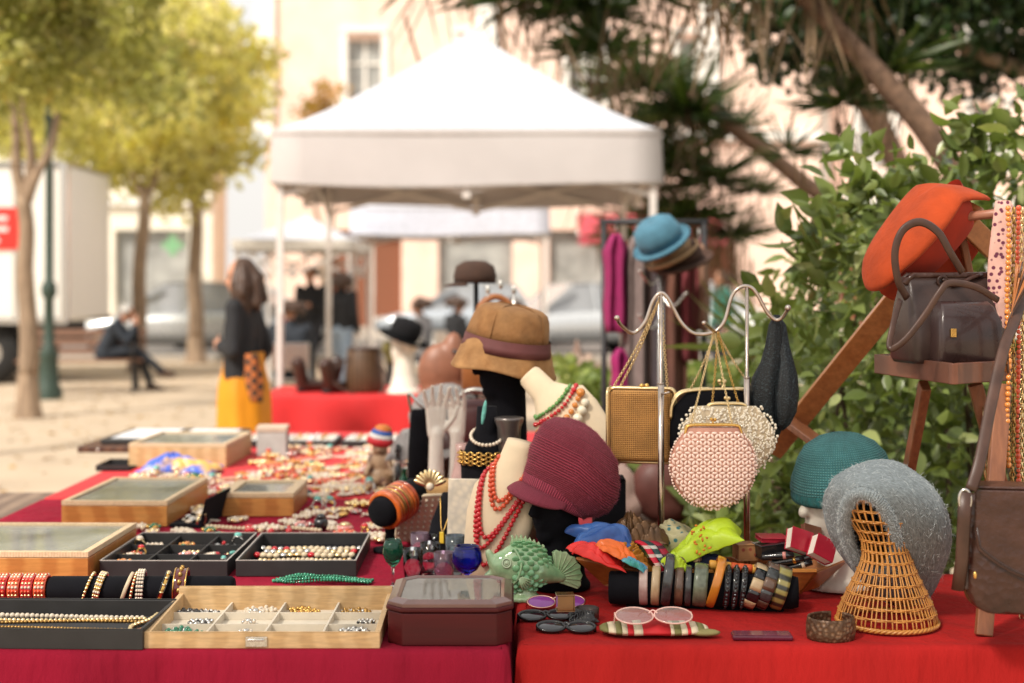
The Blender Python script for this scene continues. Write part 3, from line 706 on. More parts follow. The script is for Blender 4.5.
# ---------------------------------------------------------------- people
def V3(*a): return Vector(a)
def add_hand(m, wrist, dirn, side, s=1.):
    """palm and five tapering, slightly curled fingers"""
    d = Vector(dirn).normalized(); sd_ = Vector(side).normalized(); nn = d.cross(sd_).normalized()
    w0 = Vector(wrist); p1 = w0+d*.085*s
    for k in (-.026, -.009, .009, .026): m.cap(w0+d*.02*s+sd_*k*.7*s, p1+sd_*k*s, .0145*s, .0125*s, 8)
    for k, L in ((-.028, .06), (-.0095, .075), (.0095, .08), (.028, .07)):
        a = p1+sd_*k*s; b = a+(d+nn*.25+sd_*k*3).normalized()*L*.55*s; c = b+(d*.75+nn*.75).normalized()*L*.5*s
        m.cap(a, b, .0095*s, .0085*s, 8); m.cap(b, c, .0085*s, .007*s, 8)
    a = w0+d*.02*s+sd_*.03*s; b = a+(d*.6+sd_*.8+nn*.2).normalized()*.04*s; c = b+(d*.9+sd_*.3+nn*.4).normalized()*.035*s
    m.cap(a, b, .013*s, .011*s, 8); m.cap(b, c, .011*s, .008*s, 8)
def add_head(m, c, f, up=(0, 0, 1), s=1.):
    """head with brow, nose, jaw, chin, ears; f is the way the face looks"""
    f = Vector(f).normalized(); u = Vector(up); u = (u-f*u.dot(f)).normalized(); l = u.cross(f); R = Matrix((f, l, u)).transposed(); c = Vector(c)
    Q = lambda x, y, z: c+R@Vector((x*s, y*s, z*s))
    m.ball(Q(-.012, 0, .03), (.098*s, .076*s, .09*s), (20, 14), R); m.ball(Q(.022, 0, -.035), (.066*s, .058*s, .08*s), (20, 14), R)
    m.ball(Q(.06, 0, -.09), (.026*s, .03*s, .022*s), (12, 8), R)
    m.cap(Q(.082, 0, .012), Q(.104, 0, -.024), .010*s, .015*s); m.ball(Q(.078, 0, -.055), (.016*s, .026*s, .008*s), (12, 8), R); m.ball(Q(.076, 0, -.066), (.015*s, .022*s, .008*s), (12, 8), R)
    m.ball(Q(.066, 0, .035), (.024*s, .055*s, .012*s), (12, 8), R)
    for k in (-1, 1): m.ball(Q(-.005, .078*k*s/s, -.01), (.018*s, .010*s, .03*s), (8, 6), R); m.ball(Q(.05, .042*k, -.03), (.022*s, .018*s, .022*s), (8, 6), R)
    return Q, R
def face_bits(r, Q, R, s=1.):
    for k in (-1, 1):
        m = MB(); m.ball(Q(.078, .031*k, .012), (.008*s, .014*s, .0075*s), (8, 6), R); m.build('eye', pm('eye_dark', (.03, .02, .015), .2), r)
    m = MB(); m.ball(Q(.09, 0, -.0605), (.006*s, .024*s, .0035*s), (8, 6), R); m.build('mouth', pm('lips', (.30, .08, .06), .4), r)
def person(label, loc, rz, J, top, bottom, hairmat=None, skirt=None, hairlen=0, sleeves=1., group=None, vox=.012, face=True, shoe=None):
    """J: joints in local space, the figure facing +X"""
    r = thing('person', label, 'person', loc, rz, group=group); V = {k: Vector(v) for k, v in J.items()}
    f = V['look']; m = MB(); hd = V['head']; 
    def torso(m, e, full=True):
        p, c, nk = V['pelvis'], V['chest'], V['neck']; ax = (V['shL']-V['shR']).normalized(); hx = (V['hipL']-V['hipR']).normalized()
        for s_ in (-1, 1):
            m.cap(p+hx*.075*s_, c+ax*.085*s_, .105+e, .10+e); m.cap(c+ax*.07*s_+Vector((0, 0, .02)), (V['shL'] if s_ > 0 else V['shR']), .10+e, .055+e)
        m.cap(c, nk, .10+e, .055+e)
    def legs(m, e):
        for s_ in 'LR': m.cap(V['hip'+s_], V['kn'+s_], .088+e, .056+e); m.cap(V['kn'+s_], V['an'+s_], .055+e, .038+e)
        m.cap(V['hipL'], V['hipR'], .10+e, .10+e)
    def arms(m, e, k=1.):
        for s_ in 'LR': m.cap(V['sh'+s_], V['el'+s_], .052+e, .040+e); m.cap(V['el'+s_], V['el'+s_].lerp(V['wr'+s_], k), .040+e, (.04-.013*k)+e)
    torso(m, 0); legs(m, 0); arms(m, 0)
    m.cap(V['neck'], hd-Vector((0, 0, .05)), .052, .05)
    for s_ in 'LR':
        d = V['wr'+s_]-V['el'+s_]; add_hand(m, V['wr'+s_], V.get('hd'+s_, d), (1, 0, 0) if abs(d.normalized().x) < .7 else (0, 0, 1))
        a = V['an'+s_]; t = V['to'+s_]; m.cap(a+(a-t).normalized()*.04+Vector((0, 0, -.035)), t, .035, .028); m.cap(a, a.lerp(t, .5), .04, .035)
    Q, R = add_head(m, hd, f, V.get('up', (0, 0, 1)))
    blob(m, 'body', M['skin'], r, vox, 4)
    if face: face_bits(r, Q, R)
    m = MB(); torso(m, .014); arms(m, .013, sleeves); blob(m, 'top', top, r, vox, 5)
    if skirt: skirt(r, V)
    else: m = MB(); legs(m, .014); blob(m, 'trousers', bottom, r, vox, 5)
    for s_ in 'LR':
        m = MB(); a = V['an'+s_]; t = V['to'+s_]; m.cap(a+(a-t).normalized()*.045+Vector((0, 0, -.04)), t, .042, .036); m.cap(a+Vector((0, 0, -.01)), a.lerp(t, .45), .046, .04); blob(m, 'shoe', shoe or M['strap'], r, .012, 3)
    if hairmat:
        m = MB(); hc = hd-R@Vector((.03, 0, 0)); m.ball(Q(-.034, 0, .042), (.094, .086, .084), (20, 14), R)
        rg = random.Random(5)
        for k in range(int(34*(1 if hairlen else .4))):
            a = rg.uniform(1.15, 2*PI-1.15); d = Vector((math.cos(a), math.sin(a), 0)); p0 = Q(-.02+d.x*.08, d.y*.085, rg.uniform(.0, .08)); L = hairlen*rg.uniform(.6, 1)
            if L > .02:
                p1 = p0+R@Vector((d.x*.05-.01, d.y*.06, 0))+Vector((0, 0, -L*.5)); p2 = p1+Vector((rg.uniform(-.04, .03), rg.uniform(-.04, .04), -L*.5))
                m.cap(p0, p1, .028, .036, 8); m.cap(p1, p2, .036, .022, 8)
            else: m.ball(p0, .034, (8, 6))
        blob(m, 'hair', hairmat, r, .012, 2)
    return r
def stand(h=1.7, armL=None, armR=None, look=(1, 0, 0), step=.12, up=None):
    k = h/1.7; J = dict(pelvis=(0, 0, .93), chest=(.0, 0, 1.26), neck=(.0, 0, 1.44), head=(.025, 0, 1.585), hipL=(0, .085, .90), hipR=(0, -.085, .90), knL=(.05+step, .10, .49), knR=(.02-step*.4, -.10, .49),
             anL=(step, .10, .08), anR=(-step, -.10, .08), toL=(step+.17, .12, .035), toR=(-step+.17, -.12, .035), shL=(0, .185, 1.385), shR=(0, -.185, 1.385),
             elL=(-.03, .235, 1.10), elR=(-.03, -.235, 1.10), wrL=(.06, .245, .86), wrR=(.06, -.245, .86))
    if armL: J['elL'], J['wrL'] = armL
    if armR: J['elR'], J['wrR'] = armR
    J = {q: Vector(v)*k for q, v in J.items()}; J['look'] = Vector(look)
    return J
blackc = pm('black_knit_top', (.014, .014, .016), .8, var=.3, bump=.3, bs=200)
navy = pm('dark_suit_cloth', (.022, .028, .038), .8, var=.2)
def long_skirt(r, V):
    m = MB(); ym = pm('yellow_satin', (.66, .255, .006), .55, var=.12, vs=9, bump=.5, bs=14, stretch=(1, 1, .25), sheen=.2)
    pr = [(.160, 1.09), (.170, 1.0), (.205, .88), (.215, .78), (.22, .62), (.235, .4), (.26, .15), (.262, .13)]
    rings = []
    for i, (rr, z) in enumerate(pr):
        g_ = []
        for j in range(48):
            a = 2*PI*j/48; k = 1+(.02+.03*i/7)*math.sin(a*7+z*4)+.03*math.sin(a*3)*i/7; g_.append((rr*k*math.cos(a)*.9-.01, rr*k*math.sin(a), z))
        rings.append(g_)
    m.loft(rings, (False, False)); m.build('skirt', ym, r)
Yw = 9.1
J = stand(1.68, armL=((-.02, .25, 1.12), (.15, .08, 1.14)), armR=((-.1, -.25, 1.12), (.06, -.23, .90)), look=(1, .25, -.12), step=.03)
wm = person('standing woman with long dark hair, black top and long yellow skirt', (GX(243, Yw), Yw, 0), math.radians(170), J, blackc, None, M['hair'], long_skirt, .25, 1.)
wm.scale = (.86, .86, 1)
# patterned shawl hanging from her forearm
m = MB(); sh = pm('rust_plaid_shawl', (.42, .12, .03), .85, col2=(.05, .03, .02), pat='checker', ps=26, var=.2)
m.smooth = True; rings = []
for i in range(12):
    t = i/11; g_ = []
    for j in range(16):
        a = 2*PI*j/16; rr = (.034+.014*math.sin(t*PI))*(1+.25*math.sin(a*4+t*3)); g_.append((rr*math.cos(a)+.03*t, rr*.6*math.sin(a), -.30*t+.03))
    rings.append(g_)
m.loft(rings); o = m.build('patterned_shawl', sh, None, loc=(GX(252, 8.85), 8.84, 1.06)); tag(o, 'rust and black patterned shawl hanging from the forearm of the woman in yellow', 'shawl')
# man on the bench
J = dict(pelvis=(0, 0, .55), chest=(.13, 0, .84), neck=(.21, 0, 1.0), head=(.31, 0, 1.10), hipL=(.02, .09, .54), hipR=(.02, -.09, .54), knL=(.46, .10, .56), knR=(.44, -.05, .60), anL=(.62, .10, .10), anR=(.80, .0, .30),
         toL=(.79, .12, .04), toR=(.96, -.02, .24), shL=(.15, .19, .95), shR=(.17, -.19, .95), elL=(.38, .20, .74), elR=(.36, -.22, .72), wrL=(.42, .07, .95), wrR=(.43, -.06, .93), hdL=(.1, -.1, 1), hdR=(.1, .1, 1), look=(.8, -.1, -.55))
person('grey haired man in a dark suit sitting bent forward on the park bench', (GX(105, 19.85), 19.8, -.02), math.radians(4), J, navy, navy, pm('grey_hair', (.42, .40, .37), .7), None, 0, 1., vox=.015)
jeans = pm('light_jeans', (.30, .38, .48), .85, var=.15); dk = pm('dark_trousers', (.03, .03, .035), .85)
gj = pm('green_jacket', (.02, .12, .09), .8); gy = pm('grey_coat', (.22, .21, .21), .85)
person('passer-by dressed all in black walking beyond the white canopy legs', (GX(311, 20.5), 20.5, 0), math.radians(250), stand(1.74, armL=((0, .24, 1.12), (.2, .12, 1.15))), blackc, dk, M['hair'], None, 0, vox=.02)
person('passer-by in a black top and pale blue jeans between the canopy legs', (GX(341, 19.5), 19.5, 0), math.radians(70), stand(1.66), blackc, jeans, M['hair'], None, .12, vox=.02)
person('passer-by in a dark green jacket behind the clothes rail', (GX(722, 21), 21, 0), math.radians(200), stand(1.68), gj, dk, M['hair'], None, .1, vox=.02)
def seated(lbl, px, Y, rz, top):
    J = dict(pelvis=(0, 0, .53), chest=(.04, 0, .88), neck=(.06, 0, 1.05), head=(.10, 0, 1.20), hipL=(.02, .09, .5), hipR=(.02, -.09, .5), knL=(.45, .12, .52), knR=(.45, -.12, .52), anL=(.45, .12, .09), anR=(.40, -.12, .09),
             toL=(.62, .13, .04), toR=(.57, -.13, .04), shL=(.05, .19, 1.0), shR=(.05, -.19, 1.0), elL=(.12, .24, .76), elR=(.12, -.24, .76), wrL=(.36, .16, .70), wrR=(.36, -.16, .70), look=(1, .1, -.2))
    person(lbl, (GX(px, Y), Y, 0), rz, J, top, dk, M['hair'], None, .05, vox=.02)
    r = thing('chair', 'metal garden chair under the '+lbl.split(' ')[0]+' '+lbl.split(' ')[1]+' '+' '.join(lbl.split(' ')[2:5]), 'chair', (GX(px, Y), Y, 0), rz, 'chairs under the far canopies')
    m = MB(); m.bb(-.22, .22, -.22, .22, .42, .45); m.build('seat', M['silver'], r, bev=.01)
    m = MB(); m.bb(-.25, -.22, -.21, .21, .55, .85); m.build('backrest', M['silver'], r, bev=.01)
    for a in (-.2, .2):
        for b in (-.2, .2): m = MB(); m.tube([(a, b, 0), (a, b, .42 if a > 0 else .85)], .012); m.build('leg', M['silver'], r)
seated('seated person in a grey coat below the second canopy', 425, 19, math.radians(160), gy)
seated('seated person in dark clothes beside the black felt hat', 452, 20, math.radians(30), blackc)
seated('seated person with pale shirt far behind the brown cap', 516, 18, math.radians(200), pm('pale_blue_shirt', (.42, .46, .52), .85))
seated('seated person in black just right of the yellow skirt', 290, 16, math.radians(100), navy)
# ---------------------------------------------------------------- plants
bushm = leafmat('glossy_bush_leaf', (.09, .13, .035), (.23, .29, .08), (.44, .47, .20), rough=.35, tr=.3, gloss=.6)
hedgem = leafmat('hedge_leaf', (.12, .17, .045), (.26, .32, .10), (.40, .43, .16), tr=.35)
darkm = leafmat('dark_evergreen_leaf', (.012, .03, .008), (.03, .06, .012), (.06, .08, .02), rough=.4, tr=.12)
twig = pm('twig_bark', (.10, .07, .045), .9, var=.3)
r = thing('leafy_bush', 'large glossy leaved green bush filling the right side behind the goods', 'bush', (1.9, 5.1, 0))
rg = np.random.default_rng(4)
def bush_pts(n, x0, x1, y0, y1, topf, seed):
    rg = np.random.default_rng(seed); x = rg.uniform(x0, x1, n); y = rg.uniform(y0, y1, n); t = topf(x)
    z = t*(1-rg.uniform(0, 1, n)**1.3*.97)+rg.normal(0, .03, n); return np.stack([x, y, z], 1)
def topA(x):   # world x -> height of the foliage outline (local, root at y 5.1)
    px = 512+x*FPX/5.2
    return np.interp(px, [560, 640, 735, 790, 840, 900, 960, 1024, 1150, 1500], [.3, .55, .95, 1.45, 1.80, 1.90, 1.97, 2.05, 2.2, 2.2])+.05*np.sin(x*17)+.04*np.sin(x*41+1)
pts = bush_pts(15500, .62, 4.2, 4.75, 5.9, topA, 5); pts[:, 1] += (pts[:, 2] < 1.2)*0+.12*np.sin(pts[:, 0]*7+pts[:, 2]*5)
loc = np.array((1.9, 5.1, 0)); leaves('crown', pts-loc, .068, bushm, r, LEAF8, dirs=np.array((-.25, -.75, .1)), spread=.85, droop=.35, seed=6, jit=.6)
m = MB(); m.smooth = True; random.seed(3)
for k in range(34):
    bx = random.uniform(-1.0, 2.2); a = Vector((bx*.8, random.uniform(-.1, .6), 0)); h = float(topA(np.array([bx+1.9]))[0])*random.uniform(.75, 1.0)
    m.tube(bez([a, a+Vector((random.uniform(-.15, .15), random.uniform(-.1, .1), h*.5)), Vector((bx+random.uniform(-.2, .2), random.uniform(-.3, .4), h))], 5), [.016-.0012*i for i in range(11)], 6)
m.build('stem', twig, r)
# sprays that stand out of the outline
sp = []
for k in range(46):
    x = random.uniform(.95, 2.6); h = float(topA(np.array([x]))[0]); n = random.randint(6, 11); dx = random.uniform(-.5, .3)
    for i in range(n): t = i/n; sp.append((x+dx*t*.35+random.uniform(-.03, .03), 4.95+random.uniform(-.1, .1), h-.06+t*.22*(1 if random.random() < .8 else .4)))
leaves('spray', np.array(sp)-loc, .095, bushm, r, LEAF8, dirs=np.array((-.4, -.3, .5)), spread=.55, droop=.2, seed=9)
# lower, softer hedge behind the bag rack
r = thing('hedge', 'low blurred green hedge behind the chrome bag rack and clothes rail', 'hedge', (1.6, 8.2, 0))
def topB(x): return 1.12+.1*np.sin(x*2.2)+.05*np.sin(x*7)
n = 15000; x = RNG.uniform(-1.35, 3.2, n); y = RNG.uniform(-.45, .5, n); z = topB(x)*(1-RNG.uniform(0, 1, n)**1.5)
leaves('foliage', np.stack([x, y, z], 1), .07, hedgem, r, LEAF4, dirs=np.array((-.1, -.6, .3)), spread=.8, seed=21)
m = MB(); m.bb(-1.3, 3.1, -.3, .4, 0, .85); m.build('stem', pm('hedge_inner_shade', (.02, .035, .01), .95), r, disp=(.2, .2), bev=.05)  # no real stems: dark filler block, the hedge's inner shade put into its colour
# yucca-like palms hanging over the canopy
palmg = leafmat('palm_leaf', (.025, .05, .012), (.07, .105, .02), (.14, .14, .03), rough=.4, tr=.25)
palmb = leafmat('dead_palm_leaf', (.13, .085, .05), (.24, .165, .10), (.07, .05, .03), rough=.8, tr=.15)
SWORD = (np.array([(-.028, 0, 0), (.028, 0, 0), (.032, .35, .03), (-.032, .35, .03), (.022, .72, .0), (-.022, .72, .0), (0, 1, -.07)]), [(0, 1, 2, 3), (3, 2, 4, 5), (5, 4, 6)])
HANG = (np.array([(-.018, 0, 0), (.018, 0, 0), (.02, .4, .02), (-.02, .4, .02), (.01, .8, .05), (-.01, .8, .05), (.0, 1, .06)]), [(0, 1, 2, 3), (3, 2, 4, 5), (5, 4, 6)])
def rosette(r, c, s, n, seed, green=True, brown=1.):
    c = np.array(c); rg = np.random.default_rng(seed)
    if green:
        d = rg.normal(size=(n, 3)); d /= np.linalg.norm(d, axis=1)[:, None]; d[:, 2] = np.abs(d[:, 2])*.9-.25
        p = np.tile(c, (n, 1))+d*.05; leaves('crown', p, s, palmg, r, SWORD, dirs=d*4, spread=.35, seed=seed, jit=.3)
    nb = int(n*brown*.62)
    if nb:
        p = np.tile(c, (nb, 1))+rg.normal(size=(nb, 3))*np.array((.14, .14, .2))*s*1.6-np.array((0, 0, .1)); d = rg.normal(size=(nb, 3))*np.array((.35, .35, .1)); d[:, 2] -= 1.3
        leaves('dead_leaf_skirt', p, s*.95, palmb, r, HANG, dirs=d*3, spread=.5, seed=seed+1, jit=.4)
palmbark = pm('palm_bark', (.10, .06, .04), .95, var=.4, vs=12, bump=1., bs=30, col2=(.18, .11, .07), pat='noise', ps=14)
def palm(label, Y, path, heads, rad, s=.6, n=90, seed=1, base=None):
    b = path[0]; r = thing('palm_tree', label, 'palm tree', (GX(b[0], Y), Y, 0), group='shaggy palms behind the bush')
    pts = [P(px, py, Y)+Vector((0, dy, 0))-Vector(r.location) for px, py, dy in path]; m = MB(); m.smooth = True
    q = bez(pts, 6); m.tube(q, [rad*(1-.45*i/(len(q)-1)) for i in range(len(q))], 12); m.build('trunk', palmbark, r)
    for k, (px, py, dy, g_, br, sc) in enumerate(heads): rosette(r, P(px, py, Y)+Vector((0, dy, 0))-Vector(r.location), s*sc, int(n*sc*1.15), seed*50+k*3, g_, br)
    return r
palm('shaggy palm with thin dark leaning trunk right of the white canopy', 14.6, [(900, 560, 0), (880, 330, 0), (850, 225, 0), (800, 180, 0), (760, 150, -.1), (722, 122, -.1), (690, 90, 0)],
     [(690, 115, 0, 1, .5, 1.0), (655, 165, .1, 1, .7, .9), (715, 180, .2, 1, .6, .75), (645, 85, .1, 1, .5, 1.), (690, 215, 0, 1, 1.0, .7), (620, 130, .1, 1, .4, .7), (668, 215, .1, 1, .9, .6), (735, 130, .2, 1, .3, .6), (640, 235, .3, 1, 1., .6), (735, 235, .3, 1, .9, .7), (600, 185, .3, 1, .5, .6), (760, 190, .3, 1, .4, .5)], .115, .78, 110, 3)
palm('dark palm crown above the peak of the large canopy', 12.8, [(1010, 520, 1), (960, 250, 1), (860, 60, .6), (700, -50, .2), (560, -40, 0)],
     [(470, -20, 0, 1, .15, 1.), (415, -26, .1, 1, .1, .95), (540, -5, 0, 1, .25, 1.1), (585, 5, .2, 1, .3, 1.), (606, 45, .2, 1, .4, .8), (640, -10, 0, 1, .25, 1.), (505, -22, .2, 1, .15, .95)], .14, .75, 110, 7)
palm('shaggy palm with a thick pale leaning trunk crossing the upper right', 8.6, [(1120, 560, .2), (1040, 300, .2), (938, 146, 0), (890, 88, 0), (842, 36, 0), (790, -20, 0)],
     [(800, -45, 0, 1, .45, 1.), (740, -34, 0, 1, .35, .9), (700, -44, 0, 1, .35, .9), (850, -20, .1, 1, .35, 1.), (815, 140, .9, 1, .2, .5), (860, 95, .4, 1, .3, .7), (905, 60, .4, 1, .3, .8)], .10, .55, 110, 11)
# dense dark tree, top right
r = thing('dense_tree', 'dense dark evergreen tree shading the top right corner', 'tree', (4.3, 10.6, 0))
cl = puffs((-.9, 0, 3.72), (2.5, .9, .95), 42, .42, 31); p_, d_ = cloudpts(cl, 19000, 33, .1); p_ = p_[p_[:, 2] > 2.45+.25*np.sin(p_[:, 0]*3)]
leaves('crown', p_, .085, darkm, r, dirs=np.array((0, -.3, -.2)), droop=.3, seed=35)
m = MB(); m.smooth = True; limb(m, (.9, 0, 0), (.6, 0, 2.8), .17, .12); limb(m, (.6, 0, 2.7), (-1.6, .2, 3.6), .09, .03); limb(m, (.6, 0, 2.7), (-.4, 0, 4.2), .09, .03); limb(m, (.6, 0, 2.7), (1.3, .1, 4.0), .09, .03)
m.build('trunk', bark, r)
# green spiky plant in the bush
r = thing('yucca_plant', 'small spiky green plant with arching leaves left of the big bush', 'plant', (GX(770, 6.6), 6.6, 0))
m = MB(); m.tube([(0, 0, 0), (.02, 0, 1.2)], .05); m.build('trunk', palmbark, r)
c = np.array((0, 0, 1.22)); d = RNG.normal(size=(70, 3)); d[:, 2] = np.abs(d[:, 2])*.8; leaves('crown', np.tile(c, (70, 1)), .42, bushm, r, SWORD, dirs=d*3, spread=.3, seed=41)
# ---------------------------------------------------------------- our tables
tl, cl_ = cloth_table('market_table', 'long trestle table under the crimson cloth, front left', -1.72, -.012, 3.075, 5.2, M['cloth_l'], seed=2)
tag(cl_, 'dark crimson cloth over the front left table with jewellery cases', 'tablecloth')
tl2, cl2 = cloth_table('market_table', 'trestle table under red cloth at the far end of the jewellery row', -1.72, .27, 5.23, 7.5, pm('red_cloth_far', (.55, .03, .035), .75, var=.1, vs=6), seed=5)
tag(cl2, 'red cloth over the far table strewn with brooches', 'tablecloth')
tr, cr = cloth_table('market_table', 'table under the scarlet cloth carrying hats and bags, front right', .016, 1.75, 3.11, 3.88, M['cloth_r'], seed=8)
tag(cr, 'bright scarlet cloth over the front right table with hats and bangles', 'tablecloth')
tm, cm = cloth_table('market_table', 'small table behind the plum knitted cap', .02, .33, 3.93, 5.18, pm('red_cloth_mid', (.45, .02, .03), .75), seed=9)
tag(cm, 'red cloth on the small table carrying the black mannequin heads', 'tablecloth')

def bxy(px0, px1, y0, y1):
    return None
AVOID = []
def glass_box(label, c, w, d, h, rz, cols=3, rows=1, body=None, top=None, frame=.018):
    r = thing('display_case', label, 'case', (c[0], c[1], TZ), rz, 'glass topped wooden cases')
    AVOID.append((c[0], c[1], w/2+.03, d/2+.03))
    a, b = w/2, d/2; t = .011
    m = MB(); m.bb(-a, a, -b, -b+t, 0, h); m.bb(-a, a, b-t, b, 0, h); m.bb(-a, -a+t, -b+t, b-t, 0, h-.0005); m.bb(a-t, a, -b+t, b-t, 0, h-.0005); m.bb(-a+t, a-t, -b+t, b-t, .001, .006)
    m.build('body', body or M['wood_h'], r, bev=.0015)
    m = MB(); f = frame; z0, z1 = h+.002, h+.016
    for q in ([(-a, -b), (a, -b), (a-f, -b+f), (-a+f, -b+f)], [(a, b), (-a, b), (-a+f, b-f), (a-f, b-f)], [(-a, b), (-a, -b), (-a+f, -b+f), (-a+f, b-f)], [(a, -b), (a, b), (a-f, b-f), (a-f, -b+f)]): m.poly(q, z0, z1)
    m.build('lid_frame', top or M['wood_pz'], r)
    m = MB(); m.bb(-a+f-.002, a-f+.002, -b+f-.002, b-f+.002, h+.006, h+.009); m.build('pane', M['pane'], r)
    m = MB(); m.bb(-a+t, a-t, -b+t, b-t, .0065, h-.022); m.build('lining', M['grey_liner'], r)
    for i in range(1, cols): m = MB(); x = -a+w*i/cols; m.bb(x-.003, x+.003, -b+t, b-t, h-.0215, h-.004); m.build('divider', M['liner'], r)
    for i in range(1, rows): m = MB(); y = -b+d*i/rows; m.bb(-a+t, a-t, y-.002, y+.002, .0305, h-.006); m.build('divider', M['liner'], r)
    m = MB(); rg = random.Random(len(label))
    for i in range(int(w*d*1100)):
        m.m = rg.choice([0, 1, 2, 3]); m.ball((rg.uniform(-a+.03, a-.03), rg.uniform(-b+.03, b-.03), h-.018), (rg.uniform(.004, .012), rg.uniform(.004, .01), .006), (6, 4))
    m.build('rings_inside', [M['goldb'], M['pearl'], M['turq'], M['silver']], r)
    return r
glass_box('light wooden glass topped case with three compartments, cut by the left edge of the picture', (GX(-8, 4.04)+.02, 4.03), .66, .46, .058, math.radians(-1), 3)
glass_box('wide honey coloured glass topped case, behind the one cut by the left edge', (-1.285, 4.90), .345, .56, .066, math.radians(-1.5), 3)
glass_box('small honey coloured glass topped case standing among scattered brooches', (-.865, 4.98), .25, .33, .062, 0, 1, frame=.035)
glass_box('pale wooden glass case behind the blue and gold silk scarf', (-1.42, 6.32), .42, .5, .085, math.radians(-2), 1, body=M['wood_p'])
# dark trays with compartments
def tray(label, c, w, d, hf, hb, rz, cols, rows, wall, rim, floor, t=.008, name='jewellery_tray', divm=None, group=None, dz=.8):
    r = thing(name, label, 'tray', (c[0], c[1], TZ), rz, group); a, b = w/2, d/2; AVOID.append((c[0], c[1], a+.02, b+.02))
    sl = (hb-hf)
    m = MB(); m.bb(-a, a, -b, -b+t, 0, hf); m.bb(-a, a, b-t, b, 0, hb)
    for s in (-1, 1):
        x0, x1 = (-a, -a+t) if s < 0 else (a-t, a)
        v = [(x0, -b+t, 0), (x1, -b+t, 0), (x1, b-t, 0), (x0, b-t, 0), (x0, -b+t, hf), (x1, -b+t, hf), (x1, b-t, hf+sl*.5), (x0, b-t, hf+sl*.5)]
        m.add(v, [(0, 3, 2, 1), (4, 5, 6, 7), (0, 1, 5, 4), (1, 2, 6, 5), (2, 3, 7, 6), (3, 0, 4, 7)], smooth=False)
    m.bb(-a+t, a-t, -b+t, b-t, .001, .005); m.build('frame', wall, r, bev=.0012)
    m = MB(); e = .0012
    m.bb(-a-e*.3, a+e*.3, -b-e*.3, -b+t*.45, hf+.0005, hf+.002); m.bb(-a, -a+t*.45, -b+t, b-t, hf+.0005, hf+.002+sl*.0); m.bb(a-t*.45, a, -b+t, b-t, hf+.0005, hf+.002)
    m.bb(-a, a, b-t*.45, b, hb+.0005, hb+.002)
    m.build('rim', rim, r)
    m = MB(); m.bb(-a+t, a-t, -b+t, b-t, .0052, .009); m.build('lining', floor, r)
    dm = divm or floor
    for i in range(1, cols): m = MB(); x = -a+w*i/cols; m.bb(x-.0022, x+.0022, -b+t, b-t, .0092, hf*dz); m.build('divider', dm, r)
    for i in range(1, rows): m = MB(); y = -b+d*i/rows; m.bb(-a+t, a-t, y-.0018, y+.0018, .0093, hf*dz-.001); m.build('divider', dm, r)
    return r
velv = M['velvet']
t1 = tray('black leatherette tray holding pearl and gold chain necklaces, bottom left corner', (-1.145, 3.225), .70, .28, .043, .046, math.radians(-1.5), 1, 1, M['felt'], M['felt'], pm('black_lining', (.03, .03, .032), .8), .010, divm=M['felt'])
t2 = tray('open pale wooden jewellery case with twelve cream compartments and a clasp', (-.543, 3.255), .512, .335, .034, .062, 0, 4, 3, M['wood_p'], M['wood_p'], M['liner'], .012)
m = MB(); m.bb(-.035, .012, -.1715, -.168, .004, .026); m.tube([(-.03, -.173, .02), (.006, -.173, .02)], .003); m.build('clasp', M['silver'], t2, bev=.001)
t3 = tray('black tray of rings and brooches with nine small compartments', (-.938, 4.05), .345, .43, .042, .042, math.radians(-.5), 3, 3, M['felt'], M['edge_w'], velv, .007, divm=M['felt'])
t4 = tray('black open tray holding two rows of stone bracelets', (-.585, 4.05), .325, .42, .042, .042, math.radians(.5), 1, 1, M['felt'], M['edge_w'], velv, .007)
# content of t1: strands of pearls and chains
def strand(name, label, pts, r, mat, cat='necklace', group=None, step=None, clasp=None, q=(8, 6), jit=.1):
    m = MB(); pp = bez(pts, 6); o0 = Vector(pts[0]); pp = [p-o0 for p in pp]
    beads(m, pp, r, step, q, jit); o = m.build(name, mat, None, loc=o0); tag(o, label, cat, group); return o
for k, (y, zz, r_, mt, lb) in enumerate(((3.325, .0165, .0062, M['pearl'], 'white pearl strand along the back of the bottom left black tray'), (3.30, .016, .0055, M['goldb'], 'pale gold bead strand just in front of the pearls in the bottom left tray'),
        (3.275, .015, .0045, M['brass'], 'thin old brass bead chain in the middle of the bottom left tray'), (3.22, .0145, .004, M['brass'], 'fine dark gold chain lying slack in the bottom left tray'), (3.17, .0145, .0045, M['silver'], 'silver bead chain at the front of the bottom left tray'))):
    strand('necklace', lb, [(x, y+.012*math.sin(x*9+k*2)-.012*(x+1.1), TZ+zz-.004+.001) for x in np.linspace(-1.46, -.85, 14)], r_, mt, group='strands in the bottom left tray')
strand('necklace', 'gold bead strand curving down the right end of the bottom left tray', [(-.83, 3.33, TZ+.016), (-.835, 3.28, TZ+.016), (-.86, 3.22, TZ+.016), (-.85, 3.15, TZ+.016), (-.88, 3.12, TZ+.016)], .0065, M['goldb'])
strand('necklace', 'second gold bead strand beside the right end wall of the bottom left tray', [(-.815, 3.33, TZ+.018), (-.82, 3.26, TZ+.018), (-.825, 3.19, TZ+.018), (-.86, 3.125, TZ+.016)], .006, M['amber'])
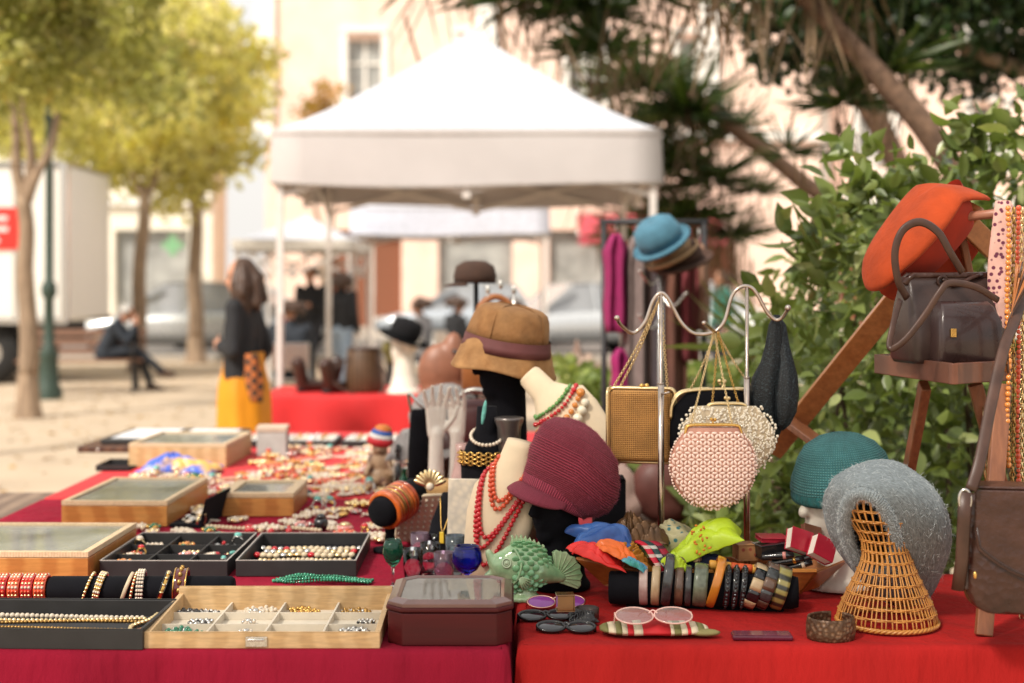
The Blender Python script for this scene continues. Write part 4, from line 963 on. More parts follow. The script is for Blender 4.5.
# small jewels ------------------------------------------------
def jewel_mesh(kind, m1, m2, s=1.):
    m = MB(); m.m = 0
    if kind == 'brooch':
        m.lathe([(.001, .002), (.013*s, .003), (.014*s, .005), (.010*s, .007), (.001, .008)], 14); m.m = 1; m.ball((0, 0, .008*s), (.006*s, .006*s, .004*s), (8, 6))
        for i in range(8): a = 2*PI*i/8; m.m = i % 2; m.ball((.012*s*math.cos(a), .012*s*math.sin(a), .006*s), .0038*s, (6, 4))
    elif kind == 'ring':
        m.torus((0, 0, .009*s), .009*s, .0017*s, (0, 1, .25), 16, 6); m.m = 1; m.ball((0, 0, .020*s), (.007*s, .006*s, .005*s), (8, 6)); m.m = 0; m.torus((0, 0, .0185*s), .0062*s, .0012*s, (0, 0, 1), 12, 5)
    elif kind == 'leaf':
        for i in range(5): a = -.8+.4*i; m.ball((.010*s*math.sin(a)*1.4, .010*s*math.cos(a)*1.2, .004*s), (.0035*s, .009*s, .0025*s), (8, 6), Euler((0, 0, -a)))
        m.m = 1; m.ball((0, -.002, .006*s), .004*s, (6, 4)); m.m = 0; m.tube([(0, 0, .003), (0, -.016*s, .003)], .0012*s, 5)
    elif kind == 'coil':
        for i in range(22): a = i*.62; rr = (.006+.0006*i)*s; m.m = i % 3 == 0; m.ball((rr*math.cos(a), rr*math.sin(a), (.004+.001*(i % 3))*s), .0036*s, (6, 4))
    elif kind == 'drop':
        for sx in (-1, 1): m.m = 1; m.ball((sx*.012*s, 0, .004*s), (.005*s, .008*s, .004*s), (8, 6)); m.m = 0; m.ball((sx*.012*s, .011*s, .003*s), .0025*s, (6, 4))
    return m.mesh(kind, [m1, m2])
KINDS = [('brooch', 'goldb', 'pearl'), ('brooch', 'pearl', 'goldb'), ('leaf', 'gold', 'pearl'), ('coil', 'pearl', 'ivory'), ('drop', 'goldb', 'turq'), ('brooch', 'silver', 'pinkst'), ('coil', 'coral', 'ivory'), ('leaf', 'silver', 'redbead'), ('brooch', 'brass', 'amber'), ('drop', 'gold', 'redbead'), ('coil', 'goldb', 'gold'), ('ring', 'gold', 'redbead'), ('ring', 'silver', 'turq'), ('brooch', 'gold', 'jade'), ('ring', 'goldb', 'pearl'), ('leaf', 'pearl', 'pearl')]
KW = {'goldb': 'pale gold', 'pearl': 'pearl white', 'gold': 'gold', 'ivory': 'ivory', 'turq': 'turquoise', 'silver': 'silver', 'pinkst': 'rose pink', 'coral': 'coral', 'redbead': 'red', 'brass': 'old brass', 'amber': 'amber', 'jade': 'green'}
JM = {}
def jewel(kd, x, y, z, label, group, s=1., rz=None):
    k, a, b = kd
    if kd not in JM: JM[kd] = jewel_mesh(k, M[a], M[b])
    nm = {'brooch': 'brooch', 'leaf': 'leaf_brooch', 'coil': 'coiled_bracelet', 'drop': 'earrings', 'ring': 'finger_ring'}[k]
    o = bpy.data.objects.new(nm, JM[kd]); COL.objects.link(o); o.location = (x, y, z); o.scale = (s, s, s); o.rotation_euler = (0, 0, random.uniform(0, 6.28) if rz is None else rz)
    tag(o, label, {'brooch': 'brooch', 'leaf': 'brooch', 'coil': 'bracelet', 'drop': 'earrings', 'ring': 'ring'}[k], group); return o
SH = {'brooch': 'round {} brooch with {} stones', 'leaf': '{} leaf brooch with {} centre', 'coil': 'coiled {} and {} bracelet', 'drop': '{} earrings with {} drops', 'ring': '{} ring with {} stone'}
def jl(kd, where): return SH[kd[0]].format(KW[kd[1]], KW[kd[2]])+' '+where
random.seed(21)
# in the nine compartments of the black tray
rows_ = ['front', 'middle', 'back']; cols_ = ['left', 'centre', 'right']; jk = 0
cell = [('silver', 'pearl'), ]
for ri in range(3):
    for ci in range(3):
        for n_ in range(2 if (ri+ci) % 2 == 0 else 3):
            kd = KINDS[(jk*5+3) % len(KINDS)]; jk += 1
            jewel(kd, -.938+(ci-1)*.115+random.uniform(-.038, .038), 4.05+(ri-1)*.14+random.uniform(-.035, .035), TZ+.0095, jl(kd, 'in %s %s cell of the black tray' % (rows_[ri], cols_[ci])), 'jewels in the black ring tray', random.uniform(1.25, 1.9))
# in the pale case
pk = [('coil', 'jade', 'silver'), ('coil', 'blackst', 'silver'), ('brooch', 'brass', 'ivory'), ('coil', 'pearl', 'ivory'), ('leaf', 'silver', 'pearl'), ('coil', 'gold', 'brass'), ('drop', 'goldb', 'amber'), ('coil', 'brass', 'silver'), ('brooch', 'silver', 'pearl'), ('coil', 'silver', 'blackst'), ('brooch', 'pearl', 'silver'), ('leaf', 'gold', 'ivory')]
KW['blackst'] = 'jet black'
ordn = ['first', 'second', 'third', 'fourth']
fill = {(0, 0): [0, 0, 8], (1, 0): [9], (2, 0): [1, 1, 9], (1, 1): [10], (2, 1): [3, 3, 10], (0, 1): [10], (0, 3): [9, 9, 10], (2, 2): [5, 5, 6], (1, 2): [], (0, 2): [4], (1, 3): [9], (2, 3): [7, 11, 7], }
for (ri, ci), L in fill.items():
    for n_, k in enumerate(L):
        kd = pk[k]; x = -.543+(ci-1.5)*.127+random.uniform(-.035, .035); y = 3.255+(ri-1)*.105+random.uniform(-.022, .022)
        jewel(kd, x, y, TZ+.0095, jl(kd, 'in the %s column, %s row, pale case' % (ordn[ci], rows_[ri])), 'jewels in the pale wooden case', random.uniform(1.1, 1.6))
# two rows of stone bracelets in black tray two
for k, (y, r_) in enumerate(((3.945, .0075), (3.985, .0075), (4.04, .011), (4.09, .011), (4.14, .010))):
    m = MB(); random.seed(60+k); x = -.725+.02*(k % 2)
    while x < -.445:
        m.m = random.choice([0, 0, 1, 2, 3]) if k >= 2 else random.choice([0, 1, 0, 1, 4]); m.ball((x+.585, .006*math.sin(x*40), 0), (r_, r_*1.0, r_*.8), (8, 6)); x += r_*1.75
    o = m.build('stone_bracelet', [M['ivory'], M['goldb'], M['silver'], M['redbead'], M['brass']], None, loc=(-.585, y, TZ+.0095+r_*.8))
    tag(o, ['front gold bead bracelet in the second black tray', 'gold bead bracelet second from the front in the second black tray', 'ivory and red stone bracelet in the middle of the second black tray', 'stone bracelet with red gems behind the middle one, second black tray', 'rearmost bracelet of silver and red stones in the second black tray'][k], 'bracelet', 'bracelets in the second black tray')
# green bead bundle
m = MB(); random.seed(9)
for k in range(7):
    y0 = (k-3)*.007; m.m = k % 2
    beads(m, bez([(-.125+random.uniform(-.01, .01), y0*.6, .004), (-.06, y0*1.5+random.uniform(-.004, .004), .006+.005*(k % 3)), (.02, y0*1.2, .007+.004*((k+1) % 3)), (.13, y0*.8, .004)], 6), .0042, None, (6, 4), .25)
o = m.build('bead_bundle', [M['jade'], pm('green_bead_light', (.04, .30, .17), .2, coat=.5)], None, loc=(-.50, 3.765, TZ), rot=(0, 0, -.06)); tag(o, 'bundle of shiny green bead strands lying on crimson cloth', 'necklace')
# black velvet roll, left
r = thing('bracelet_roll', 'black velvet roll lying behind the pearl tray, carrying bracelets', 'display roll', (-.90, 3.52, TZ+.034))
m = MB(); m.lathe([(.002, -.245), (.028, -.245), (.033, -.238), (.033, .205), (.028, .212), (.002, .212)], 28, d=(1, 0, 0)); m.build('roll', M['velvet'], r)
m = MB(); m.bb(-.2, .17, -.03, .03, -.034, -.028); m.build('base', M['velvet'], r)
def bangle(label, x, y, z, R, w, h, mats, tilt=(0, 0), d=(1, 0, 0), pat=0, group='bracelets on the left velvet roll', seed=0, cat='bangle', n=36):
    """a band around the axis d: w wide along the axis, h thick"""
    m = MB(); random.seed(seed); m.smooth = True
    pr = [(R, -w/2), (R+h*.8, -w/2+.001), (R+h, -w*.25), (R+h, w*.25), (R+h*.8, w/2-.001), (R, w/2), (R, -w/2)]
    if pat == 0: m.lathe(pr, n, d=d)
    if pat in (1, 2):
        m.lathe(pr, n, d=d); Rm = mrot(d)
        for i in range(int(2*PI*R/.0085)):
            a = 2*PI*i/int(2*PI*R/.0085); m.m = 1+(i % (len(mats)-1))
            for zz in ((-w*.28, 0, w*.28) if pat == 2 else (0,)): m.ball(Rm@Vector(((R+h)*math.cos(a), (R+h)*math.sin(a), zz)), (.004 if pat == 2 else .0045), (6, 4))
    if pat == 3:
        m.lathe(pr, n, d=d); m.m = 1
        for s in (-.42, .42): m.torus(Vector(mrot(d)@Vector((0, 0, w*s))), R+h, .0018, d, n, 6)
        m.m = 2
        Rm = mrot(d)
        for i in range(14): a = 2*PI*i/14; m.ball(Rm@Vector(((R+h)*math.cos(a), (R+h)*math.sin(a), 0)), (.006, .006, w*.25), (8, 6))
    if pat == 4:   # sections of two materials
        Rm = mrot(d)
        for i in range(12):
            m.m = i % 2; a0, a1 = 2*PI*i/12, 2*PI*(i+1)/12; g_ = []
            for k in range(4):
                a = a0+(a1-a0)*k/3; g_.append([tuple(Rm@Vector((q*math.cos(a), q*math.sin(a), zz))) for q, zz in pr[:-1]])
            m.loft(g_, (True, True)); 
            if i % 2: m.m = 2; m.torus((0, 0, 0), 0, 0, d, 3, 3) if False else None
    if pat == 5:   # twisted rope of wire
        for s in range(3):
            Rm = mrot(d); m.m = s % len(mats); m.tube([Rm@Vector(((R+.003+.003*math.cos(22*a+s*2.1))*math.cos(a), (R+.003+.003*math.cos(22*a+s*2.1))*math.sin(a), w*.3*math.sin(22*a+s*2.1))) for a in [2*PI*k/180 for k in range(180)]], .0028, 5, loop=True)
    o = m.build('bangle', mats, None, loc=(x, y, z), rot=(tilt[0], tilt[1], tilt[2] if len(tilt) > 2 else 0)); tag(o, label, cat, group); return o
zc = TZ+.036; yy = 3.52
bangle('slim gold bead bracelet tilted at the left of the velvet roll', GX(88, yy), yy, zc, .036, .008, .004, [M['gold'], M['goldb']], (0, .35, .1), pat=1)
bangle('broad gold filigree bracelet beside the slim tilted one', GX(100, yy), yy, zc, .036, .018, .004, [M['gold'], M['goldb'], M['pearl']], (0, .25, .05), pat=2)
bangle('plain tan wooden bangle on the left velvet roll', GX(127, yy), yy, zc, .038, .010, .005, [M['ivory']], (0, .35, .1))
bangle('black and white patterned bangle in the middle of the left velvet roll', GX(141, yy), yy, zc, .040, .020, .005, [M['blackst'], M['pearl'], M['pearl']], (0, .05, .15), pat=2)
bangle('coral and gold bangle leaning against the black and white one', GX(134, yy), yy, zc, .036, .008, .004, [M['coral'], M['goldb']], (0, .2, .1), pat=1)
bangle('gold bangle with dark stones leaning on the wide dark red cuff', GX(163, yy), yy, zc, .038, .013, .005, [M['gold'], M['blackst'], M['goldb']], (0, .35, .15), pat=3)
bangle('wide dark red cuff with gold rims at the right of the velvet roll', GX(181, yy), yy, zc+.004, .042, .034, .004, [pm('oxblood_enamel', (.10, .012, .015), .15, coat=.7), M['gold'], M['brass']], (0, .05, .1), pat=3)
for k in range(4):
    bangle('red and gold stone bracelet, number %s from the left edge beside the black roll' % ['one', 'two', 'three', 'four'][k], GX(4+13*k, 3.52), 3.52, TZ+.036, .030, .030, .005, [M['coral'] if k % 2 else M['redbead'], M['goldb'], M['pearl'], M['coral']], (0, 0, 0), pat=2, seed=k, cat='bracelet')
m = MB(); m.lathe([(.001, -.12), (.029, -.12), (.029, .12), (.001, .12)], 20, d=(1, 0, 0)); o = m.build('bracelet_roll', M['velvet'], None, loc=(GX(15, 3.52)-.06, 3.52, TZ+.032)); tag(o, 'short dark roll under the red and gold bracelets at the left edge', 'display roll')

# octagonal mahogany box
r = thing('jewellery_box', 'octagonal dark mahogany box with a glazed lid at the front of the crimson table', 'box', (-.137, 3.25, TZ))
def octo(a, b, c): return [(-a+c, -b), (a-c, -b), (a, -b+c), (a, b-c), (a-c, b), (-a+c, b), (-a, b-c), (-a, -b+c)]
a, b, c = .137, .145, .035
m = MB(); m.poly(octo(a, b, c), .0, .072); m.build('body', M['mahog'], r, bev=.003)
m = MB(); m.poly(octo(a+.004, b+.004, c), .0745, .084); m.build('moulding', M['mahog'], r, bev=.003)
m = MB(); O = octo(a, b, c); I = octo(a-.026, b-.026, c-.008); I2 = octo(a-.018, b-.018, c-.006)
for i in range(8):
    j = (i+1) % 8; v = [(*O[i], .0845), (*O[j], .0845), (*O[j], .092), (*O[i], .092), (*I2[i], .099), (*I2[j], .099), (*I[i], .095), (*I[j], .095), (*I[i], .0845), (*I[j], .0845)]
    m.add(v, [(0, 1, 2, 3), (3, 2, 5, 4), (4, 5, 7, 6), (6, 7, 9, 8)], smooth=False)
m.build('lid_frame', M['mahog_t'], r, bev=.001)
m = MB(); m.poly(octo(a-.027, b-.027, c-.008), .092, .0945); m.build('pane', panemat('box_lid_pane', (.95, .97, .97), .04, .1), r)
m = MB(); m.poly(octo(a-.028, b-.028, c-.009), .0848, .0865); m.build('lining', pm('pale_satin_lining', (.52, .47, .42), .6), r)
m = MB(); random.seed(4)
for k in range(26): m.m = k % 3; m.ball((random.uniform(-.09, .09), random.uniform(-.09, .09), .0885), (random.uniform(.004, .009), random.uniform(.004, .009), .0025), (6, 4))
m.build('jewels_inside', [M['goldb'], M['coral'], M['silver']], r)

# glasses ------------------------------------------------------
def goblet(label, px, py, H, R, mat, stem=.45, Y=None, name='goblet', cat='glass'):
    p = T(px, py); 
    if Y: p = Vector((GX(px, Y), Y, TZ))
    r = thing(name, label, cat, (p.x, p.y, TZ+.001), group='small glasses beside the octagonal box')
    if stem: 
        hs = H*stem; pr = [(R*.8, 0), (R*.8, .002), (R*.3, .004), (.003, .012), (.003, hs-.004), (.006, hs)]
        m = MB(); m.lathe(pr, 20, cap=(True, True)); m.build('stem', M['glass'], r)
        bp = [(.004, hs+.0005), (R*.7, hs+(H-hs)*.22), (R, hs+(H-hs)*.5), (R*.93, hs+(H-hs)*.8), (R*.78, H)]; ip = [(R*.74, H), (R*.88, hs+(H-hs)*.8), (R*.94, hs+(H-hs)*.5), (R*.6, hs+(H-hs)*.27), (.001, hs+(H-hs)*.15)]
    else:
        bp = [(R*.75, 0), (R*.8, .004), (R*.95, H*.5), (R, H)]; ip = [(R*.94, H), (R*.88, H*.5), (R*.7, .008), (.001, .008)]
    m = MB(); m.lathe(bp+ip, 24, cap=(True, False)); m.build('bowl', mat, r); return r
goblet('green glass goblet with clear stem, leftmost of the small glasses', 393, 588, .125, .027, M['glass_g'], .42)
goblet('cobalt blue glass goblet right of the clear tumblers', 467, 583, .130, .039, M['glass_b'], .42, Y=3.58)
for k, (px, py, mt, lb) in enumerate(((413, 584, 'glass', 'clear ribbed tumbler next to the green goblet'), (430, 577, 'glass', 'clear small glass second after the green goblet'), (444, 588, 'glass_p', 'pink tinted tumbler in the middle of the small glasses'), (455, 574, 'glass_t', 'pale blue tall glass behind the cobalt goblet'), (420, 566, 'glass_p', 'pink small glass at the back behind the clear tumblers'), (437, 565, 'glass', 'clear glass at the back of the small glasses'))):
    goblet(lb, px, py, .092 if k != 3 else .105, .027, M[mt], 0, name='tumbler')
m = MB(); m.lathe([(.001, .002), (.045, .003), (.062, .009), (.064, .011), (.045, .006), (.001, .005)], 36, cap=(False, True)); o = m.build('dish', [pm('pink_porcelain', (.70, .42, .42), .2, coat=.6)], None, loc=(T(478, 588).x, T(478, 588).y, TZ)); tag(o, 'shallow pink rimmed porcelain dish behind the octagonal box', 'dish')

# bangle stack on a stand
p = Vector((GX(390, 4.2), 4.2, 0)); r = thing('bangle_stand', 'black stand with a tilted bar carrying the amber bangles', 'stand', (p.x, p.y, TZ))
ax = Vector((.50, .78, .22)).normalized(); cz = GZ(512, 4.15)-TZ; c0 = Vector((-.02, -.06, cz))
m = MB(); m.lathe([(.05, 0), (.05, .008), (.018, .014), (.014, .05), (.02, cz-.03)], 20, cap=(True, True)); m.build('base', M['velvet'], r)
m = MB(); m.lathe([(.001, -.012), (.040, -.012), (.044, 0), (.044, .17), (.03, .18), (.001, .18)], 28, c0, ax); m.build('bar', M['velvet'], r)
amb = [pm('amber_resin', (.50, .10, .015), .12, coat=.8, var=.4, vs=40), pm('tortoise_resin', (.22, .04, .012), .12, coat=.8, col2=(.50, .14, .02), pat='noise', ps=30), M['brass'], pm('rust_resin', (.32, .05, .012), .15, coat=.8, var=.3)]
for k, (w_, R_, mt, lb) in enumerate(((.018, .047, 0, 'front amber resin bangle on the tilted stand'), (.014, .046, 1, 'tortoiseshell bangle second from the front on the tilted stand'), (.008, .046, 2, 'thin brass bangle third on the tilted stand'), (.012, .046, 3, 'rust red bangle fourth on the tilted stand'), (.007, .046, 2, 'thin brass bangle fifth on the tilted stand'), (.014, .046, 1, 'tortoiseshell bangle sixth on the tilted stand'), (.016, .046, 0, 'amber bangle second from the back on the tilted stand'), (.014, .046, 3, 'rust red bangle at the back of the tilted stand'))):
    d = sum((.018, .014, .008, .012, .007, .014, .016, .014)[:k])+w_/2; q = Vector(r.location)+c0+ax*(d+.012)
    bangle(lb, q.x, q.y, q.z, R_, w_*.92, .012, [amb[mt]], (0, 0), d=ax, group='amber bangles on the tilted stand')
# scattered jewels on the red cloth
AVOID += [(-.75, 3.8, .3, .1)]
random.seed(77); cnt = 0; placed = []
rowsz = [(4.35, 4.75, 'just behind the black trays'), (4.75, 5.25, 'beside the small honey case'), (5.25, 5.75, 'behind the small honey case'), (5.75, 6.2, 'midway along the far cloth'), (6.2, 6.75, 'near the far cloth end')]
tries = 0
while cnt < 285 and tries < 14000:
    tries += 1; y = 4.33+2.4*random.random()**.8; x = random.uniform(-1.25 if y < 5.6 else -1.1, -.32)
    if y > 5.4 and random.random() < .0: continue
    if any(abs(x-a) < c and abs(y-b) < d for a, b, c, d in AVOID) or any((x-a)**2+(y-b)**2 < .0015 for a, b in placed): continue
    placed.append((x, y)); where = [w_ for a, b, w_ in rowsz if a <= y < b or (a == 4.35 and y < 4.35)][0]; kd = KINDS[random.choice([0, 1, 2, 3, 3, 10, 10, 0, 5, 6, 7, 8, 9, 11, 12, 13, 14, 15, 1, 1, 15, 3])]
    jewel(kd, x, y, TZ, jl(kd, where), 'jewels strewn on the red cloth', random.uniform(1.3, 2.6)); cnt += 1
for k, (lb, mt, pts) in enumerate((('thin gold chain curving behind the black trays', 'goldb', [(-1.12, 4.36, 0), (-1.0, 4.33, 0), (-.86, 4.34, 0), (-.74, 4.31, 0)]), ('ivory bead strand running across the cloth past the small case', 'ivory', [(-.98, 4.58, 0), (-.86, 4.54, 0), (-.74, 4.56, 0), (-.6, 4.5, 0)]),
        ('pearl strand in a loose curve left of the bottles', 'pearl', [(-.9, 5.55, 0), (-.75, 5.45, 0), (-.6, 5.52, 0), (-.45, 5.42, 0)]), ('coral bead strand stretched across the far red cloth', 'coral', [(-1.1, 5.72, 0), (-.95, 5.66, 0), (-.78, 5.74, 0), (-.62, 5.66, 0)]),
        ('cream bead strand at the far left by the silk scarf', 'ivory', [(-1.35, 5.72, 0), (-1.22, 5.66, 0), (-1.1, 5.7, 0), (-1.0, 5.9, 0)]), ('white stone strand below the pale tray at the far end', 'pearl', [(-.95, 6.3, 0), (-.8, 6.38, 0), (-.65, 6.3, 0), (-.5, 6.36, 0)]), ('pale gold strand in the middle of the far cloth', 'goldb', [(-.85, 5.95, 0), (-.7, 6.02, 0), (-.55, 5.93, 0), (-.4, 6.0, 0)]))):
    strand('necklace', lb, [(x, y, TZ+.007) for x, y, z in pts], .0075 if k > 0 else .004, M[mt], group='strands strewn on the red cloth')
# open black display with foil in front of the wide case
r = thing('open_box', 'small open black box lined with pale foil between the honey coloured cases', 'box', (-1.045, 4.72, TZ), -.1)
m = MB(); m.bb(-.05, .055, -.13, .13, 0, .012); m.build('tray', M['velvet'], r, bev=.002)
m = MB(); m.box((.062, 0, .05), (.006, .26, .09), Euler((0, .25, 0))); m.build('lid', M['velvet'], r, bev=.002)
m = MB(); random.seed(5)
for k in range(14): m.m = k % 2; m.ball((random.uniform(-.03, .035), random.uniform(-.11, .11), .017), (.012, .016, .006), (8, 6), Euler((0, 0, random.random()*3)))
m.build('trinkets', [M['silver'], M['pearl']], r)
# silk scarf blue and gold, crumpled cloth helper
from mathutils import noise as mn
def crumple(name, label, c, size, mats, seed, cat='scarf', amp=.22, freq=3., rot=(0, 0, 0), n=(56, 36), group=None, solid=.0015):
    """a heap of folded cloth: a sheet gathered into long rounded folds that droop to the edge"""
    a, b, h = size; nu, nv = n; v = []; f = []; uv = []; o = Vector((seed*3.1, seed*1.7, seed*.9)); th = (seed*1.3) % 1.2-.6
    for i in range(nv+1):
        for j in range(nu+1):
            u, w_ = -1+2*j/nu, -1+2*i/nv; q = Vector((u*1.1, w_*1.1, 0))+o
            X = a*(u*.92+.38*mn.noise(q)); Y = b*(w_+.38*mn.noise(q+Vector((7, 3, 1))))
            dome = max(0, 1-abs(u)**2.6)**.6*max(0, 1-abs(w_)**2.6)**.6; nz = mn.noise(q*.9+Vector((2, 9, 4)))
            ph = freq*2.1*(u*math.sin(th)+w_*math.cos(th))+2.6*mn.noise(q*.8); f1 = abs(math.sin(ph))**.75
            ph2 = freq*3.4*(u*math.cos(th*2)+w_*.4)+3*mn.noise(q*1.3+Vector((1, 1, 8))); f2 = abs(math.sin(ph2))**.8
            Z = h*(dome*(1.15+.7*nz)+amp*1.5*(f1-.5)*(.35+.65*dome)+amp*.7*(f2-.5)*(.3+.7*dome))-h*.55
            v.append((X, Y, max(Z, -h*.8)))
    for i in range(nv):
        for j in range(nu): k = i*(nu+1)+j; f.append((k, k+1, k+nu+2, k+nu+1)); uv.append([(j/nu, i/nv), ((j+1)/nu, i/nv), ((j+1)/nu, (i+1)/nv), (j/nu, (i+1)/nv)])
    m = MB(); m.add(v, f, uv, smooth=True); ob = m.build(name, mats, None, loc=c, rot=rot, solid=solid, sub=1)
    return tag(ob, label, cat, group)
crumple('silk_scarf', 'crumpled blue and gold silk scarf behind the wide honey case', (GX(181, 5.95), 5.9, TZ+.035), (.18, .10, .045), pm('blue_gold_silk', (.05, .12, .55), .35, col2=(.62, .38, .10), pat='noise', ps=9, pw=.52, sharp=True, sheen=.3), 3, amp=.35)
for k in range(9):
    x = GX(138+9.5*k, 5.72); jewel(KINDS[[1, 0, 12, 3, 14, 5, 13, 2, 1][k]], x, 5.71+.03*(k % 2), TZ, jl(KINDS[[1, 0, 12, 3, 14, 5, 13, 2, 1][k]], 'before the blue silk scarf'), 'row in front of the silk scarf', 2.2)
# black attache cases with white panels, far left
r = thing('black_case', 'flat black case with two white cards inside, far left end of the row', 'case', (GX(180, 6.95), 6.92, TZ+.030), math.radians(-2))
m = MB(); m.bb(-.30, .30, -.26, .26, 0, .022); m.build('body', M['felt'], r, bev=.004)
for k in (-1, 1): m = MB(); m.bb(.145*k-.12, .145*k+.12, -.21, .21, .0225, .025); m.build('card', pm('pale_card', (.70, .70, .72), .5), r)
r = thing('drawer_box', 'low dark brown drawer box under the black case with white cards', 'box', (GX(165, 7.0), 6.78, TZ), math.radians(-2))
m = MB(); m.bb(-.30, .22, -.2, .38, 0, .028); m.build('body', M['wood_d'], r, bev=.003)
for k in (-1, 0): m = MB(); m.ball((.2*k, -.21, .014), .008); m.build('knob', M['silver'], r)
r = thing('black_tray', 'shallow black tray beside the pale glass case at the left edge of the cloth', 'tray', (GX(133, 6.2), 6.05, TZ), 0)
m = MB(); m.bb(-.09, .05, -.1, .12, 0, .008); m.build('base', M['velvet'], r, bev=.002)
m = MB()
for q in ((-.09, .05, -.1, -.094), (-.09, .05, .114, .12)): m.bb(*q, .0085, .025)
m.bb(-.09, -.084, -.094, .114, .0085, .025); m.build('rim', M['felt'], r)
for k, (px, lb) in enumerate(((235, 'white velvet tray of trinkets left of the grey block'), (312, 'white velvet tray of trinkets right of the grey block'), (372, 'white velvet tray of trinkets beside the turbaned figurine'))):
    r = thing('trinket_tray', lb, 'tray', (GX(px, 6.95), 6.95, TZ), 0, 'pale trays at the far end of the cloth')
    m = MB(); m.bb(-.135, .135, -.14, .14, 0, .03); m.build('frame', M['felt'], r, bev=.003)
    m = MB(); m.bb(-.12, .12, -.125, .125, .0305, .032); m.build('lining', M['white'], r)
    m = MB(); random.seed(k+8)
    for q in range(30): m.m = q % 3; m.ball((-.10+.04*(q % 6)+random.uniform(-.012, .012), -.095+.045*(q//6)+random.uniform(-.012, .012), .036), (.011, .010, .007), (6, 4))
    m.build('trinkets', [M['silver'], M['brass'], M['pearl']], r)
r = thing('cash_box', 'pale grey block shaped box at the foot of the canopy pole', 'box', (GX(273, 6.5), 6.5, TZ), .05)
m = MB(); m.bb(-.066, .066, -.06, .06, 0, .11); m.build('body', pm('grey_card', (.42, .42, .39), .8, var=.1), r, bev=.003)
m = MB(); m.bb(-.069, .069, -.063, .063, .1105, .135); m.build('lid', pm('tan_card', (.52, .42, .32), .8, var=.1), r, bev=.003)
# figurine with turban
p = Vector((GX(380, 5.45), 5.45, TZ)); r = thing('figurine', 'small seated figurine wearing a red, white and blue turban', 'figurine', p)
m = MB(); m.ball((0, 0, .045), (.05, .045, .045)); m.ball((0, 0, .10), (.038, .034, .05)); m.ball((0, -.005, .155), (.03, .03, .034), (20, 14)); m.cap((-.03, -.01, .12), (-.05, -.04, .06), .015, .012); m.cap((.03, -.01, .12), (.05, -.04, .06), .015, .012); m.ball((0, -.035, .15), (.006, .008, .008)); m.cap((-.02, -.02, .03), (-.03, -.07, .02), .02, .015); m.cap((.02, -.02, .03), (.03, -.07, .02), .02, .015)
blob(m, 'body', pm('painted_clay', (.46, .30, .18), .45, col2=(.12, .05, .03), pat='noise', ps=25, pw=.55, sharp=True), r, .005, 3)
m = MB()
for k, (mt, z, R_) in enumerate(((0, .185, .05), (1, .20, .045), (2, .212, .04), (3, .225, .032))): m.m = mt; m.torus((.004*k, 0, z), R_-.016, .018, (.15, -.1, 1), 24, 10)
m.m = 3; m.ball((.01, 0, .232), (.03, .03, .015))
m.build('turban', [pm('red_silk', (.55, .02, .03), .5), pm('white_silk', (.72, .70, .66), .5), pm('blue_silk', (.03, .10, .38), .5), pm('orange_silk', (.60, .18, .03), .5)], r)
# bottles
for k, (px, Y, H, R_, mt) in enumerate(((398, 5.35, .17, .026, 'clear square shouldered bottle left of its neighbours'), (409, 5.55, .20, .03, 'tall clear bottle behind the porcelain hand'), (404, 5.1, .13, .026, 'short greenish bottle in front of the tall one'), (418, 5.15, .11, .024, 'small clear flask nearest the porcelain hand'))):
    r = thing('bottle', mt, 'bottle', (GX(px, Y), Y, TZ+.001), 0, 'glass bottles by the porcelain hands')
    m = MB(); m.lathe([(R_*.9, 0), (R_, .006), (R_, H*.55), (R_*.4, H*.72), (R_*.35, H*.9), (R_*.5, H*.92), (R_*.5, H*.95), (R_*.26, H*.95), (R_*.26, H*.72), (R_*.88, H*.53), (R_*.88, .01), (.001, .008)], 20, cap=(True, False)); m.build('body', M['glass'] if k != 2 else M['glass_g'], r)
    m = MB(); m.ball((0, 0, H*1.0), (R_*.42, R_*.42, R_*.5)); m.build('stopper', M['coral'] if k % 2 else M['glass'], r)
# small dark lumps near the tray
for k, (px, py, mt, lb, sz) in enumerate(((321, 530, 'blackst', 'rounded black glass paperweight behind the second black tray', (.024, .022, .03)), (308, 497, 'turq', 'small dark teal trinket pot right of the small case', (.02, .02, .016)), (345, 532, 'pinkst', 'pinkish trinket pot right of the black paperweight', (.028, .022, .018)))):
    p = T(px, py); r = thing('trinket_pot', lb, 'trinket', (p.x, p.y, TZ))
    m = MB(); m.lathe([(sz[0]*.6, 0), (sz[0], sz[2]*.5), (sz[0]*.95, sz[2]*1.0), (sz[0]*.7, sz[2]*1.3)], 20, cap=(True, True)); m.build('body', M[mt] if k != 1 else pm('dark_teal_glaze', (.02, .06, .07), .2, coat=.6), r)
    m = MB(); m.lathe([(sz[0]*.75, sz[2]*1.305), (sz[0]*.5, sz[2]*1.6), (.004, sz[2]*1.75)], 20, cap=(True, True)); m.build('lid', M['goldb'] if k == 2 else M['blackst'], r)
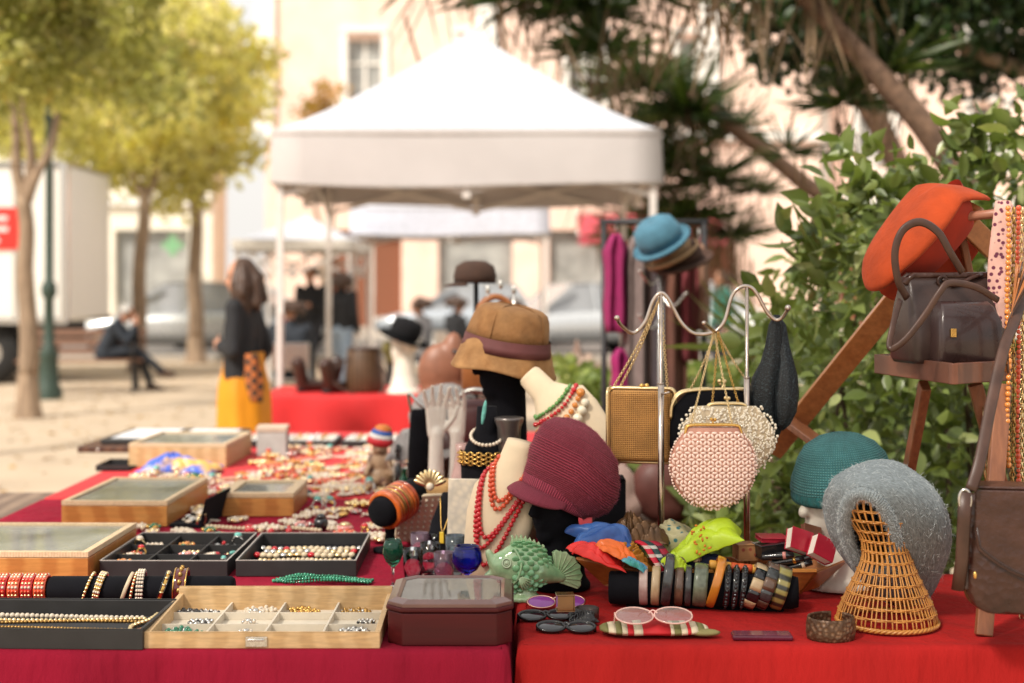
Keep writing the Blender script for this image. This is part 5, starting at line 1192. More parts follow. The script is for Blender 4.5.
# pearl-covered cream card and lace behind bangles
r = thing('pearl_card', 'cream card sewn with rows of pearls leaning behind the amber bangles', 'display card', (GX(424, 4.25), 4.28, TZ), 0)
m = MB(); m.box((.0, 0, .085), (.17, .012, .17), Euler((.5, 0, .25))); m.build('card', M['cream'], r, bev=.002)
m = MB(); R_ = Euler((.5, 0, .25)).to_matrix(); random.seed(2)
for i in range(9):
    for j in range(8): m.ball(Vector((0, 0, .085))+R_@Vector((-.075+.0185*i, -.009, -.07+.02*j)), .0052, (6, 4))
m.build('pearls', M['pearl'], r)
r = thing('gold_brooch_large', 'large gold leaf brooch resting on amber velvet beside the pearl card', 'brooch', (GX(432, 4.3), 4.2, TZ+.19))
m = MB()
for k in range(9): a = -1.2+.3*k; m.ball((.03*math.sin(a), 0, .03*math.cos(a)), (.008, .004, .022), (8, 6), Euler((0, a, 0)))
m.build('leaves', M['goldb'], r); m = MB(); m.ball((0, -.004, 0), (.012, .008, .012)); m.build('stone', M['pearl'], r)
r = thing('velvet_cushion', 'ochre velvet cushion under the gold leaf brooch', 'cushion', (GX(428, 4.35), 4.37, TZ))
m = MB(); m.bb(-.075, .075, -.06, .06, 0, .185); m.build('block', pm('ochre_velvet', (.46, .27, .11), .85, sheen=.3), r, bev=.02, seg=4)
# black velvet pendant cone
r = thing('pendant_display', 'black velvet neck display with a yellow pendant on a cord', 'display bust', (GX(444, 3.95), 3.98, TZ), -.3)
m = MB(); m.loft([[(rx*math.cos(a), ry*math.sin(a)+oy, z) for a in [2*PI*k/24 for k in range(24)]] for rx, ry, oy, z in ((.052, .04, 0, 0), (.054, .034, .0, .05), (.045, .024, .015, .12), (.028, .018, .03, .17), (.018, .014, .035, .20))]); m.build('body', M['velvet'], r)
m = MB(); m.tube(bez([(-.02, .02, .19), (.002, -.022, .10), (.022, .02, .19)]), .0015, 5); pdt = m.build('cord', M['gold'], r); m = MB(); m.box((.004, -.033, .085), (.013, .005, .032)); m.build('pendant', pm('yellow_stone', (.72, .5, .05), .2, coat=.6), r, bev=.002)
# ---------------------------------------------------------------- fuzz, hats, heads
def fuzz(o, parent, n, L, mat, seed=1, wid=.0006, name='fuzz', droop=.3, mn_=None):
    me = o.data; me.calc_loop_triangles(); T_ = np.zeros(len(me.loop_triangles)*3, np.int32); me.loop_triangles.foreach_get('vertices', T_); T_ = T_.reshape(-1, 3)
    co_ = np.zeros(len(me.vertices)*3); me.vertices.foreach_get('co', co_); co_ = co_.reshape(-1, 3)
    A, B, C = co_[T_[:, 0]], co_[T_[:, 1]], co_[T_[:, 2]]; nr = np.cross(B-A, C-A); ar = np.linalg.norm(nr, axis=1); rg = np.random.default_rng(seed)
    k = rg.choice(len(T_), n, p=ar/ar.sum()); u = rg.uniform(0, 1, (n, 2)); fl = u.sum(1) > 1; u[fl] = 1-u[fl]
    p = A[k]+(B-A)[k]*u[:, :1]+(C-A)[k]*u[:, 1:]; d = nr[k]/(ar[k][:, None]+1e-12)
    d = d+rg.normal(size=(n, 3))*.75; d /= np.linalg.norm(d, axis=1)[:, None]
    s = np.cross(d, rg.normal(size=(n, 3))); s /= np.linalg.norm(s, axis=1)[:, None]; l = L*rg.uniform(.3, 1., n)[:, None]
    c = rg.normal(size=(n, 3))*.35-np.array((0, 0, droop))
    V = np.stack([p-s*wid, p+s*wid, p+d*l*.55+s*wid*.7, p+d*l*.55-s*wid*.7, p+d*l+c*l*.5], 1)
    ob = bpy.data.objects.new(name, _finish_np(name, V.reshape(-1, 3), 5, [(0, 1, 2, 3), (3, 2, 4)], n, [mat])); COL.objects.link(ob); ob.parent = parent; return ob
def headstand(label, p, headz, look, mat, neckr=.055, baser=.10, s=1., cat='mannequin head', lean=(0, 0), group=None, vox=.007, base=True):
    """display head on a long neck; p is the spot on the table"""
    r = thing('mannequin_head', label, cat, p, 0, group); m = MB(); h = Vector((lean[0], lean[1], headz)); Q, R = add_head(m, h, look, s=s)
    m.cap((lean[0]*.2, lean[1]*.2, .05), h-Vector((0, 0, .06)), neckr*1.15, neckr*.95, 16)
    m.lathe([(baser, 0), (baser, .012), (baser*.8, .03), (neckr*1.2, .09), (neckr, .14)], 28, cap=(True, True)); blob(m, 'head', mat, r, vox, 8); return r
def ellring(c, a, b, ra, rb, n=56, fn=None):
    c = Vector(c); a = Vector(a); b = Vector(b); return [tuple(c+a*ra*math.cos(t)*(fn(t) if fn else 1)+b*rb*math.sin(t)*(fn(t) if fn else 1)) for t in [2*PI*k/n for k in range(n)]]

# ---- suede bucket hat on tall black head
bp_ = Vector((GX(506, 4.25), 4.25, TZ)); hz = GZ(357, 4.25)-TZ
headstand('tall black mannequin head under the brown suede bucket hat', bp_, hz, (-.75, -.5, -.1), M['velvet'], .062, .11, 1.05)
suede = pm('brown_suede', (.34, .175, .065), .85, col2=(.20, .09, .03), pat='noise', ps=22, bump=.6, bs=90, sheen=.3, var=.2)
r = thing('bucket_hat', 'brown suede bucket hat with purplish band on the tall black head', 'hat', bp_+Vector((-.0, 0, hz+.015)))
r.rotation_euler = (math.radians(6), math.radians(9), 0)
def cr(a, i, z): return 1+.02*math.sin(a*3+z*20)+.015*math.sin(a*7+i)
m = MB(); m.lathe([(.124, .045), (.118, .075), (.111, .105), (.103, .122), (.090, .132), (.055, .139), (.001, .142)], 48, fn=cr); m.build('crown', suede, r, solid=.003)
m = MB()
def br(a, i, z): return 1+(.03*math.sin(a*2+1)+.018*math.sin(a*5+2))*(i/4)
pr = [(.126, .045), (.131, .018), (.140, -.015), (.150, -.046), (.154, -.056)]
rings = []
for i, (rr, z) in enumerate(pr):
    rings.append([(rr*br(a, i, z)*math.cos(a), rr*br(a, i, z)*math.sin(a), z+(i/4)*(.013*math.exp(-((a-4.3)/.7)**2)+.006*math.sin(a*3))) for a in [2*PI*k/72 for k in range(72)]])
m.loft(rings, (False, False)); m.build('brim', pm('suede_brim', (.40, .215, .085), .85, col2=(.24, .115, .04), pat='noise', ps=25, bump=.5, bs=90, sheen=.3), r, solid=.004)
m = MB(); m.lathe([(.1270, .047), (.1300, .026), (.1345, .006), (.1365, .005), (.1320, .026), (.1290, .049)], 72, fn=lambda a, i, z: 1.006+(.03*math.sin(a*2+1)+.035*math.sin(a*5+2))*.3); m.build('band', pm('purple_brown_ribbon', (.14, .045, .045), .6, bump=.3, bs=300), r)
m = MB(); 
for a in (-2.0, -.6, .9, 2.4): m.tube([((.1255-.000*k)*math.cos(a), .1255*math.sin(a), .05) if k == 0 else ((pr_[0]+.0025)*cr(a, 0, pr_[1])*math.cos(a), (pr_[0]+.0025)*cr(a, 0, pr_[1])*math.sin(a), pr_[1]+.001) for k, pr_ in enumerate([(0, 0), (.118, .075), (.111, .105), (.103, .124), (.055, .141), (.004, .144)])], .0014, 5)
m.build('seam', pm('suede_seam', (.22, .10, .03), .8), r)
# necklaces of the tall black bust
blk = Vector((GX(487, 4.05), 4.05, TZ)); r = thing('black_bust', 'black velvet bust wearing a short pearl necklace behind the coral beads', 'display bust', blk)
m = MB(); m.loft([ellring((0, .0, z), (1, 0, 0), (0, 1, 0), a, b, 28) for z, a, b in ((0, .06, .05), (.15, .07, .055), (.28, .075, .055), (.33, .06, .05), (.38, .032, .03), (.44, .028, .028))]); m.build('body', M['velvet'], r)
m = MB(); beads(m, [blk+Vector((.045*math.cos(a), -.03+.045*math.sin(a), .36-.022*math.cos(a-4.7))) for a in np.linspace(0, 6.28, 40)], .0055, q=(8, 6)); o = m.build('pearl_necklace', M['pearl'], None); tag(o, 'short cream pearl necklace around the black velvet bust', 'necklace')
m = MB(); Rm = (blk.x-.002, blk.y, TZ+.30)
for k in range(3): chainlinks(m, [Vector((blk.x+.078*math.cos(a), blk.y-.004+.062*math.sin(a), TZ+.285+.012*k)) for a in np.linspace(2.6, 6.8, 40)], .009, .0028)
o = m.build('gold_chain_bracelet', M['gold'], None); tag(o, 'heavy gold link chain below the pearl necklace on the black bust', 'bracelet')
m = MB(); m.ball((0, 0, 0), (.006, .004, .035), (12, 8), Euler((0, .15, 0))); o = m.build('feather_earring', M['turq'], None, loc=(GX(484, 4.0), 3.99, GZ(412, 4.0))); tag(o, 'long turquoise drop earring hanging above the pearl necklace', 'earring')
# grey metal cup
r = thing('metal_cup', 'tall grey metal cup left of the plum knitted cap', 'cup', (GX(509, 4.02), 4.02, TZ)); H = GZ(417, 4.02)-TZ
m = MB(); m.lathe([(.03, 0), (.032, .01), (.030, H-.12), (.034, H-.03), (.042, H-.008), (.042, H-.002), (.036, H), (.001, H-.002)], 28, cap=(True, True)); m.build('body', pm('grey_metal', (.16, .14, .13), .3, .7), r)
# ---- necklace busts
def necklace(r, lbl, surf, w, z0, dep, n, br_, mat, name='bead_strand', q=(8, 6), jit=0., asym=0.):
    m = MB(); pts = []
    for k in range(60):
        t = -1+2*k/59; z = z0-dep*(1-abs(t)**1.8); x = w*(abs(t)**.75)*(1 if t > 0 else -1)*(.6+.4*abs(t))+asym*(1-t*t); pts.append(Vector(surf(x, z))+Vector((0, -br_, 0)))
    beads(m, pts, br_, None, q, jit); o = m.build(name, mat, None); o.matrix_world = r.matrix_world
    o.location = r.location; o.rotation_euler = r.rotation_euler; tag(o, lbl, 'necklace', None); return o
def bust(label, loc, rot, prof, mat):
    r = thing('necklace_bust', label, 'display bust', loc); r.rotation_euler = rot
    Z = [p[0] for p in prof]; A = [p[1] for p in prof]; B = [p[2] for p in prof]; O = [p[3] for p in prof]
    m = MB(); m.loft([ellring((0, o, z), (1, 0, 0), (0, 1, 0), a, b, 40) for z, a, b, o in prof]); m.build('body', mat, r)
    def surf(x, z):
        a = np.interp(z, Z, A); b = np.interp(z, Z, B); o = np.interp(z, Z, O); k = max(-.97, min(.97, x/a)); return (k*a, o-b*math.sqrt(1-k*k), z)
    return r, surf
prof = [(0, .060, .035, 0), (.08, .072, .035, .0), (.18, .088, .04, .01), (.25, .086, .04, .02), (.29, .065, .036, .03), (.325, .044, .034, .04), (.37, .038, .032, .05), (.385, .036, .03, .055)]
prof = [(z*1.0, a*1.05, b, o) for z, a, b, o in prof]
rb, sf = bust('cream linen bust wearing coral and red bead strands', (GX(484, 3.72), 3.72, TZ), (0, .22, -.35), prof, M['cream'])
necklace(rb, 'inner coral bead strand on the cream bust', sf, .052, .335, .10, 1, .0062, M['coral'])
necklace(rb, 'outer coral bead strand on the cream bust', sf, .058, .335, .122, 1, .0066, M['coral'])
necklace(rb, 'shorter bright red bead strand on the cream bust', sf, .070, .31, .175, 1, .0066, M['redbead'], asym=-.012)
necklace(rb, 'longest red bead strand reaching the foot of the cream bust', sf, .074, .31, .245, 1, .0068, M['redbead'], asym=.0)
necklace(rb, 'middle red bead strand on the cream bust', sf, .072, .31, .205, 1, .0064, M['redbead'], asym=-.02)
prof2 = [(0, .065, .04, 0), (.1, .078, .045, .0), (.2, .095, .048, .01), (.27, .095, .045, .02), (.31, .062, .04, .03), (.35, .040, .036, .04), (.42, .036, .034, .05), (.43, .03, .03, .05)]
rb2, sf2 = bust('cream bust leaning right under green, red and white stone necklaces', P(615, 468, 4.0), (-.12, -.78, -.1), [(z*.86, a, b, o) for z, a, b, o in prof2], M['cream'])
m = MB(); m.bb(-.04, .05, -.05, .05, 0, GZ(468, 4.0)-TZ-.03); o = m.build('display_riser', M['velvet'], None, bev=.004, loc=(GX(615, 4.0)-.02, 4.04, TZ)); tag(o, 'tall black riser holding up the leaning cream bust behind the plum cap', 'stand')
necklace(rb2, 'green bead strand across the leaning cream bust', sf2, .085, .262, .02, 1, .0065, pm('leaf_green_bead', (.10, .26, .06), .3, coat=.4), jit=.2, asym=.01)
necklace(rb2, 'red coral chip strand below the green beads', sf2, .088, .245, .022, 1, .0065, M['redbead'], jit=.3, asym=.01)
necklace(rb2, 'chunky amber and white stone strand on the leaning bust', sf2, .088, .222, .03, 1, .011, M['amber'], jit=.3)
necklace(rb2, 'chunky pale quartz strand lowest on the leaning bust', sf2, .086, .195, .03, 1, .013, pm('quartz_stone', (.74, .66, .50), .3, coat=.4), jit=.25)
# linen boards and open satin lid
r = thing('lidded_box', 'open box with patterned cream satin lid left of the coral beads', 'box', (GX(463, 3.95), 3.93, TZ), -.15)
m = MB(); m.box((0, 0, .125), (.085, .012, .25), Euler((-.12, .0, 0))); m.build('lid', pm('damask_satin', (.60, .52, .40), .5, col2=(.46, .41, .34), pat='voronoi', ps=55, sheen=.2), r, bev=.003)
m = MB(); m.box((.035, .05, .12), (.012, .10, .24), Euler((-.12, 0, 0))); m.build('side_panel', M['cream'], r, bev=.003)
r = thing('linen_block', 'beige linen display block behind the green fish', 'display block', (GX(533, 3.92), 3.92, TZ)); m = MB(); m.bb(-.045, .045, -.03, .03, 0, .19); m.build('block', pm('beige_linen', (.46, .31, .17), .85, bump=.4, bs=500), r, bev=.004)
r = thing('round_mirror', 'small round mirror with thin metal rim standing behind the green fish', 'mirror', (GX(540, 3.86)+.0, 3.84, TZ)); m = MB(); m.torus((0, 0, .115), .062, .003, (0.2, 1, .1), 40, 6); m.build('rim', M['silver'], r); m = MB(); m.lathe([(.001, 0), (.060, 0)], 40, (0, 0, .115), (.2, 1, .1)); m.build('mirror_glass', pm('mirror', (.5, .5, .5), .05, 1.), r); m = MB(); m.bb(-.03, .03, -.02, .03, 0, .05); m.build('foot', M['wood_d'], r)
# ---- porcelain jewellery hands
def jhand(label, px, pyt, Y, H, rot, s=1., flip=1):
    r = thing('porcelain_hand', label, 'hand model', (GX(px, Y), Y, TZ), rot, 'porcelain hands for showing rings')
    m = MB(); m.lathe([(.045, 0), (.045, .008), (.034, .03), (.026, H*.35), (.023, H*.6), (.021, H-.19)], 20, cap=(True, True)); w0 = Vector((0, 0, H-.20)); m.cap((0, 0, .03), w0+Vector((0, 0, .01)), .03, .021)
    sdv = Vector((1, 0, 0)); 
    for k in (-.024, -.008, .008, .024): m.cap(w0+Vector((k*.6, 0, 0)), w0+Vector((k, 0, .085)), .015, .012, 10)
    for k, L, tl_ in ((-.026, .065, -.30), (-.009, .08, -.10), (.009, .085, .06), (.027, .075, .22)):
        a = w0+Vector((k, 0, .085)); b = a+Vector((tl_*L*.6, -.012, L*.55)); c = b+Vector((tl_*L*.35, -.018, L*.42)); m.cap(a, b, .0095, .008, 8); m.cap(b, c, .008, .006, 8)
    a = w0+Vector((.03*flip, -.004, .02)); b = a+Vector((.028*flip, -.008, .035)); c = b+Vector((.012*flip, -.006, .035)); m.cap(a, b, .012, .010, 8); m.cap(b, c, .010, .007, 8)
    o = blob(m, 'hand', M['porc'], r, .0042, 3); return r
jhand('taller white porcelain hand with fingers spread upward', 436, 375, 4.75, .485, .2)
jhand('shorter white porcelain hand behind the taller one', 457, 390, 4.95, .46, -.5, flip=-1)
# glass/pink vase under hands
r = thing('vase', 'pinkish glass vase standing behind the second porcelain hand', 'vase', (GX(462, 4.7), 4.7, TZ)); m = MB(); m.lathe([(.03, 0), (.045, .02), (.05, .09), (.03, .17), (.018, .23), (.022, .26)], 22, cap=(True, False)); m.build('body', pm('pink_milk_glass', (.55, .34, .30), .2, coat=.5), r, solid=.003)
# grey felt hat and purse behind the hands
greyfelt = pm('grey_felt', (.25, .235, .225), .9, sheen=.3, bump=.3, bs=200)
r = thing('felt_hat', 'pale grey felt hat behind the porcelain hands', 'hat', (GX(446, 5.6), 5.6, GZ(420, 5.6))); r.rotation_euler = (.3, -.35, 0)
m = MB(); m.lathe([(.15, -.06), (.145, 0), (.13, .07), (.09, .115), (.04, .135), (.001, .138)], 40, fn=lambda a, i, z: 1+.02*math.sin(2*a)); m.build('crown', greyfelt, r, solid=.004); m = MB(); m.lathe([(.15, -.058), (.175, -.075), (.18, -.08)], 40); m.build('brim', greyfelt, r, solid=.004)
r = thing('hat_stand', 'short wooden stand holding the grey felt hat', 'hat stand', (GX(446, 5.62), 5.62, 0)); m = MB(); m.lathe([(.1, TZ), (.1, TZ+.02), (.02, TZ+.04), (.02, GZ(425, 5.6)-.01), (.08, GZ(425, 5.6)+.0), (.06, GZ(425, 5.6)+.05)], 20, cap=(True, True)); m.build('post', M['wood_d'], r)
r = thing('shoulder_bag', 'dark maroon leather bag with silver ring handle behind the black head', 'bag', (GX(478, 5.2), 5.2, GZ(425, 5.2)), .1)
m = MB(); m.loft([ellring((0, 0, z), (1, 0, 0), (0, 1, 0), a, b, 32) for z, a, b in ((-.09, .02, .02), (-.08, .09, .04), (-.02, .12, .05), (.05, .10, .045), (.09, .06, .03), (.095, .02, .01))]); m.build('body', pm('maroon_leather', (.10, .03, .03), .35, coat=.2, bump=.4, bs=60), r); m = MB(); m.torus((-.01, -.05, .05), .085, .010, (.2, 1, .2), 36, 8); m.build('handle', M['silver'], r)
m = MB(); m.tube([(0, .0, -.42), (0, 0, -.08)], .02); m.build('prop', M['iron'], r)
r = thing('display_post', 'black fabric covered post left of the porcelain hand', 'post', (GX(419, 5.0), 5.05, TZ)); m = MB(); m.lathe([(.045, 0), (.042, .2), (.034, .32), (.03, .34)], 20, cap=(True, True)); m.build('post', M['velvet'], r); m = MB(); m.tube(bez([(-.03, 0, .33), (-.04, -.01, .40), (.0, -.02, .36), (.04, 0, .33)]), .006, 6); m.build('hook', M['silver'], r)
crumple('plastic_bag', 'crumpled pale grey plastic bag left of the black post', (GX(407, 5.4), 5.4, TZ+.16), (.075, .06, .075), pm('grey_plastic', (.30, .28, .27), .3, coat=.3), 11, 'bag', .3)
r = thing('display_block', 'white card block under the crumpled grey plastic bag', 'display block', (GX(407, 5.4), 5.42, TZ)); m = MB(); m.bb(-.05, .05, -.05, .05, 0, .10); m.build('block', M['foam'], r, bev=.004)
# ---- plum knitted cap on black head
pc_ = Vector((GX(560, 3.70), 3.70, TZ)); hz = GZ(498, 3.70)-TZ
headstand('black mannequin head under the plum knitted cap', pc_, hz, (-.7, -.7, -.05), M['velvet'], .052, .082, .98)
plum = pm('plum_knit', (.155, .018, .042), .85, col2=(.055, .006, .016), pat='bandy', ps=20, uv=True, stretch=(38, 3.0, 1), bump=.9, bs=1, bt='knit', sheen=.5, vs=30, var=.25)
plum = None
def knitmat(name, c, c2, nu=120, row=.0045, sheen=.4, var=.2):
    return pm(name, c, .9, col2=c2, pat='knit', ps=1, uv=True, stretch=(nu*.314, .314/row, 1), bump=1., bs=1, bt='knit', sheen=sheen, vs=.4, var=var, pw=.35)
r = thing('newsboy_hat', 'plum knitted newsboy cap with short visor on the black head', 'hat', (GX(560, 3.70), 3.70, GZ(485, 3.70)))
r.rotation_euler = (0, .26, 0); r.scale = (.89,)*3
kn = pm('plum_wool', (.12, .010, .022), .9, col2=(.28, .034, .060), pat='bandy', ps=1, uv=True, stretch=(1, 40, 1), bump=.8, bs=1, bt='bandy', sheen=.5, vs=3, var=.25)
kb = pm('plum_rib', (.16, .016, .034), .9, col2=(.36, .05, .09), pat='bandx', ps=1, uv=True, stretch=(30, 1, 1), bump=.8, bs=1, bt='bandx', sheen=.5, vs=3, var=.2)
# crown: lofted ellipses from the headband to the sagging top
dr = Vector((.20, .10, 1)).normalized(); ex = Vector((1, .1, -.2)).normalized(); ey = dr.cross(ex).normalized()
rings = []
for (t, ox, ra, rb_) in ((-.045, .0, .100, .105), (-.03, .0, .108, .112), (-.012, .008, .120, .118), (.02, .014, .134, .130), (.06, .014, .142, .134), (.105, .006, .138, .130), (.145, -.004, .118, .110), (.172, -.012, .085, .080), (.188, -.016, .045, .045), (.192, -.018, .004, .004)):
    rings.append(ellring(ex*ox+dr*t+Vector((0, 0, 0)), ex, ey, ra, rb_, 96, lambda a, t=t: 1+.018*math.sin(a*3+t*30)+.022*math.exp(-((a-5.0)/.35)**2)*(t > .02)-.03*math.exp(-((a-4.4)/.3)**2)*(0 < t < .12)+.02*math.sin(a*5+t*60+1)*(t > 0)))
# the back of the crown sags on the right
for i, g_ in enumerate(rings):
    for j, p in enumerate(g_):
        p = Vector(p); 
        if p.x > .03: k = min(1, (p.x-.03)/.1); p.z -= .03*k*(1 if i < 6 else .5); p.x += .006*k
        g_[j] = tuple(p)
m = MB(); m.loft(rings, (False, True)); oc = m.build('crown', kn, r, solid=.0)
m = MB(); m.loft([ellring(dr*t, ex, ey, a, b, 96) for t, a, b in ((-.058, .097, .103), (-.05, .104, .109), (-.03, .108, .113), (-.012, .111, .115), (-.006, .106, .11))], (False, False)); m.build('headband', kb, r, solid=.004)
m = MB(); rings = []
for k in range(7):
    t = k/6; g_ = []
    for j in range(40):
        a = math.radians(158+j*122/39); e = math.sin(PI*j/39)**.6; R_ = .106+.040*t*e; g_.append(tuple(ex*R_*math.cos(a)+ey*(R_+.004)*math.sin(a)+dr*(-.040-.034*t*t*e-.008*t)))
    rings.append(g_)
m.loft(rings, closed=False); m.build('visor', kb, r, solid=.009)
fuzz(oc, r, 12000, .009, pm('plum_fuzz', (.40, .09, .14), .9), 3, .00026)
# ---- green fish
fishm = pm('green_majolica', (.16, .36, .17), .16, coat=.8, col2=(.45, .55, .33), pat='noise', ps=18, var=.15, vs=60)
p0 = Vector((GX(524, 3.56), 3.56, TZ)); r = thing('ceramic_fish', 'pale green glazed ceramic fish with raised scales and fan tail', 'ornament', p0, math.radians(8))
cz = .088; r.scale = (.93,)*3
m = MB(); m.ball((-.005, 0, cz), (.075, .042, .068), (32, 20)); m.ball((-.045, 0, cz+.004), (.05, .034, .045), (20, 14)); m.cap((.04, 0, cz-.01), (.10, 0, cz-.03), .042, .016)
m.cap((-.085, 0, cz+.012), (-.096, 0, cz+.042), .014, .010); m.cap((-.08, 0, cz-.012), (-.10, 0, cz-.022), .016, .010)
m.lathe([(.045, 0), (.045, .01), (.032, .02), (.03, .04)], 24, cap=(True, True)); blob(m, 'body', fishm, r, .0045, 4)
m = MB()
for row in range(8):
    for k in range(9):
        x = -.028+.0135*row; a = math.radians(-62+k*22+(11 if row % 2 else 0)); rx = math.sqrt(max(0, 1-((x+.005)/.077)**2)); y = -.044*rx*math.cos(a); z = cz+.069*rx*math.sin(a)
        if rx < .3: continue
        m.ball((x, y*.985, z), (.0098, .0030, .0090), (12, 8), Euler((a*.8, 0, -.12)))
m.build('scales', pm('scale_glaze', (.17, .40, .19), .15, coat=.8), r)
def fin(pts, name, th=.004, rib=None):
    m = MB(); m.poly(pts, -th/2, th/2, Matrix(((1, 0, 0, 0), (0, 0, 1, 0), (0, 1, 0, 0), (0, 0, 0, 1)))); o = m.build(name, fishm, r, bev=.0015)
    if rib:
        m = MB()
        for a, b in rib: m.tube([(a[0], -th/2-.0005, a[1]), (b[0], -th/2-.0005, b[1])], [.0022, .0012], 6); m.tube([(a[0], th/2+.0005, a[1]), (b[0], th/2+.0005, b[1])], [.0022, .0012], 6)
        m.build('rib', pm('fin_rib', (.36, .50, .28), .2, coat=.6), o)
dp = [(-.04, cz+.055)]; 
for k in range(8): dp += [(-.032+.012*k, cz+.084-.0035*max(0, k-2)**1.3+.005), (-.026+.012*k, cz+.076-.0035*max(0, k-2)**1.3)]
dp += [(.068, cz+.02), (.0, cz+.05)]; fin(dp, 'dorsal_fin', .010, [((-.03+.012*k, cz+.05), (-.034+.0125*k, cz+.086-.0035*max(0, k-2)**1.3)) for k in range(8)])
c_t = Vector((.088, cz-.028)); tp = [(.078, cz-.038), (.082, cz-.015)]+[(.088+.072*math.cos(a)*(1 if k % 2 else .93), cz-.028+.072*math.sin(a)*(1 if k % 2 else .93)) for k, a in enumerate(np.linspace(1.75, -.55, 13))]
fin(tp, 'tail_fin', .012, [((.09, cz-.028), (.088+.069*math.cos(a), cz-.028+.069*math.sin(a))) for a in np.linspace(1.65, -.45, 9)])
m = MB()
for k in range(6): a = -.2-.22*k; m.tube([(-.02, -.040, cz-.018), (-.02+.034*math.cos(a)*1.0, -.046, cz-.02+.034*math.sin(a))], [.004, .002], 6)
m.build('side_fin', pm('fin_rib', (.36, .50, .28)), r)
m = MB(); m.torus((-.052, -.034, cz+.018), .0115, .0024, (-.35, -1, .25), 20, 6); m.torus((-.052, -.0345, cz+.018), .0065, .0018, (-.35, -1, .25), 16, 6); m.ball((-.052, -.034, cz+.018), .0055); m.build('eye', pm('eye_glaze', (.42, .52, .34), .2, coat=.6), r)
m = MB(); m.tube(bez([(-.030, -.030, cz+.056), (-.014, -.042, cz+.02), (-.022, -.042, cz-.02), (-.04, -.030, cz-.045)]), .0035, 6); m.build('gill', pm('gill_glaze', (.30, .48, .26), .2, coat=.6), r)
# ---------------------------------------------------------------- goods of the far stall and clothes rail
Y = 10.2
def boot(label, px, Y_, rz, mat):
    r = thing('ankle_boot', label, 'boot', (GX(px, Y_), Y_, TZ), rz, 'leather boots lying on the far red table'); m = MB(); m.cap((-.06, 0, .045), (.15, 0, .035), .045, .034); m.cap((-.06, 0, .05), (-.10, 0, .20), .045, .055); m.ball((.14, 0, .035), (.06, .045, .035)); blob(m, 'shaft', mat, r, .01, 3); m = MB(); m.bb(-.11, -.04, -.035, .035, 0, .03); m.build('heel', M['blk'], r, bev=.004); return r
boot('brown leather ankle boot lying leftmost on the far red table', 312, 10.2, .3, M['leather']); boot('dark brown boot in the middle of the far red table', 326, 10.35, 2.6, M['leather_d']); boot('brown boot leaning against the cylindrical bag on the far table', 336, 10.1, .9, M['leather'])
r = thing('bucket_bag', 'brown barrel shaped handbag on the far red table', 'bag', (GX(364, Y), Y, TZ)); bb_ = pm('olive_brown_leather', (.10, .055, .025), .5, col2=(.06, .03, .015), pat='bandx', ps=9)
m = MB(); m.lathe([(.13, 0), (.14, .02), (.135, .15), (.12, .29), (.115, .30)], 32, cap=(True, True)); m.build('body', bb_, r); m = MB(); m.lathe([(.12, .301), (.118, .315), (.10, .32)], 32, cap=(True, True)); m.build('rim', M['leather_d'], r); m = MB(); m.tube(bez([(-.1, -.09, .25), (-.22, -.16, .12), (-.1, -.2, .02), (.1, -.2, -.03), (.17, -.16, .1), (.11, -.09, .25)]), .008, 6); m.build('strap', M['strap'], r)
p = Vector((GX(403, 9.95), 10.05, TZ)); headstand('cream foam display head with a painted eye under the black felt hat, far stall', p, GZ(345, 10)-TZ, (-.9, -.4, 0), M['foam'], .075, .13, 1.15, vox=.012)
r = thing('felt_hat', 'black felt hat with upturned brim on the cream head of the far stall', 'hat', p+Vector((0, 0, GZ(336, 10)-TZ-.0))); r.rotation_euler = (.1, .35, 0); bf = pm('black_felt', (.010, .010, .011), .95, spec=.2)
m = MB(); m.lathe([(.105, -.02), (.11, .02), (.11, .08), (.10, .11), (.05, .125), (.001, .12)], 36); m.build('crown', bf, r, solid=.005); m = MB(); m.lathe([(.105, -.02), (.14, -.03), (.18, -.02), (.185, -.01)], 40, fn=lambda a, i, z: 1+.1*math.sin(a+1)*(i/3)); m.build('brim', bf, r, solid=.006)
r = thing('hat_band_scarf', 'olive scarf tucked below the black felt hat', 'scarf', p+Vector((-.11, -.02, GZ(349, 10)-TZ))); m = MB(); m.ball((0, 0, 0), (.05, .05, .06)); m.ball((.02, 0, -.06), (.04, .04, .05)); blob(m, 'cloth', pm('olive_cloth', (.12, .10, .03), .9), r, .012, 3)
# brown cap on a pole with bag handles and glass things
Yc = 5.9; r = thing('hat_stand', 'thin dark pole holding the dark brown cap behind the suede hat', 'hat stand', (GX(476, Yc), Yc, TZ)); hc_ = GZ(268, Yc)-TZ
m = MB(); m.lathe([(.09, 0), (.09, .01), (.02, .02)], 24, cap=(True, True)); m.tube([(0, 0, .01), (0, 0, hc_-.02)], .010); m.build('pole', M['iron'], r); m = MB(); m.ball((0, 0, hc_), (.06, .06, .03)); m.build('top', M['iron'], r)
r = thing('cap', 'dark brown cap on the thin pole above the suede bucket hat', 'hat', (GX(475, Yc), Yc, GZ(276, Yc))); m = MB(); m.lathe([(.085, -.03), (.088, .0), (.078, .04), (.045, .06), (.001, .064)], 32, fn=lambda a, i, z: 1+.03*math.sin(2*a)); m.build('crown', pm('dark_brown_felt', (.05, .025, .016), .9, sheen=.2), r, solid=.004)
m = MB(); rings = []
for k in range(4):
    t = k/3; rings.append([((.084+.045*t*math.sin(PI*j/15))*math.cos(math.radians(130+j*8)), (.084+.045*t*math.sin(PI*j/15))*math.sin(math.radians(130+j*8)), -.028-.014*t) for j in range(16)])
m.loft(rings, closed=False); m.build('visor', pm('dark_brown_felt', (.05, .025, .016)), r, solid=.005)
r = thing('handbag', 'tan leather handbag with arched handles and silver clasps behind the suede hat', 'bag', (GX(495, 5.5), 5.5, GZ(352, 5.5)), .1)
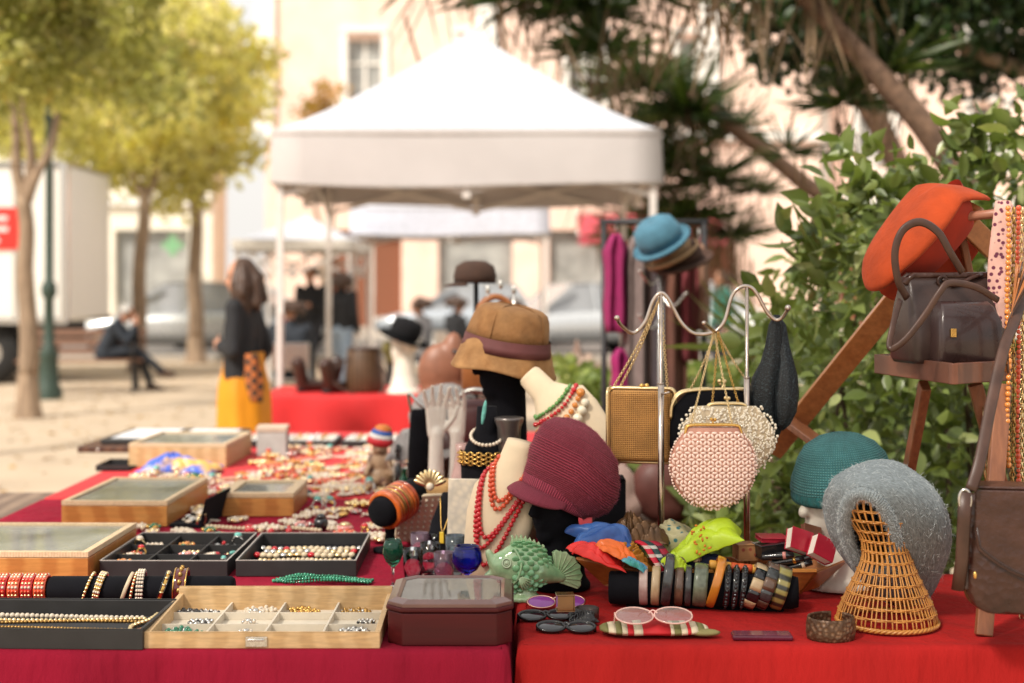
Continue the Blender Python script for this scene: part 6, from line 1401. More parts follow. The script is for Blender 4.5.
m = MB(); m.loft([ellring((0, 0, z), (1, 0, 0), (0, 1, 0), a, b, 32) for z, a, b in ((-.16, .10, .04), (-.14, .13, .06), (.02, .13, .05), (.06, .11, .03), (.065, .09, .01))]); m.build('body', M['tan'], r)
for k, o_ in enumerate((-.05, .02)): m = MB(); m.tube(bez([(-.07+o_*.3, o_, .05), (-.06, o_, .17), (0, o_, .215), (.06, o_, .17), (.07+o_*.3, o_, .05)]), .011, 8); m.build('handle', M['tan'], r)
for k in range(3): m = MB(); m.ball((-.03+.05*k, -.03, .24+.02*(k == 1)), (.009, .009, .018)); m.tube([(-.03+.05*k, -.03, .23), (-.03+.05*k, -.03, .06)], .006); m.build('clasp', M['silver'], r)
m = MB(); m.lathe([(.1, -(GZ(345, 5.5)-TZ)), (.1, -(GZ(345, 5.5)-TZ)+.02), (.03, -.4), (.03, -.16)], 16, cap=(True, True)); o = m.build('display_riser', M['iron'], None, loc=r.location); tag(o, 'black riser under the tan handbag with arched handles', 'stand')
r = thing('leather_bag', 'reddish brown soft bag slumped left of the suede hat', 'bag', (GX(440, 6.3), 6.3, GZ(372, 6.3))); m = MB(); m.ball((0, 0, 0), (.10, .06, .13), (20, 14)); m.ball((.06, 0, .05), (.06, .05, .13)); m.ball((.02, 0, -.12), (.12, .07, .10)); m.cap((.0, 0, -.15), (0, 0, -(GZ(372, 6.3)-TZ)+.03), .10, .12); blob(m, 'body', pm('red_brown_leather', (.22, .09, .05), .45), r, .012, 4); m = MB(); m.tube(bez([(.06, -.05, .1), (.16, -.08, .0), (.12, -.08, -.15)]), .01); m.build('strap', M['leather_d'], r)
# ---- clothes rail with hats
Yr = 7.0
r = thing('clothes_rail', 'blurred metal clothes rail under the right end of the white canopy', 'clothes rail', (GX(650, Yr), Yr, 0)); X0, X1 = GX(604, Yr)-GX(650, Yr), GX(704, Yr)-GX(650, Yr); zt = GZ(222, Yr)
for x in (X0, X1): m = MB(); m.tube([(x, 0, .03), (x, 0, zt)], .014); m.bb(x-.02, x+.02, -.25, .25, 0, .03); m.build('upright', M['iron'], r)
m = MB(); m.tube([(X0-.02, 0, zt), (X1+.02, 0, zt)], .014); m.build('top_bar', M['iron'], r)
def garment(label, px, pyt, pyb, wid, mat, seed, Yg=Yr, cat='garment'):
    zt_, zb = GZ(pyt, Yg), GZ(pyb, Yg); r = thing('hanging_garment', label, cat, (GX(px, Yg), Yg, 0), 0, 'clothes on the blurred rail'); m = MB(); rings = []; W = wid/2; rg = random.Random(seed); ph = rg.random()*6
    for i in range(12):
        t = i/11; z = zt_-.06+(zb-zt_+.06)*t; ww = W*(.35+.65*min(1, t*6))*(1+.08*math.sin(t*9+ph)); rings.append([(ww*math.cos(a)*(1+.12*math.sin(a*4+ph+t*2)), .10*math.sin(a)*(1+.3*math.sin(a*5+ph)), z) for a in [2*PI*k/32 for k in range(32)]])
    m.loft(rings); m.build('cloth', mat, r); m = MB(); m.tube(bez([(0, 0, zt_-.05), (0, 0, zt_+.0), (0, .012, zt_+.015), (0, .02, zt_-.002)]), .004, 6); m.build('hanger', M['silver'], r)
zt_py = 222
garment('bright plum coloured dress hanging at the left of the blurred rail', 616, 222, 332, .12, pm('plum_cloth', (.22, .010, .08), .8), 1)
garment('deep magenta garment hanging low at the left of the rail', 620, 336, 392, .085, pm('magenta_cloth', (.26, .010, .10), .8), 2)
garment('grey brown coat hanging second from the left on the rail', 637, 224, 405, .13, pm('taupe_cloth', (.17, .13, .12), .9), 3)
garment('dark striped shirt in the middle of the rail', 653, 226, 395, .12, pm('dark_stripe', (.05, .04, .045), .9, col2=(.12, .08, .07), pat='bandx', ps=6), 4)
garment('long rust brown coat hanging down behind the chrome bag rack', 672, 232, 500, .14, pm('rust_cloth', (.16, .065, .04), .9, col2=(.09, .04, .03), pat='noise', ps=5), 5)
garment('maroon jacket near the right end of the blurred rail', 687, 240, 360, .11, pm('maroon_cloth', (.16, .03, .035), .9), 6)
garment('brown suede jacket at the right end of the blurred rail', 699, 232, 330, .09, pm('suede_cloth', (.20, .11, .07), .9), 7)
r = thing('hat_pole', 'pale pole carrying the blue and brown felt hats beside the canopy leg', 'hat stand', (GX(661, 6.6), 6.6, 0)); m = MB(); m.lathe([(.16, 0), (.16, .02), (.02, .04)], 20, cap=(True, True)); m.tube([(0, 0, .02), (0, 0, GZ(238, 6.6))], .014); m.build('pole', M['silver'], r)
for k in range(4): m = MB(); m.tube(bez([(0, 0, GZ(250+22*k, 6.6)), (.05*(-1)**k, -.05, GZ(262+22*k, 6.6)), (.11*(-1)**k, -.08, GZ(248+22*k, 6.6))]), .006, 6); m.build('hook', M['silver'], r)
def felthat(label, px, py, Y_, mat, R_, H, rot, brimw):
    r = thing('felt_hat', label, 'hat', (GX(px, Y_), Y_, GZ(py, Y_)), 0, 'felt hats on the pale pole'); r.rotation_euler = rot
    m = MB(); m.lathe([(R_, 0), (R_*1.02, H*.4), (R_*.9, H*.8), (R_*.6, H*.98), (.001, H)], 36, fn=lambda a, i, z: 1+.03*math.sin(2*a)); m.build('crown', mat, r, solid=.004)
    m = MB(); m.lathe([(R_, .002), (R_+brimw*.5, -.014), (R_+brimw, -.006), (R_+brimw*1.15, .008)], 44, fn=lambda a, i, z: 1+.05*math.sin(2*a+1)*(i/3)); m.build('brim', mat, r, solid=.005); return r
blueh = pm('blue_felt', (.055, .15, .21), .9, sheen=.4)
felthat('sky blue felt hat, topmost of the hats on the pale pole', 662, 243, 6.55, blueh, .105, .12, (.35, -.55, 0), .035)
felthat('light brown felt hat tucked under the sky blue one', 672, 255, 6.6, pm('beige_felt', (.34, .22, .12), .9, sheen=.3), .10, .11, (.2, -.5, 0), .03)
felthat('dark brown felt hat lowest of the hats on the pale pole', 682, 262, 6.65, pm('brown_felt', (.06, .03, .02), .9, sheen=.3), .10, .10, (.25, -.30, 0), .045)
# brown folding chair or rug draped at the far right of the stall
crumple('folded_rug', 'folded brown striped rug on the ground left of the clothes rail', (GX(585, 9.2), 9.2, .65), (.22, .25, .5), pm('brown_rug', (.20, .13, .10), .95, col2=(.30, .22, .17), pat='bandz', ps=2), 17, 'rug', .18)
# wooden stool edge outside the left of the table
r = thing('wooden_crate', 'weathered grey brown crate beyond the left edge of the crimson table', 'crate', (-2.1, 5.35, 0), .05)
cw_ = pm('weathered_board', (.24, .17, .12), .85, col2=(.16, .11, .08), pat='wood', ps=4)
for z in (.08, .26, .44): 
    for s in (-.26, .26): m = MB(); m.bb(-.42, .42, s-.008, s+.008, z, z+.12); m.build('board', cw_, r)
    for s in (-.42, .42): m = MB(); m.bb(s-.008, s+.008, -.25, .25, z, z+.12); m.build('board', cw_, r)
for sx in (-.39, .39):
    for sy in (-.235, .235): m = MB(); m.bb(sx-.02, sx+.02, sy-.015, sy+.015, 0, .68); m.build('post', cw_, r)
m = MB(); m.bb(-.46, .46, -.3, .3, .682, .705); m.build('top_board', cw_, r, bev=.003)
# ---------------------------------------------------------------- chrome bag rack
YR = 3.70
r = thing('bag_rack', 'chrome wire bag rack with wave shaped hooks on two thin poles', 'rack', (GX(704, YR), YR, TZ)); O_ = Vector(r.location)
m = MB(); wv = [(617, 318, -.05), (621, 325, -.03), (633, 333, 0), (645, 322, 0), (653, 301, 0), (661, 293, 0), (669, 300, 0), (681, 322, 0), (693, 333, 0), (706, 334, -.0), (716, 331, 0), (725, 320, 0), (732, 296, 0), (741, 287, 0), (750, 287, 0), (757, 294, 0), (767, 312, 0), (776, 320, 0), (783, 317, -.01), (788, 309, -.03)]
m.tube(bez([P(x, y, YR+d)-O_ for x, y, d in wv], 6), .0050, 10); m.build('hook_rail', M['chrome'], r)
m = MB(); m.ball(P(617, 318, YR-.05)-O_, .0075); m.build('hook_tip', M['chrome'], r)
m = MB(); m.ball(P(788, 308, YR-.03)-O_, .0085); m.build('hook_tip', M['chrome'], r)
m = MB(); m.cap(P(704, 323, YR-.10)-O_, P(715, 332, YR)-O_, .006, .0045); m.build('hook_tip', M['chrome'], r)
for px, pt in ((661, 293), (747, 287)):
    m = MB(); t0 = P(px, pt, YR)-O_; m.tube([(t0.x, 0, .0), (t0.x, 0, t0.z)], .0048, 10); m.tube([(t0.x, 0, 0), (t0.x, 0, t0.z-.235)], .0085, 12); m.torus((t0.x, 0, t0.z-.235), .0075, .002, n=16); m.build('pole', M['chrome'], r)
m = MB(); m.tube([(GX(661, YR)-O_.x-.03, 0, .006), (GX(747, YR)-O_.x+.03, 0, .006)], .006); 
for px in (661, 747): m.tube([(GX(px, YR)-O_.x, -.10, .006), (GX(px, YR)-O_.x, .12, .006)], .006)
m.build('base', M['chrome'], r)
m = MB(); a_ = P(661, 394, YR)-O_; m.tube([(a_.x-.0, -.008, a_.z), (a_.x+.02, -.02, a_.z+.006)], .003); m.build('clip', M['chrome'], r)
# ---- purses
straw = pm('woven_straw', (.58, .29, .08), .6, col2=(.22, .09, .022), pat='weave', ps=62, bump=.8, bs=62, bt='weave', var=.2, pw=.3)
r = thing('straw_clutch', 'woven straw box clutch with gold frame hanging from the left hook', 'handbag', P(642, 425, 3.78), math.radians(-14)); O_ = Vector(r.location)
a, b, h = .088, .034, .098
m = MB(); m.bb(-a+.006, a-.006, -b, b, -h+.004, h-.004); m.build('body', straw, r, bev=.014, seg=4)
def rrect(a, h, rr, n=8):
    out = []
    for cx, cz, a0 in ((a-rr, h-rr, 0), (-a+rr, h-rr, 90), (-a+rr, -h+rr, 180), (a-rr, -h+rr, 270)):
        for k in range(n+1): t = math.radians(a0+90*k/n); out.append((cx+rr*math.cos(t), cz+rr*math.sin(t)))
    return out
m = MB(); m.tube([(-a+.001+y*0, y, z) for y, z in rrect(b+.004, h, .018)], .004, 6, loop=True); m.tube([(x, -.006, z) for x, z in rrect(a, h, .016)], .0045, 8, loop=True); m.tube([(x, .006, z) for x, z in rrect(a, h, .016)], .0045, 8, loop=True); m.build('frame', M['goldb'], r)
m = MB(); m.ball((0, -.004, h+.006), .007); m.ball((.012, .004, h+.006), .007); m.build('clasp', M['gold'], r)
m = MB(); Rz = Matrix.Rotation(-math.radians(-14), 3, 'Z'); hk = Rz@(P(661, 297, 3.70)-O_)
for q in ((-a+.012, 0, h+.004), (-a+.03, .0, h+.004), (a-.02, 0, h+.004)): 
    A = Vector(q); chainlinks(m, bez([A, A.lerp(hk, .5)+Vector((0, 0, -.012)), hk+Vector((0, .0, .004))], 8), .0046, .0013)
m.build('chain', M['goldb'], r)
# black velvet frame purse
r = thing('velvet_purse', 'black velvet evening purse with a curved gold frame behind the beaded ones', 'handbag', P(722, 425, 3.74), math.radians(4)); O_ = Vector(r.location)
m = MB(); s_ = 3.74/FPX; pr = [(.03, .012, .100), (.095, .022, .085), (.128, .034, .05), (.138, .042, .0), (.140, .045, -.05), (.125, .04, -.09), (.07, .02, -.115)]
m.loft([ellring((0, 0, z), (1, 0, 0), (0, 1, 0), ra, rb_, 48, lambda t: 1+.012*math.sin(t*12)) for ra, rb_, z in pr]); m.build('body', M['velvet'], r)
m = MB()
for dy in (-.012, .012): m.tube(bez([(-.138, dy, .02), (-.134, dy, .055), (-.115, dy, .082), (-.08, dy, .092), (0, dy, .095), (.08, dy, .092), (.115, dy, .082), (.134, dy, .055), (.142, dy, .0)], 6), .0048, 8)
m.build('frame', M['goldb'], r)
m = MB(); m.tube([(-.004, -.012, .095), (.006, -.004, .112)], .003); m.ball((.006, -.004, .115), .006); m.tube([(.004, .012, .095), (-.006, .004, .112)], .003); m.ball((-.006, .004, .115), .006); m.build('clasp', M['goldb'], r)
hk = P(715, 331, 3.70)-O_; m = MB()
for q in ((-.085, 0, .092), (.085, 0, .092)): A = Vector(q); chainlinks(m, bez([A, A.lerp(hk, .5)+Vector((0, 0, -.008)), hk], 8), .0040, .0011)
m.build('chain', M['goldb'], r)
# round beaded purses
def beaded(label, c, Rx, Rz_, mat_under, mat_bead, kind, rz, frame_mat, fw, hook, chain_mat, seed):
    r = thing('beaded_purse', label, 'handbag', c, rz); O_ = Vector(c); D_ = .030
    def outline(z):   # half width of the bag at height z (-Rz..Rz)
        t = z/Rz_; return Rx*math.sqrt(max(0, 1-t*t)) if t < .45 else Rx*math.sqrt(1-.2025)*(1-(t-.45)*.75)
    zs = [-Rz_*.999]+[Rz_*q for q in (-.95, -.85, -.7, -.5, -.25, 0, .25, .45, .6, .75, .86)]
    m = MB(); m.loft([ellring((0, 0, z), (1, 0, 0), (0, 1, 0), max(outline(z), .003), max(.003, D_*(outline(z)/Rx)**.6), 48) for z in zs]); m.build('body', mat_under, r)
    m = MB(); random.seed(seed)
    def surf_y(x, z):
        w_ = outline(z)
        if w_ < .004 or abs(x) >= w_*.985: return None
        return -D_*(w_/Rx)**.6*math.sqrt(1-(x/w_)**2)
    if kind == 'lattice':
        s = .0190; hgt = s*math.sqrt(3)/2
        for i in range(-14, 15):
            for j in range(-14, 15):
                x = s*(i+.5*(j % 2)); z = hgt*j
                for a in (0, PI/3, 2*PI/3):
                    bx_, bz_ = x+math.cos(a)*s/2, z+math.sin(a)*s/2
                    if not (-Rz_ < bz_ < Rz_*.80): continue
                    y = surf_y(bx_, bz_)
                    if y is None: continue
                    m.ball((bx_, y-.0012, bz_), (.0078, .0032, .0036), (8, 6), Euler((0, -a, 0)))
    else:
        for q in range(1500):
            x = random.uniform(-Rx, Rx); z = random.uniform(-Rz_, Rz_*.84); y = surf_y(x, z)
            if y is None: continue
            m.ball((x, y*random.choice([1, 1, 1, -1])-.001, z), (random.uniform(.002, .0035), .0026, random.uniform(.003, .0055)), (6, 4), Euler((0, random.uniform(-1, 1), 0)))
    for k in range(90):
        t = 2*PI*k/90; z = Rz_*math.sin(t)
        if z > Rz_*.8: continue
        x = outline(z)*(1 if math.cos(t) > 0 else -1); j_ = 1+random.uniform(-.01, .03)*(3 if kind != 'lattice' else 1); m.ball((x*j_, random.uniform(-.004, .002), z*j_), .0034 if kind == 'lattice' else .0042, (6, 4))
    m.build('beads', mat_bead, r)
    zt_ = Rz_*.86; m = MB()
    for dy in (-.007, .007): m.tube(bez([(-fw*1.04, dy, zt_-.028), (-fw, dy, zt_-.004), (-fw+.012, dy, zt_+.006), (0, dy, zt_+.007), (fw-.012, dy, zt_+.006), (fw, dy, zt_-.004), (fw*1.06, dy, zt_-.036)], 6), .0036, 8)
    m.build('frame', frame_mat, r); m = MB(); m.tube([(0, 0, zt_+.007), (0, 0, zt_+.018)], .0022); m.ball((-.004, 0, zt_+.021), .0045); m.ball((.005, 0, zt_+.020), .0045); m.build('clasp', frame_mat, r)
    hk = Matrix.Rotation(-rz, 3, 'Z')@(hook-O_); m = MB()
    for q in ((-fw+.012, 0, zt_+.006), (fw-.02, 0, zt_+.006)): A = Vector(q); chainlinks(m, bez([A, A.lerp(hk, .5)+Vector((0, -.004, -.006)), hk], 8), .0038, .0011)
    m.build('chain', chain_mat, r); return r
beaded('round cream purse covered in tiny crystal beads, between the velvet and pink purses', P(727, 439, 3.64), .122, .098, M['ivory'], pm('crystal_bead', (.90, .83, .68), .2, coat=.5, var=.15, vs=300), 'scatter', .0, M['goldb'], .05, P(718, 331, 3.70), M['gold'], 1)
beaded('round pale pink purse of pearly petal beads, nearest on the bag rack', P(713, 465, 3.56), .107, .109, pm('dusty_pink_satin', (.52, .25, .18), .6), pm('pink_pearl_bead', (.90, .68, .58), .2, coat=.6, var=.1, vs=200), 'lattice', .0, M['gold'], .068, P(714, 330, 3.70), M['goldb'], 2)
# dark net bag
r = thing('crochet_bag', 'black sequinned crochet pouch knotted over the right hook', 'handbag', P(776, 400, 3.72)); O_ = Vector(r.location)
nb = pm('black_sequin_knit', (.003, .005, .007), .5, col2=(.035, .055, .065), pat='voronoi', ps=260, pw=.78, bump=1., bs=260, bt='voronoi')
def lobe(pts): m.loft([ellring(P(x, y, 3.72+d)-O_, (1, 0, 0), (0, 1, 0), w_*3.72/FPX, w_*3.72/FPX*.55, 32, lambda t: 1+.05*math.sin(7*t)+.03*math.sin(13*t+y)) for x, y, w_, d in pts])
m = MB(); lobe([(777, 315, 3, 0), (775, 325, 6.5, 0), (774, 345, 8, 0), (772, 362, 11, 0), (768, 378, 15, 0), (766, 398, 17, 0), (767, 415, 16, 0), (770, 430, 12, 0), (772, 440, 5, 0)]); m.build('pouch', nb, r, disp=(.006, .012))
m = MB(); lobe([(777, 315, 2, .02), (781, 325, 5, .02), (784, 345, 5.5, .0), (786, 360, 7, -.01), (787, 376, 10, -.02), (787, 395, 12, -.03), (786, 412, 11, -.03), (783, 424, 7, -.03), (781, 430, 2, -.03)]); m.build('flap', nb, r, disp=(.006, .012))
# ---- wooden tray with scarves
hw = pm('tray_wood', (.40, .135, .03), .35, col2=(.30, .09, .02), pat='wood', ps=7, stretch=(.5, 6, 6), coat=.3)
r = thing('wooden_tray', 'long honey coloured wooden tray with slanted ends holding scarves and wallets', 'tray', (GX(716, 3.60), 3.62, TZ), math.radians(1.5))
L0, L1, zr = -.355, .345, .075
m = MB()
def slab(a, b, c, d, th=.007):
    a, b, c, d = map(Vector, (a, b, c, d)); n_ = (b-a).cross(d-a).normalized()*th; v = [a, b, c, d, a+n_, b+n_, c+n_, d+n_]; m.add([tuple(q) for q in v], [(0, 3, 2, 1), (4, 5, 6, 7), (0, 1, 5, 4), (1, 2, 6, 5), (2, 3, 7, 6), (3, 0, 4, 7)], smooth=False)
fy, by = -.085, .085
slab((-.20, fy+.02, .02), (.20, fy+.02, .02), (.235, fy, zr), (-.155, fy, zr)); slab((.20, by-.02, .02), (-.20, by-.02, .02), (-.235, by, zr+.004), (.235, by, zr+.004))
slab((.202, fy+.025, .02), (.26, 0, .02), (L1, .02, zr+.012), (.238, fy+.002, zr)); slab((.26, .003, .02), (.202, by-.025, .02), (.238, by, zr), (L1, .024, zr+.012))
slab((-.28, 0, .03), (-.202, fy+.02, .02), (-.157, fy+.002, zr), (L0, -.03, zr+.028)); slab((-.202, by-.025, .02), (-.28, .003, .03), (L0, -.026, zr+.028), (-.24, by, zr))
m.bb(-.21, .21, -.06, .06, .012, .019); m.build('body', hw, r, bev=.0015)
m = MB(); m.bar((-.157, fy-.004, zr+.003), (.238, fy-.004, zr+.003), .012, .008); m.build('rail', pm('honey_rail', (.62, .26, .06), .3, coat=.4), r, bev=.001)
m = MB(); m.bb(-.12, -.10, -.05, .05, 0, .011); m.bb(.10, .12, -.05, .05, 0, .011); m.build('feet', hw, r)
S = 3.6/FPX
satin = lambda n, c, **k: pm(n, c, .32, sheen=.3, **k)
crumple('satin_scarf', 'blue satin scarf folded at the left end of the wooden tray', P(603, 534, 3.58), (.085, .05, .034), satin('blue_satin', (.06, .18, .50), col2=(.01, .02, .12), pat='noise', ps=12), 1, amp=.16, freq=1.6, rot=(.2, .1, 0))
crumple('satin_scarf', 'bright red satin scarf spilling over the left end of the wooden tray', P(597, 555, 3.50), (.075, .04, .024), satin('red_satin', (.70, .03, .025)), 5, amp=.35, freq=2.2, rot=(0, .35, 0))
crumple('satin_scarf', 'orange satin fold between the blue and red scarves', P(617, 551, 3.50), (.055, .035, .020), satin('orange_satin', (.72, .14, .02)), 8, amp=.25, freq=2., rot=(0, .45, 0))
crumple('satin_scarf', 'small light blue cloth end with green tip in front of the orange fold', P(634, 563, 3.47), (.035, .02, .013), satin('sky_satin', (.10, .25, .55), col2=(.03, .30, .16), pat='noise', ps=14), 9, amp=.3, rot=(0, .5, 0))
crumple('brocade_scarf', 'brown and bronze metallic scarf bunched at the back of the tray', P(637, 534, 3.63), (.085, .05, .045), pm('bronze_brocade', (.20, .10, .04), .35, .4, col2=(.05, .03, .018), pat='noise', ps=30, bump=.6, bs=80), 3, amp=.5, freq=3.5)
crumple('brocade_scarf', 'golden ochre fringed scarf in front of the bronze one', P(632, 556, 3.56), (.055, .045, .028), pm('ochre_brocade', (.58, .26, .03), .45, .2, col2=(.32, .11, .015), pat='noise', ps=40, bump=.8, bs=120), 12, amp=.5, freq=4.5, rot=(0, .5, 0))
for k, (c_, lb) in enumerate((('redst', 'crimson striped tie end lying across the tray front'), ('navyst', 'dark green and white striped tie end beside the crimson one'), ('redst2', 'dark red beaded tie end right of the ochre scarf'))):
    cc = {'redst': ((.55, .015, .04), (.65, .45, .4)), 'navyst': ((.015, .05, .05), (.5, .5, .45)), 'redst2': ((.30, .01, .03), (.05, .01, .02))}[c_]
    m = MB(); x0_ = 646+7*k; pts_ = [P(x0_-12, 540, 3.60), P(x0_, 546, 3.56), P(x0_+9, 560, 3.52), P(x0_+17, 572, 3.50)]; o0 = pts_[0].copy(); m.tube([p-o0 for p in bez(pts_, 6)], .011, 8, flat=.35, up=(0, 0, 1)); o = m.build('necktie', pm('tie_'+c_, cc[0], .5, col2=cc[1], pat='bandz', ps=18, stretch=(.6, 1, 1), sharp=True, pw=.7), None, loc=o0); tag(o, lb, 'tie')
crumple('paisley_scarf', 'teal paisley scarf folded behind the lime green one', P(669, 538, 3.64), (.06, .04, .05), pm('teal_paisley', (.03, .14, .16), .5, col2=(.42, .38, .22), pat='voronoi', ps=55, pw=.28, sharp=True), 6, amp=.22, freq=1.8, rot=(0, -.6, 0))
crumple('lime_scarf', 'lime green silk scarf with small orange embroidery in the tray', P(702, 541, 3.56), (.098, .055, .048), pm('lime_silk', (.42, .58, .02), .4, sheen=.3, var=.1), 14, amp=.13, freq=1.3, rot=(0, -.38, 0), n=(72, 48))
m = MB(); random.seed(3); o0 = P(701, 541, 3.50)
for k in range(15): t = k/14; m.ball((-.012+.018*math.sin(k*1.3)+.02*t, 0+.0*t, .038-.07*t), (.004+.002*(k % 2), .0035, .0030), (6, 4), Euler((0, k*1.1, 0)))
o = m.build('embroidery', pm('orange_thread', (.58, .20, .02), .7), None, loc=o0); tag(o, 'orange embroidered sprig pinned on the lime green scarf', 'brooch')
crumple('lime_scarf_end', 'lime green scarf end hanging over the tray front edge', P(676, 563, 3.49), (.035, .02, .020), pm('lime_silk', (.42, .58, .02)), 15, amp=.3, rot=(0, .3, 0))
crumple('navy_pouch', 'dark navy cloth pouch under the lime green scarf', P(706, 561, 3.55), (.065, .03, .022), pm('navy_cloth', (.012, .018, .05), .8), 19, 'pouch', .2)
crumple('patterned_scarf', 'small beige and rust patterned scarf between teal and navy cloth', P(689, 556, 3.53), (.035, .025, .02), pm('beige_print', (.42, .28, .14), .6, col2=(.12, .06, .04), pat='voronoi', ps=60, sharp=True), 23, amp=.35)
def wallet(name, label, px, py, Y_, size, rot, m1, m2=None, cat='wallet'):
    r = thing(name, label, cat, P(px, py, Y_)); r.rotation_euler = rot; a, b, c = [q/2 for q in size]; m = MB(); m.bb(-a, a, -b, b, -c, -c+.003); m.bb(-a, a, -b, b, c-.003, c); m.bb(a-.003, a, -b, b, -c+.003, c-.003); m.build('cover', m1, r, bev=.0012); m = MB(); m.bb(-a+.002, a-.0035, -b+.002, b-.002, -c+.0035, c-.0035); m.build('pages', m2 or m1, r); return r
pg = pm('cream_page_block', (.74, .68, .60), .8, var=.05); redl = pm('red_leather', (.40, .015, .035), .35, coat=.3); rp = pm('red_patterned_leather', (.30, .05, .03), .5, col2=(.42, .20, .08), pat='voronoi', ps=45, pw=.2, sharp=True)
wallet('patterned_box', 'small rust red patterned box right of the lime scarf', 745, 551, 3.62, (.055, .05, .042), (0, 0, .2), rp, rp, 'box')
wallet('black_pouch_box', 'black leather case between the patterned box and the red notebooks', 772, 549, 3.60, (.085, .06, .034), (0, -.08, .25), M['blk'], M['blk'], 'case')
wallet('red_wallet', 'pinkish red flat wallet lying on the black leather case', 772, 538, 3.62, (.075, .05, .012), (.1, .05, .2), redl, redl)
wallet('notebook', 'small red notebook with white page edges standing left of its twin', 799, 541, 3.55, (.062, .055, .030), (1.2, .35, .3), redl, pg, 'book')
wallet('notebook', 'small red notebook with white page edges, tilted at the right end of the tray', 822, 549, 3.52, (.058, .055, .034), (1.15, .5, .2), redl, pg, 'book')
wallet('brown_wallet', 'bronze patterned wallet standing behind the two red notebooks', 812, 535, 3.63, (.06, .05, .014), (1.1, .3, .5), pm('bronze_leather', (.22, .09, .05), .3, .3), None)
for k, (px, py, lb, c1, c2) in enumerate(((778, 556, 'black and pale pink lipstick case on top of the others', 'blackst', 'pinkst'), (788, 561, 'black lipstick case with gold band', 'blackst', 'gold'), (797, 566, 'short black tube with white band nearest the notebooks', 'blackst', 'pearl'), (806, 558, 'black and gold tube under the tilted notebook', 'blackst', 'goldb'))):
    m = MB(); m.X = None; d = Vector((.95, -.25, .12+.1*k)).normalized(); m.m = 0; m.lathe([(.001, -.04), (.0085, -.04), (.009, -.038), (.009, .012)], 16, d=d); m.m = 1; m.lathe([(.0095, .012), (.0095, .020)], 16, d=d, cap=(True, True)); m.m = 0; m.lathe([(.0085, .0202), (.008, .038), (.001, .040)], 16, d=d)
    o = m.build('lipstick_case', [M[c1], M[c2]], None, loc=P(px, py, 3.55)); tag(o, lb, 'cosmetic tube')
r = thing('scarf_roll', 'rolled orange scarf with gold stripes lying along the tray rail', 'scarf', P(741, 568, 3.50)); m = MB(); d = Vector((1, 0, -.11)).normalized()
for k in range(9): m.m = 1 if k in (0, 2, 6) else 0; m.lathe([(.0105, -.078+.0175*k), (.0118, -.075+.0175*k), (.0118, -.064+.0175*k), (.0105, -.0605+.0175*k)], 20, d=d, cap=(True, True))
m.build('roll', [pm('burnt_orange_silk', (.60, .09, .02), .5), pm('gold_silk', (.72, .36, .06), .5)], r)
# ---- bangle roll
ax = Vector((1, -.13, -.06)).normalized(); c0 = P(614, 596, 3.50); zc = TZ+.044
r = thing('bangle_roll', 'long black velvet roll carrying the row of bangles on the scarlet table', 'display roll', (c0.x, 3.50, zc))
m = MB(); m.lathe([(.001, -.012), (.036, -.012), (.040, -.008), (.040, .43), (.036, .445), (.001, .445)], 32, d=(1, -.13, 0)); m.build('roll', M['velvet'], r)
m = MB(); a_ = Vector((1, -.13, 0)).normalized(); m.bar(a_*.03+Vector((0, 0, -.036)), a_*.41+Vector((0, 0, -.036)), .014, .03); m.build('base', M['velvet'], r)
gs = pm('green_marbled_resin', (.20, .24, .16), .2, col2=(.05, .06, .035), pat='noise', ps=45, coat=.6); br_ = pm('brown_horn', (.18, .10, .06), .25, col2=(.05, .03, .02), pat='noise', ps=35, coat=.5); ml = pm('mauve_shell', (.36, .22, .20), .25, col2=(.56, .44, .38), pat='noise', ps=30, coat=.5); cr_ = pm('cream_horn', (.58, .44, .26), .3, col2=(.36, .24, .12), pat='noise', ps=35, coat=.5)
gun = pm('gunmetal_resin', (.045, .05, .05), .2, coat=.5, var=.4, vs=60); org = pm('orange_bakelite', (.55, .20, .02), .25, coat=.6); oliv = pm('olive_stripe', (.30, .26, .08), .3, col2=(.03, .03, .02), pat='bandz', ps=14, coat=.5)
BL = [(645, .012, .044, 0, [ml], 'mauve shell bangle, first on the left of the black roll', .0), (657, .012, .044, 0, [cr_], 'cream horn bangle, second on the black roll', .05), (669, .013, .060, 0, [gun], 'thick dark grey bangle standing taller than its neighbours', .12), (680, .012, .045, 0, [br_], 'brown mottled horn bangle right of the tall grey one', .05), (689, .009, .046, 0, [gun, M['silver']], 'narrow grey bangle with pale fleck between horn and marbled bangles', .05), (701, .019, .049, 0, [gs], 'broad green marbled bangle in the middle of the black roll', .08), (716, .012, .060, 0, [org], 'bright orange bangle leaning right in the middle of the roll', .28),
      (727, .009, .046, 1, [M['blackst'], M['blackst'], gun], 'first faceted jet bangle right of the orange one', .1), (735, .009, .046, 1, [M['blackst'], gun, M['blackst']], 'second faceted jet bangle right of the orange one', .1), (743, .009, .046, 1, [M['blackst'], M['blackst'], gun], 'third faceted jet bangle right of the orange one', .12),
      (754, .017, .054, 4, [M['blackst'], cr_, M['gold']], 'black and cream segmented bangle with gold rings', .38), (766, .017, .055, 4, [gun, br_, M['gold']], 'black and brown segmented bangle with copper rings', .36), (779, .018, .050, 0, [oliv], 'olive green and black striped bangle at the right end of the roll', .30)]
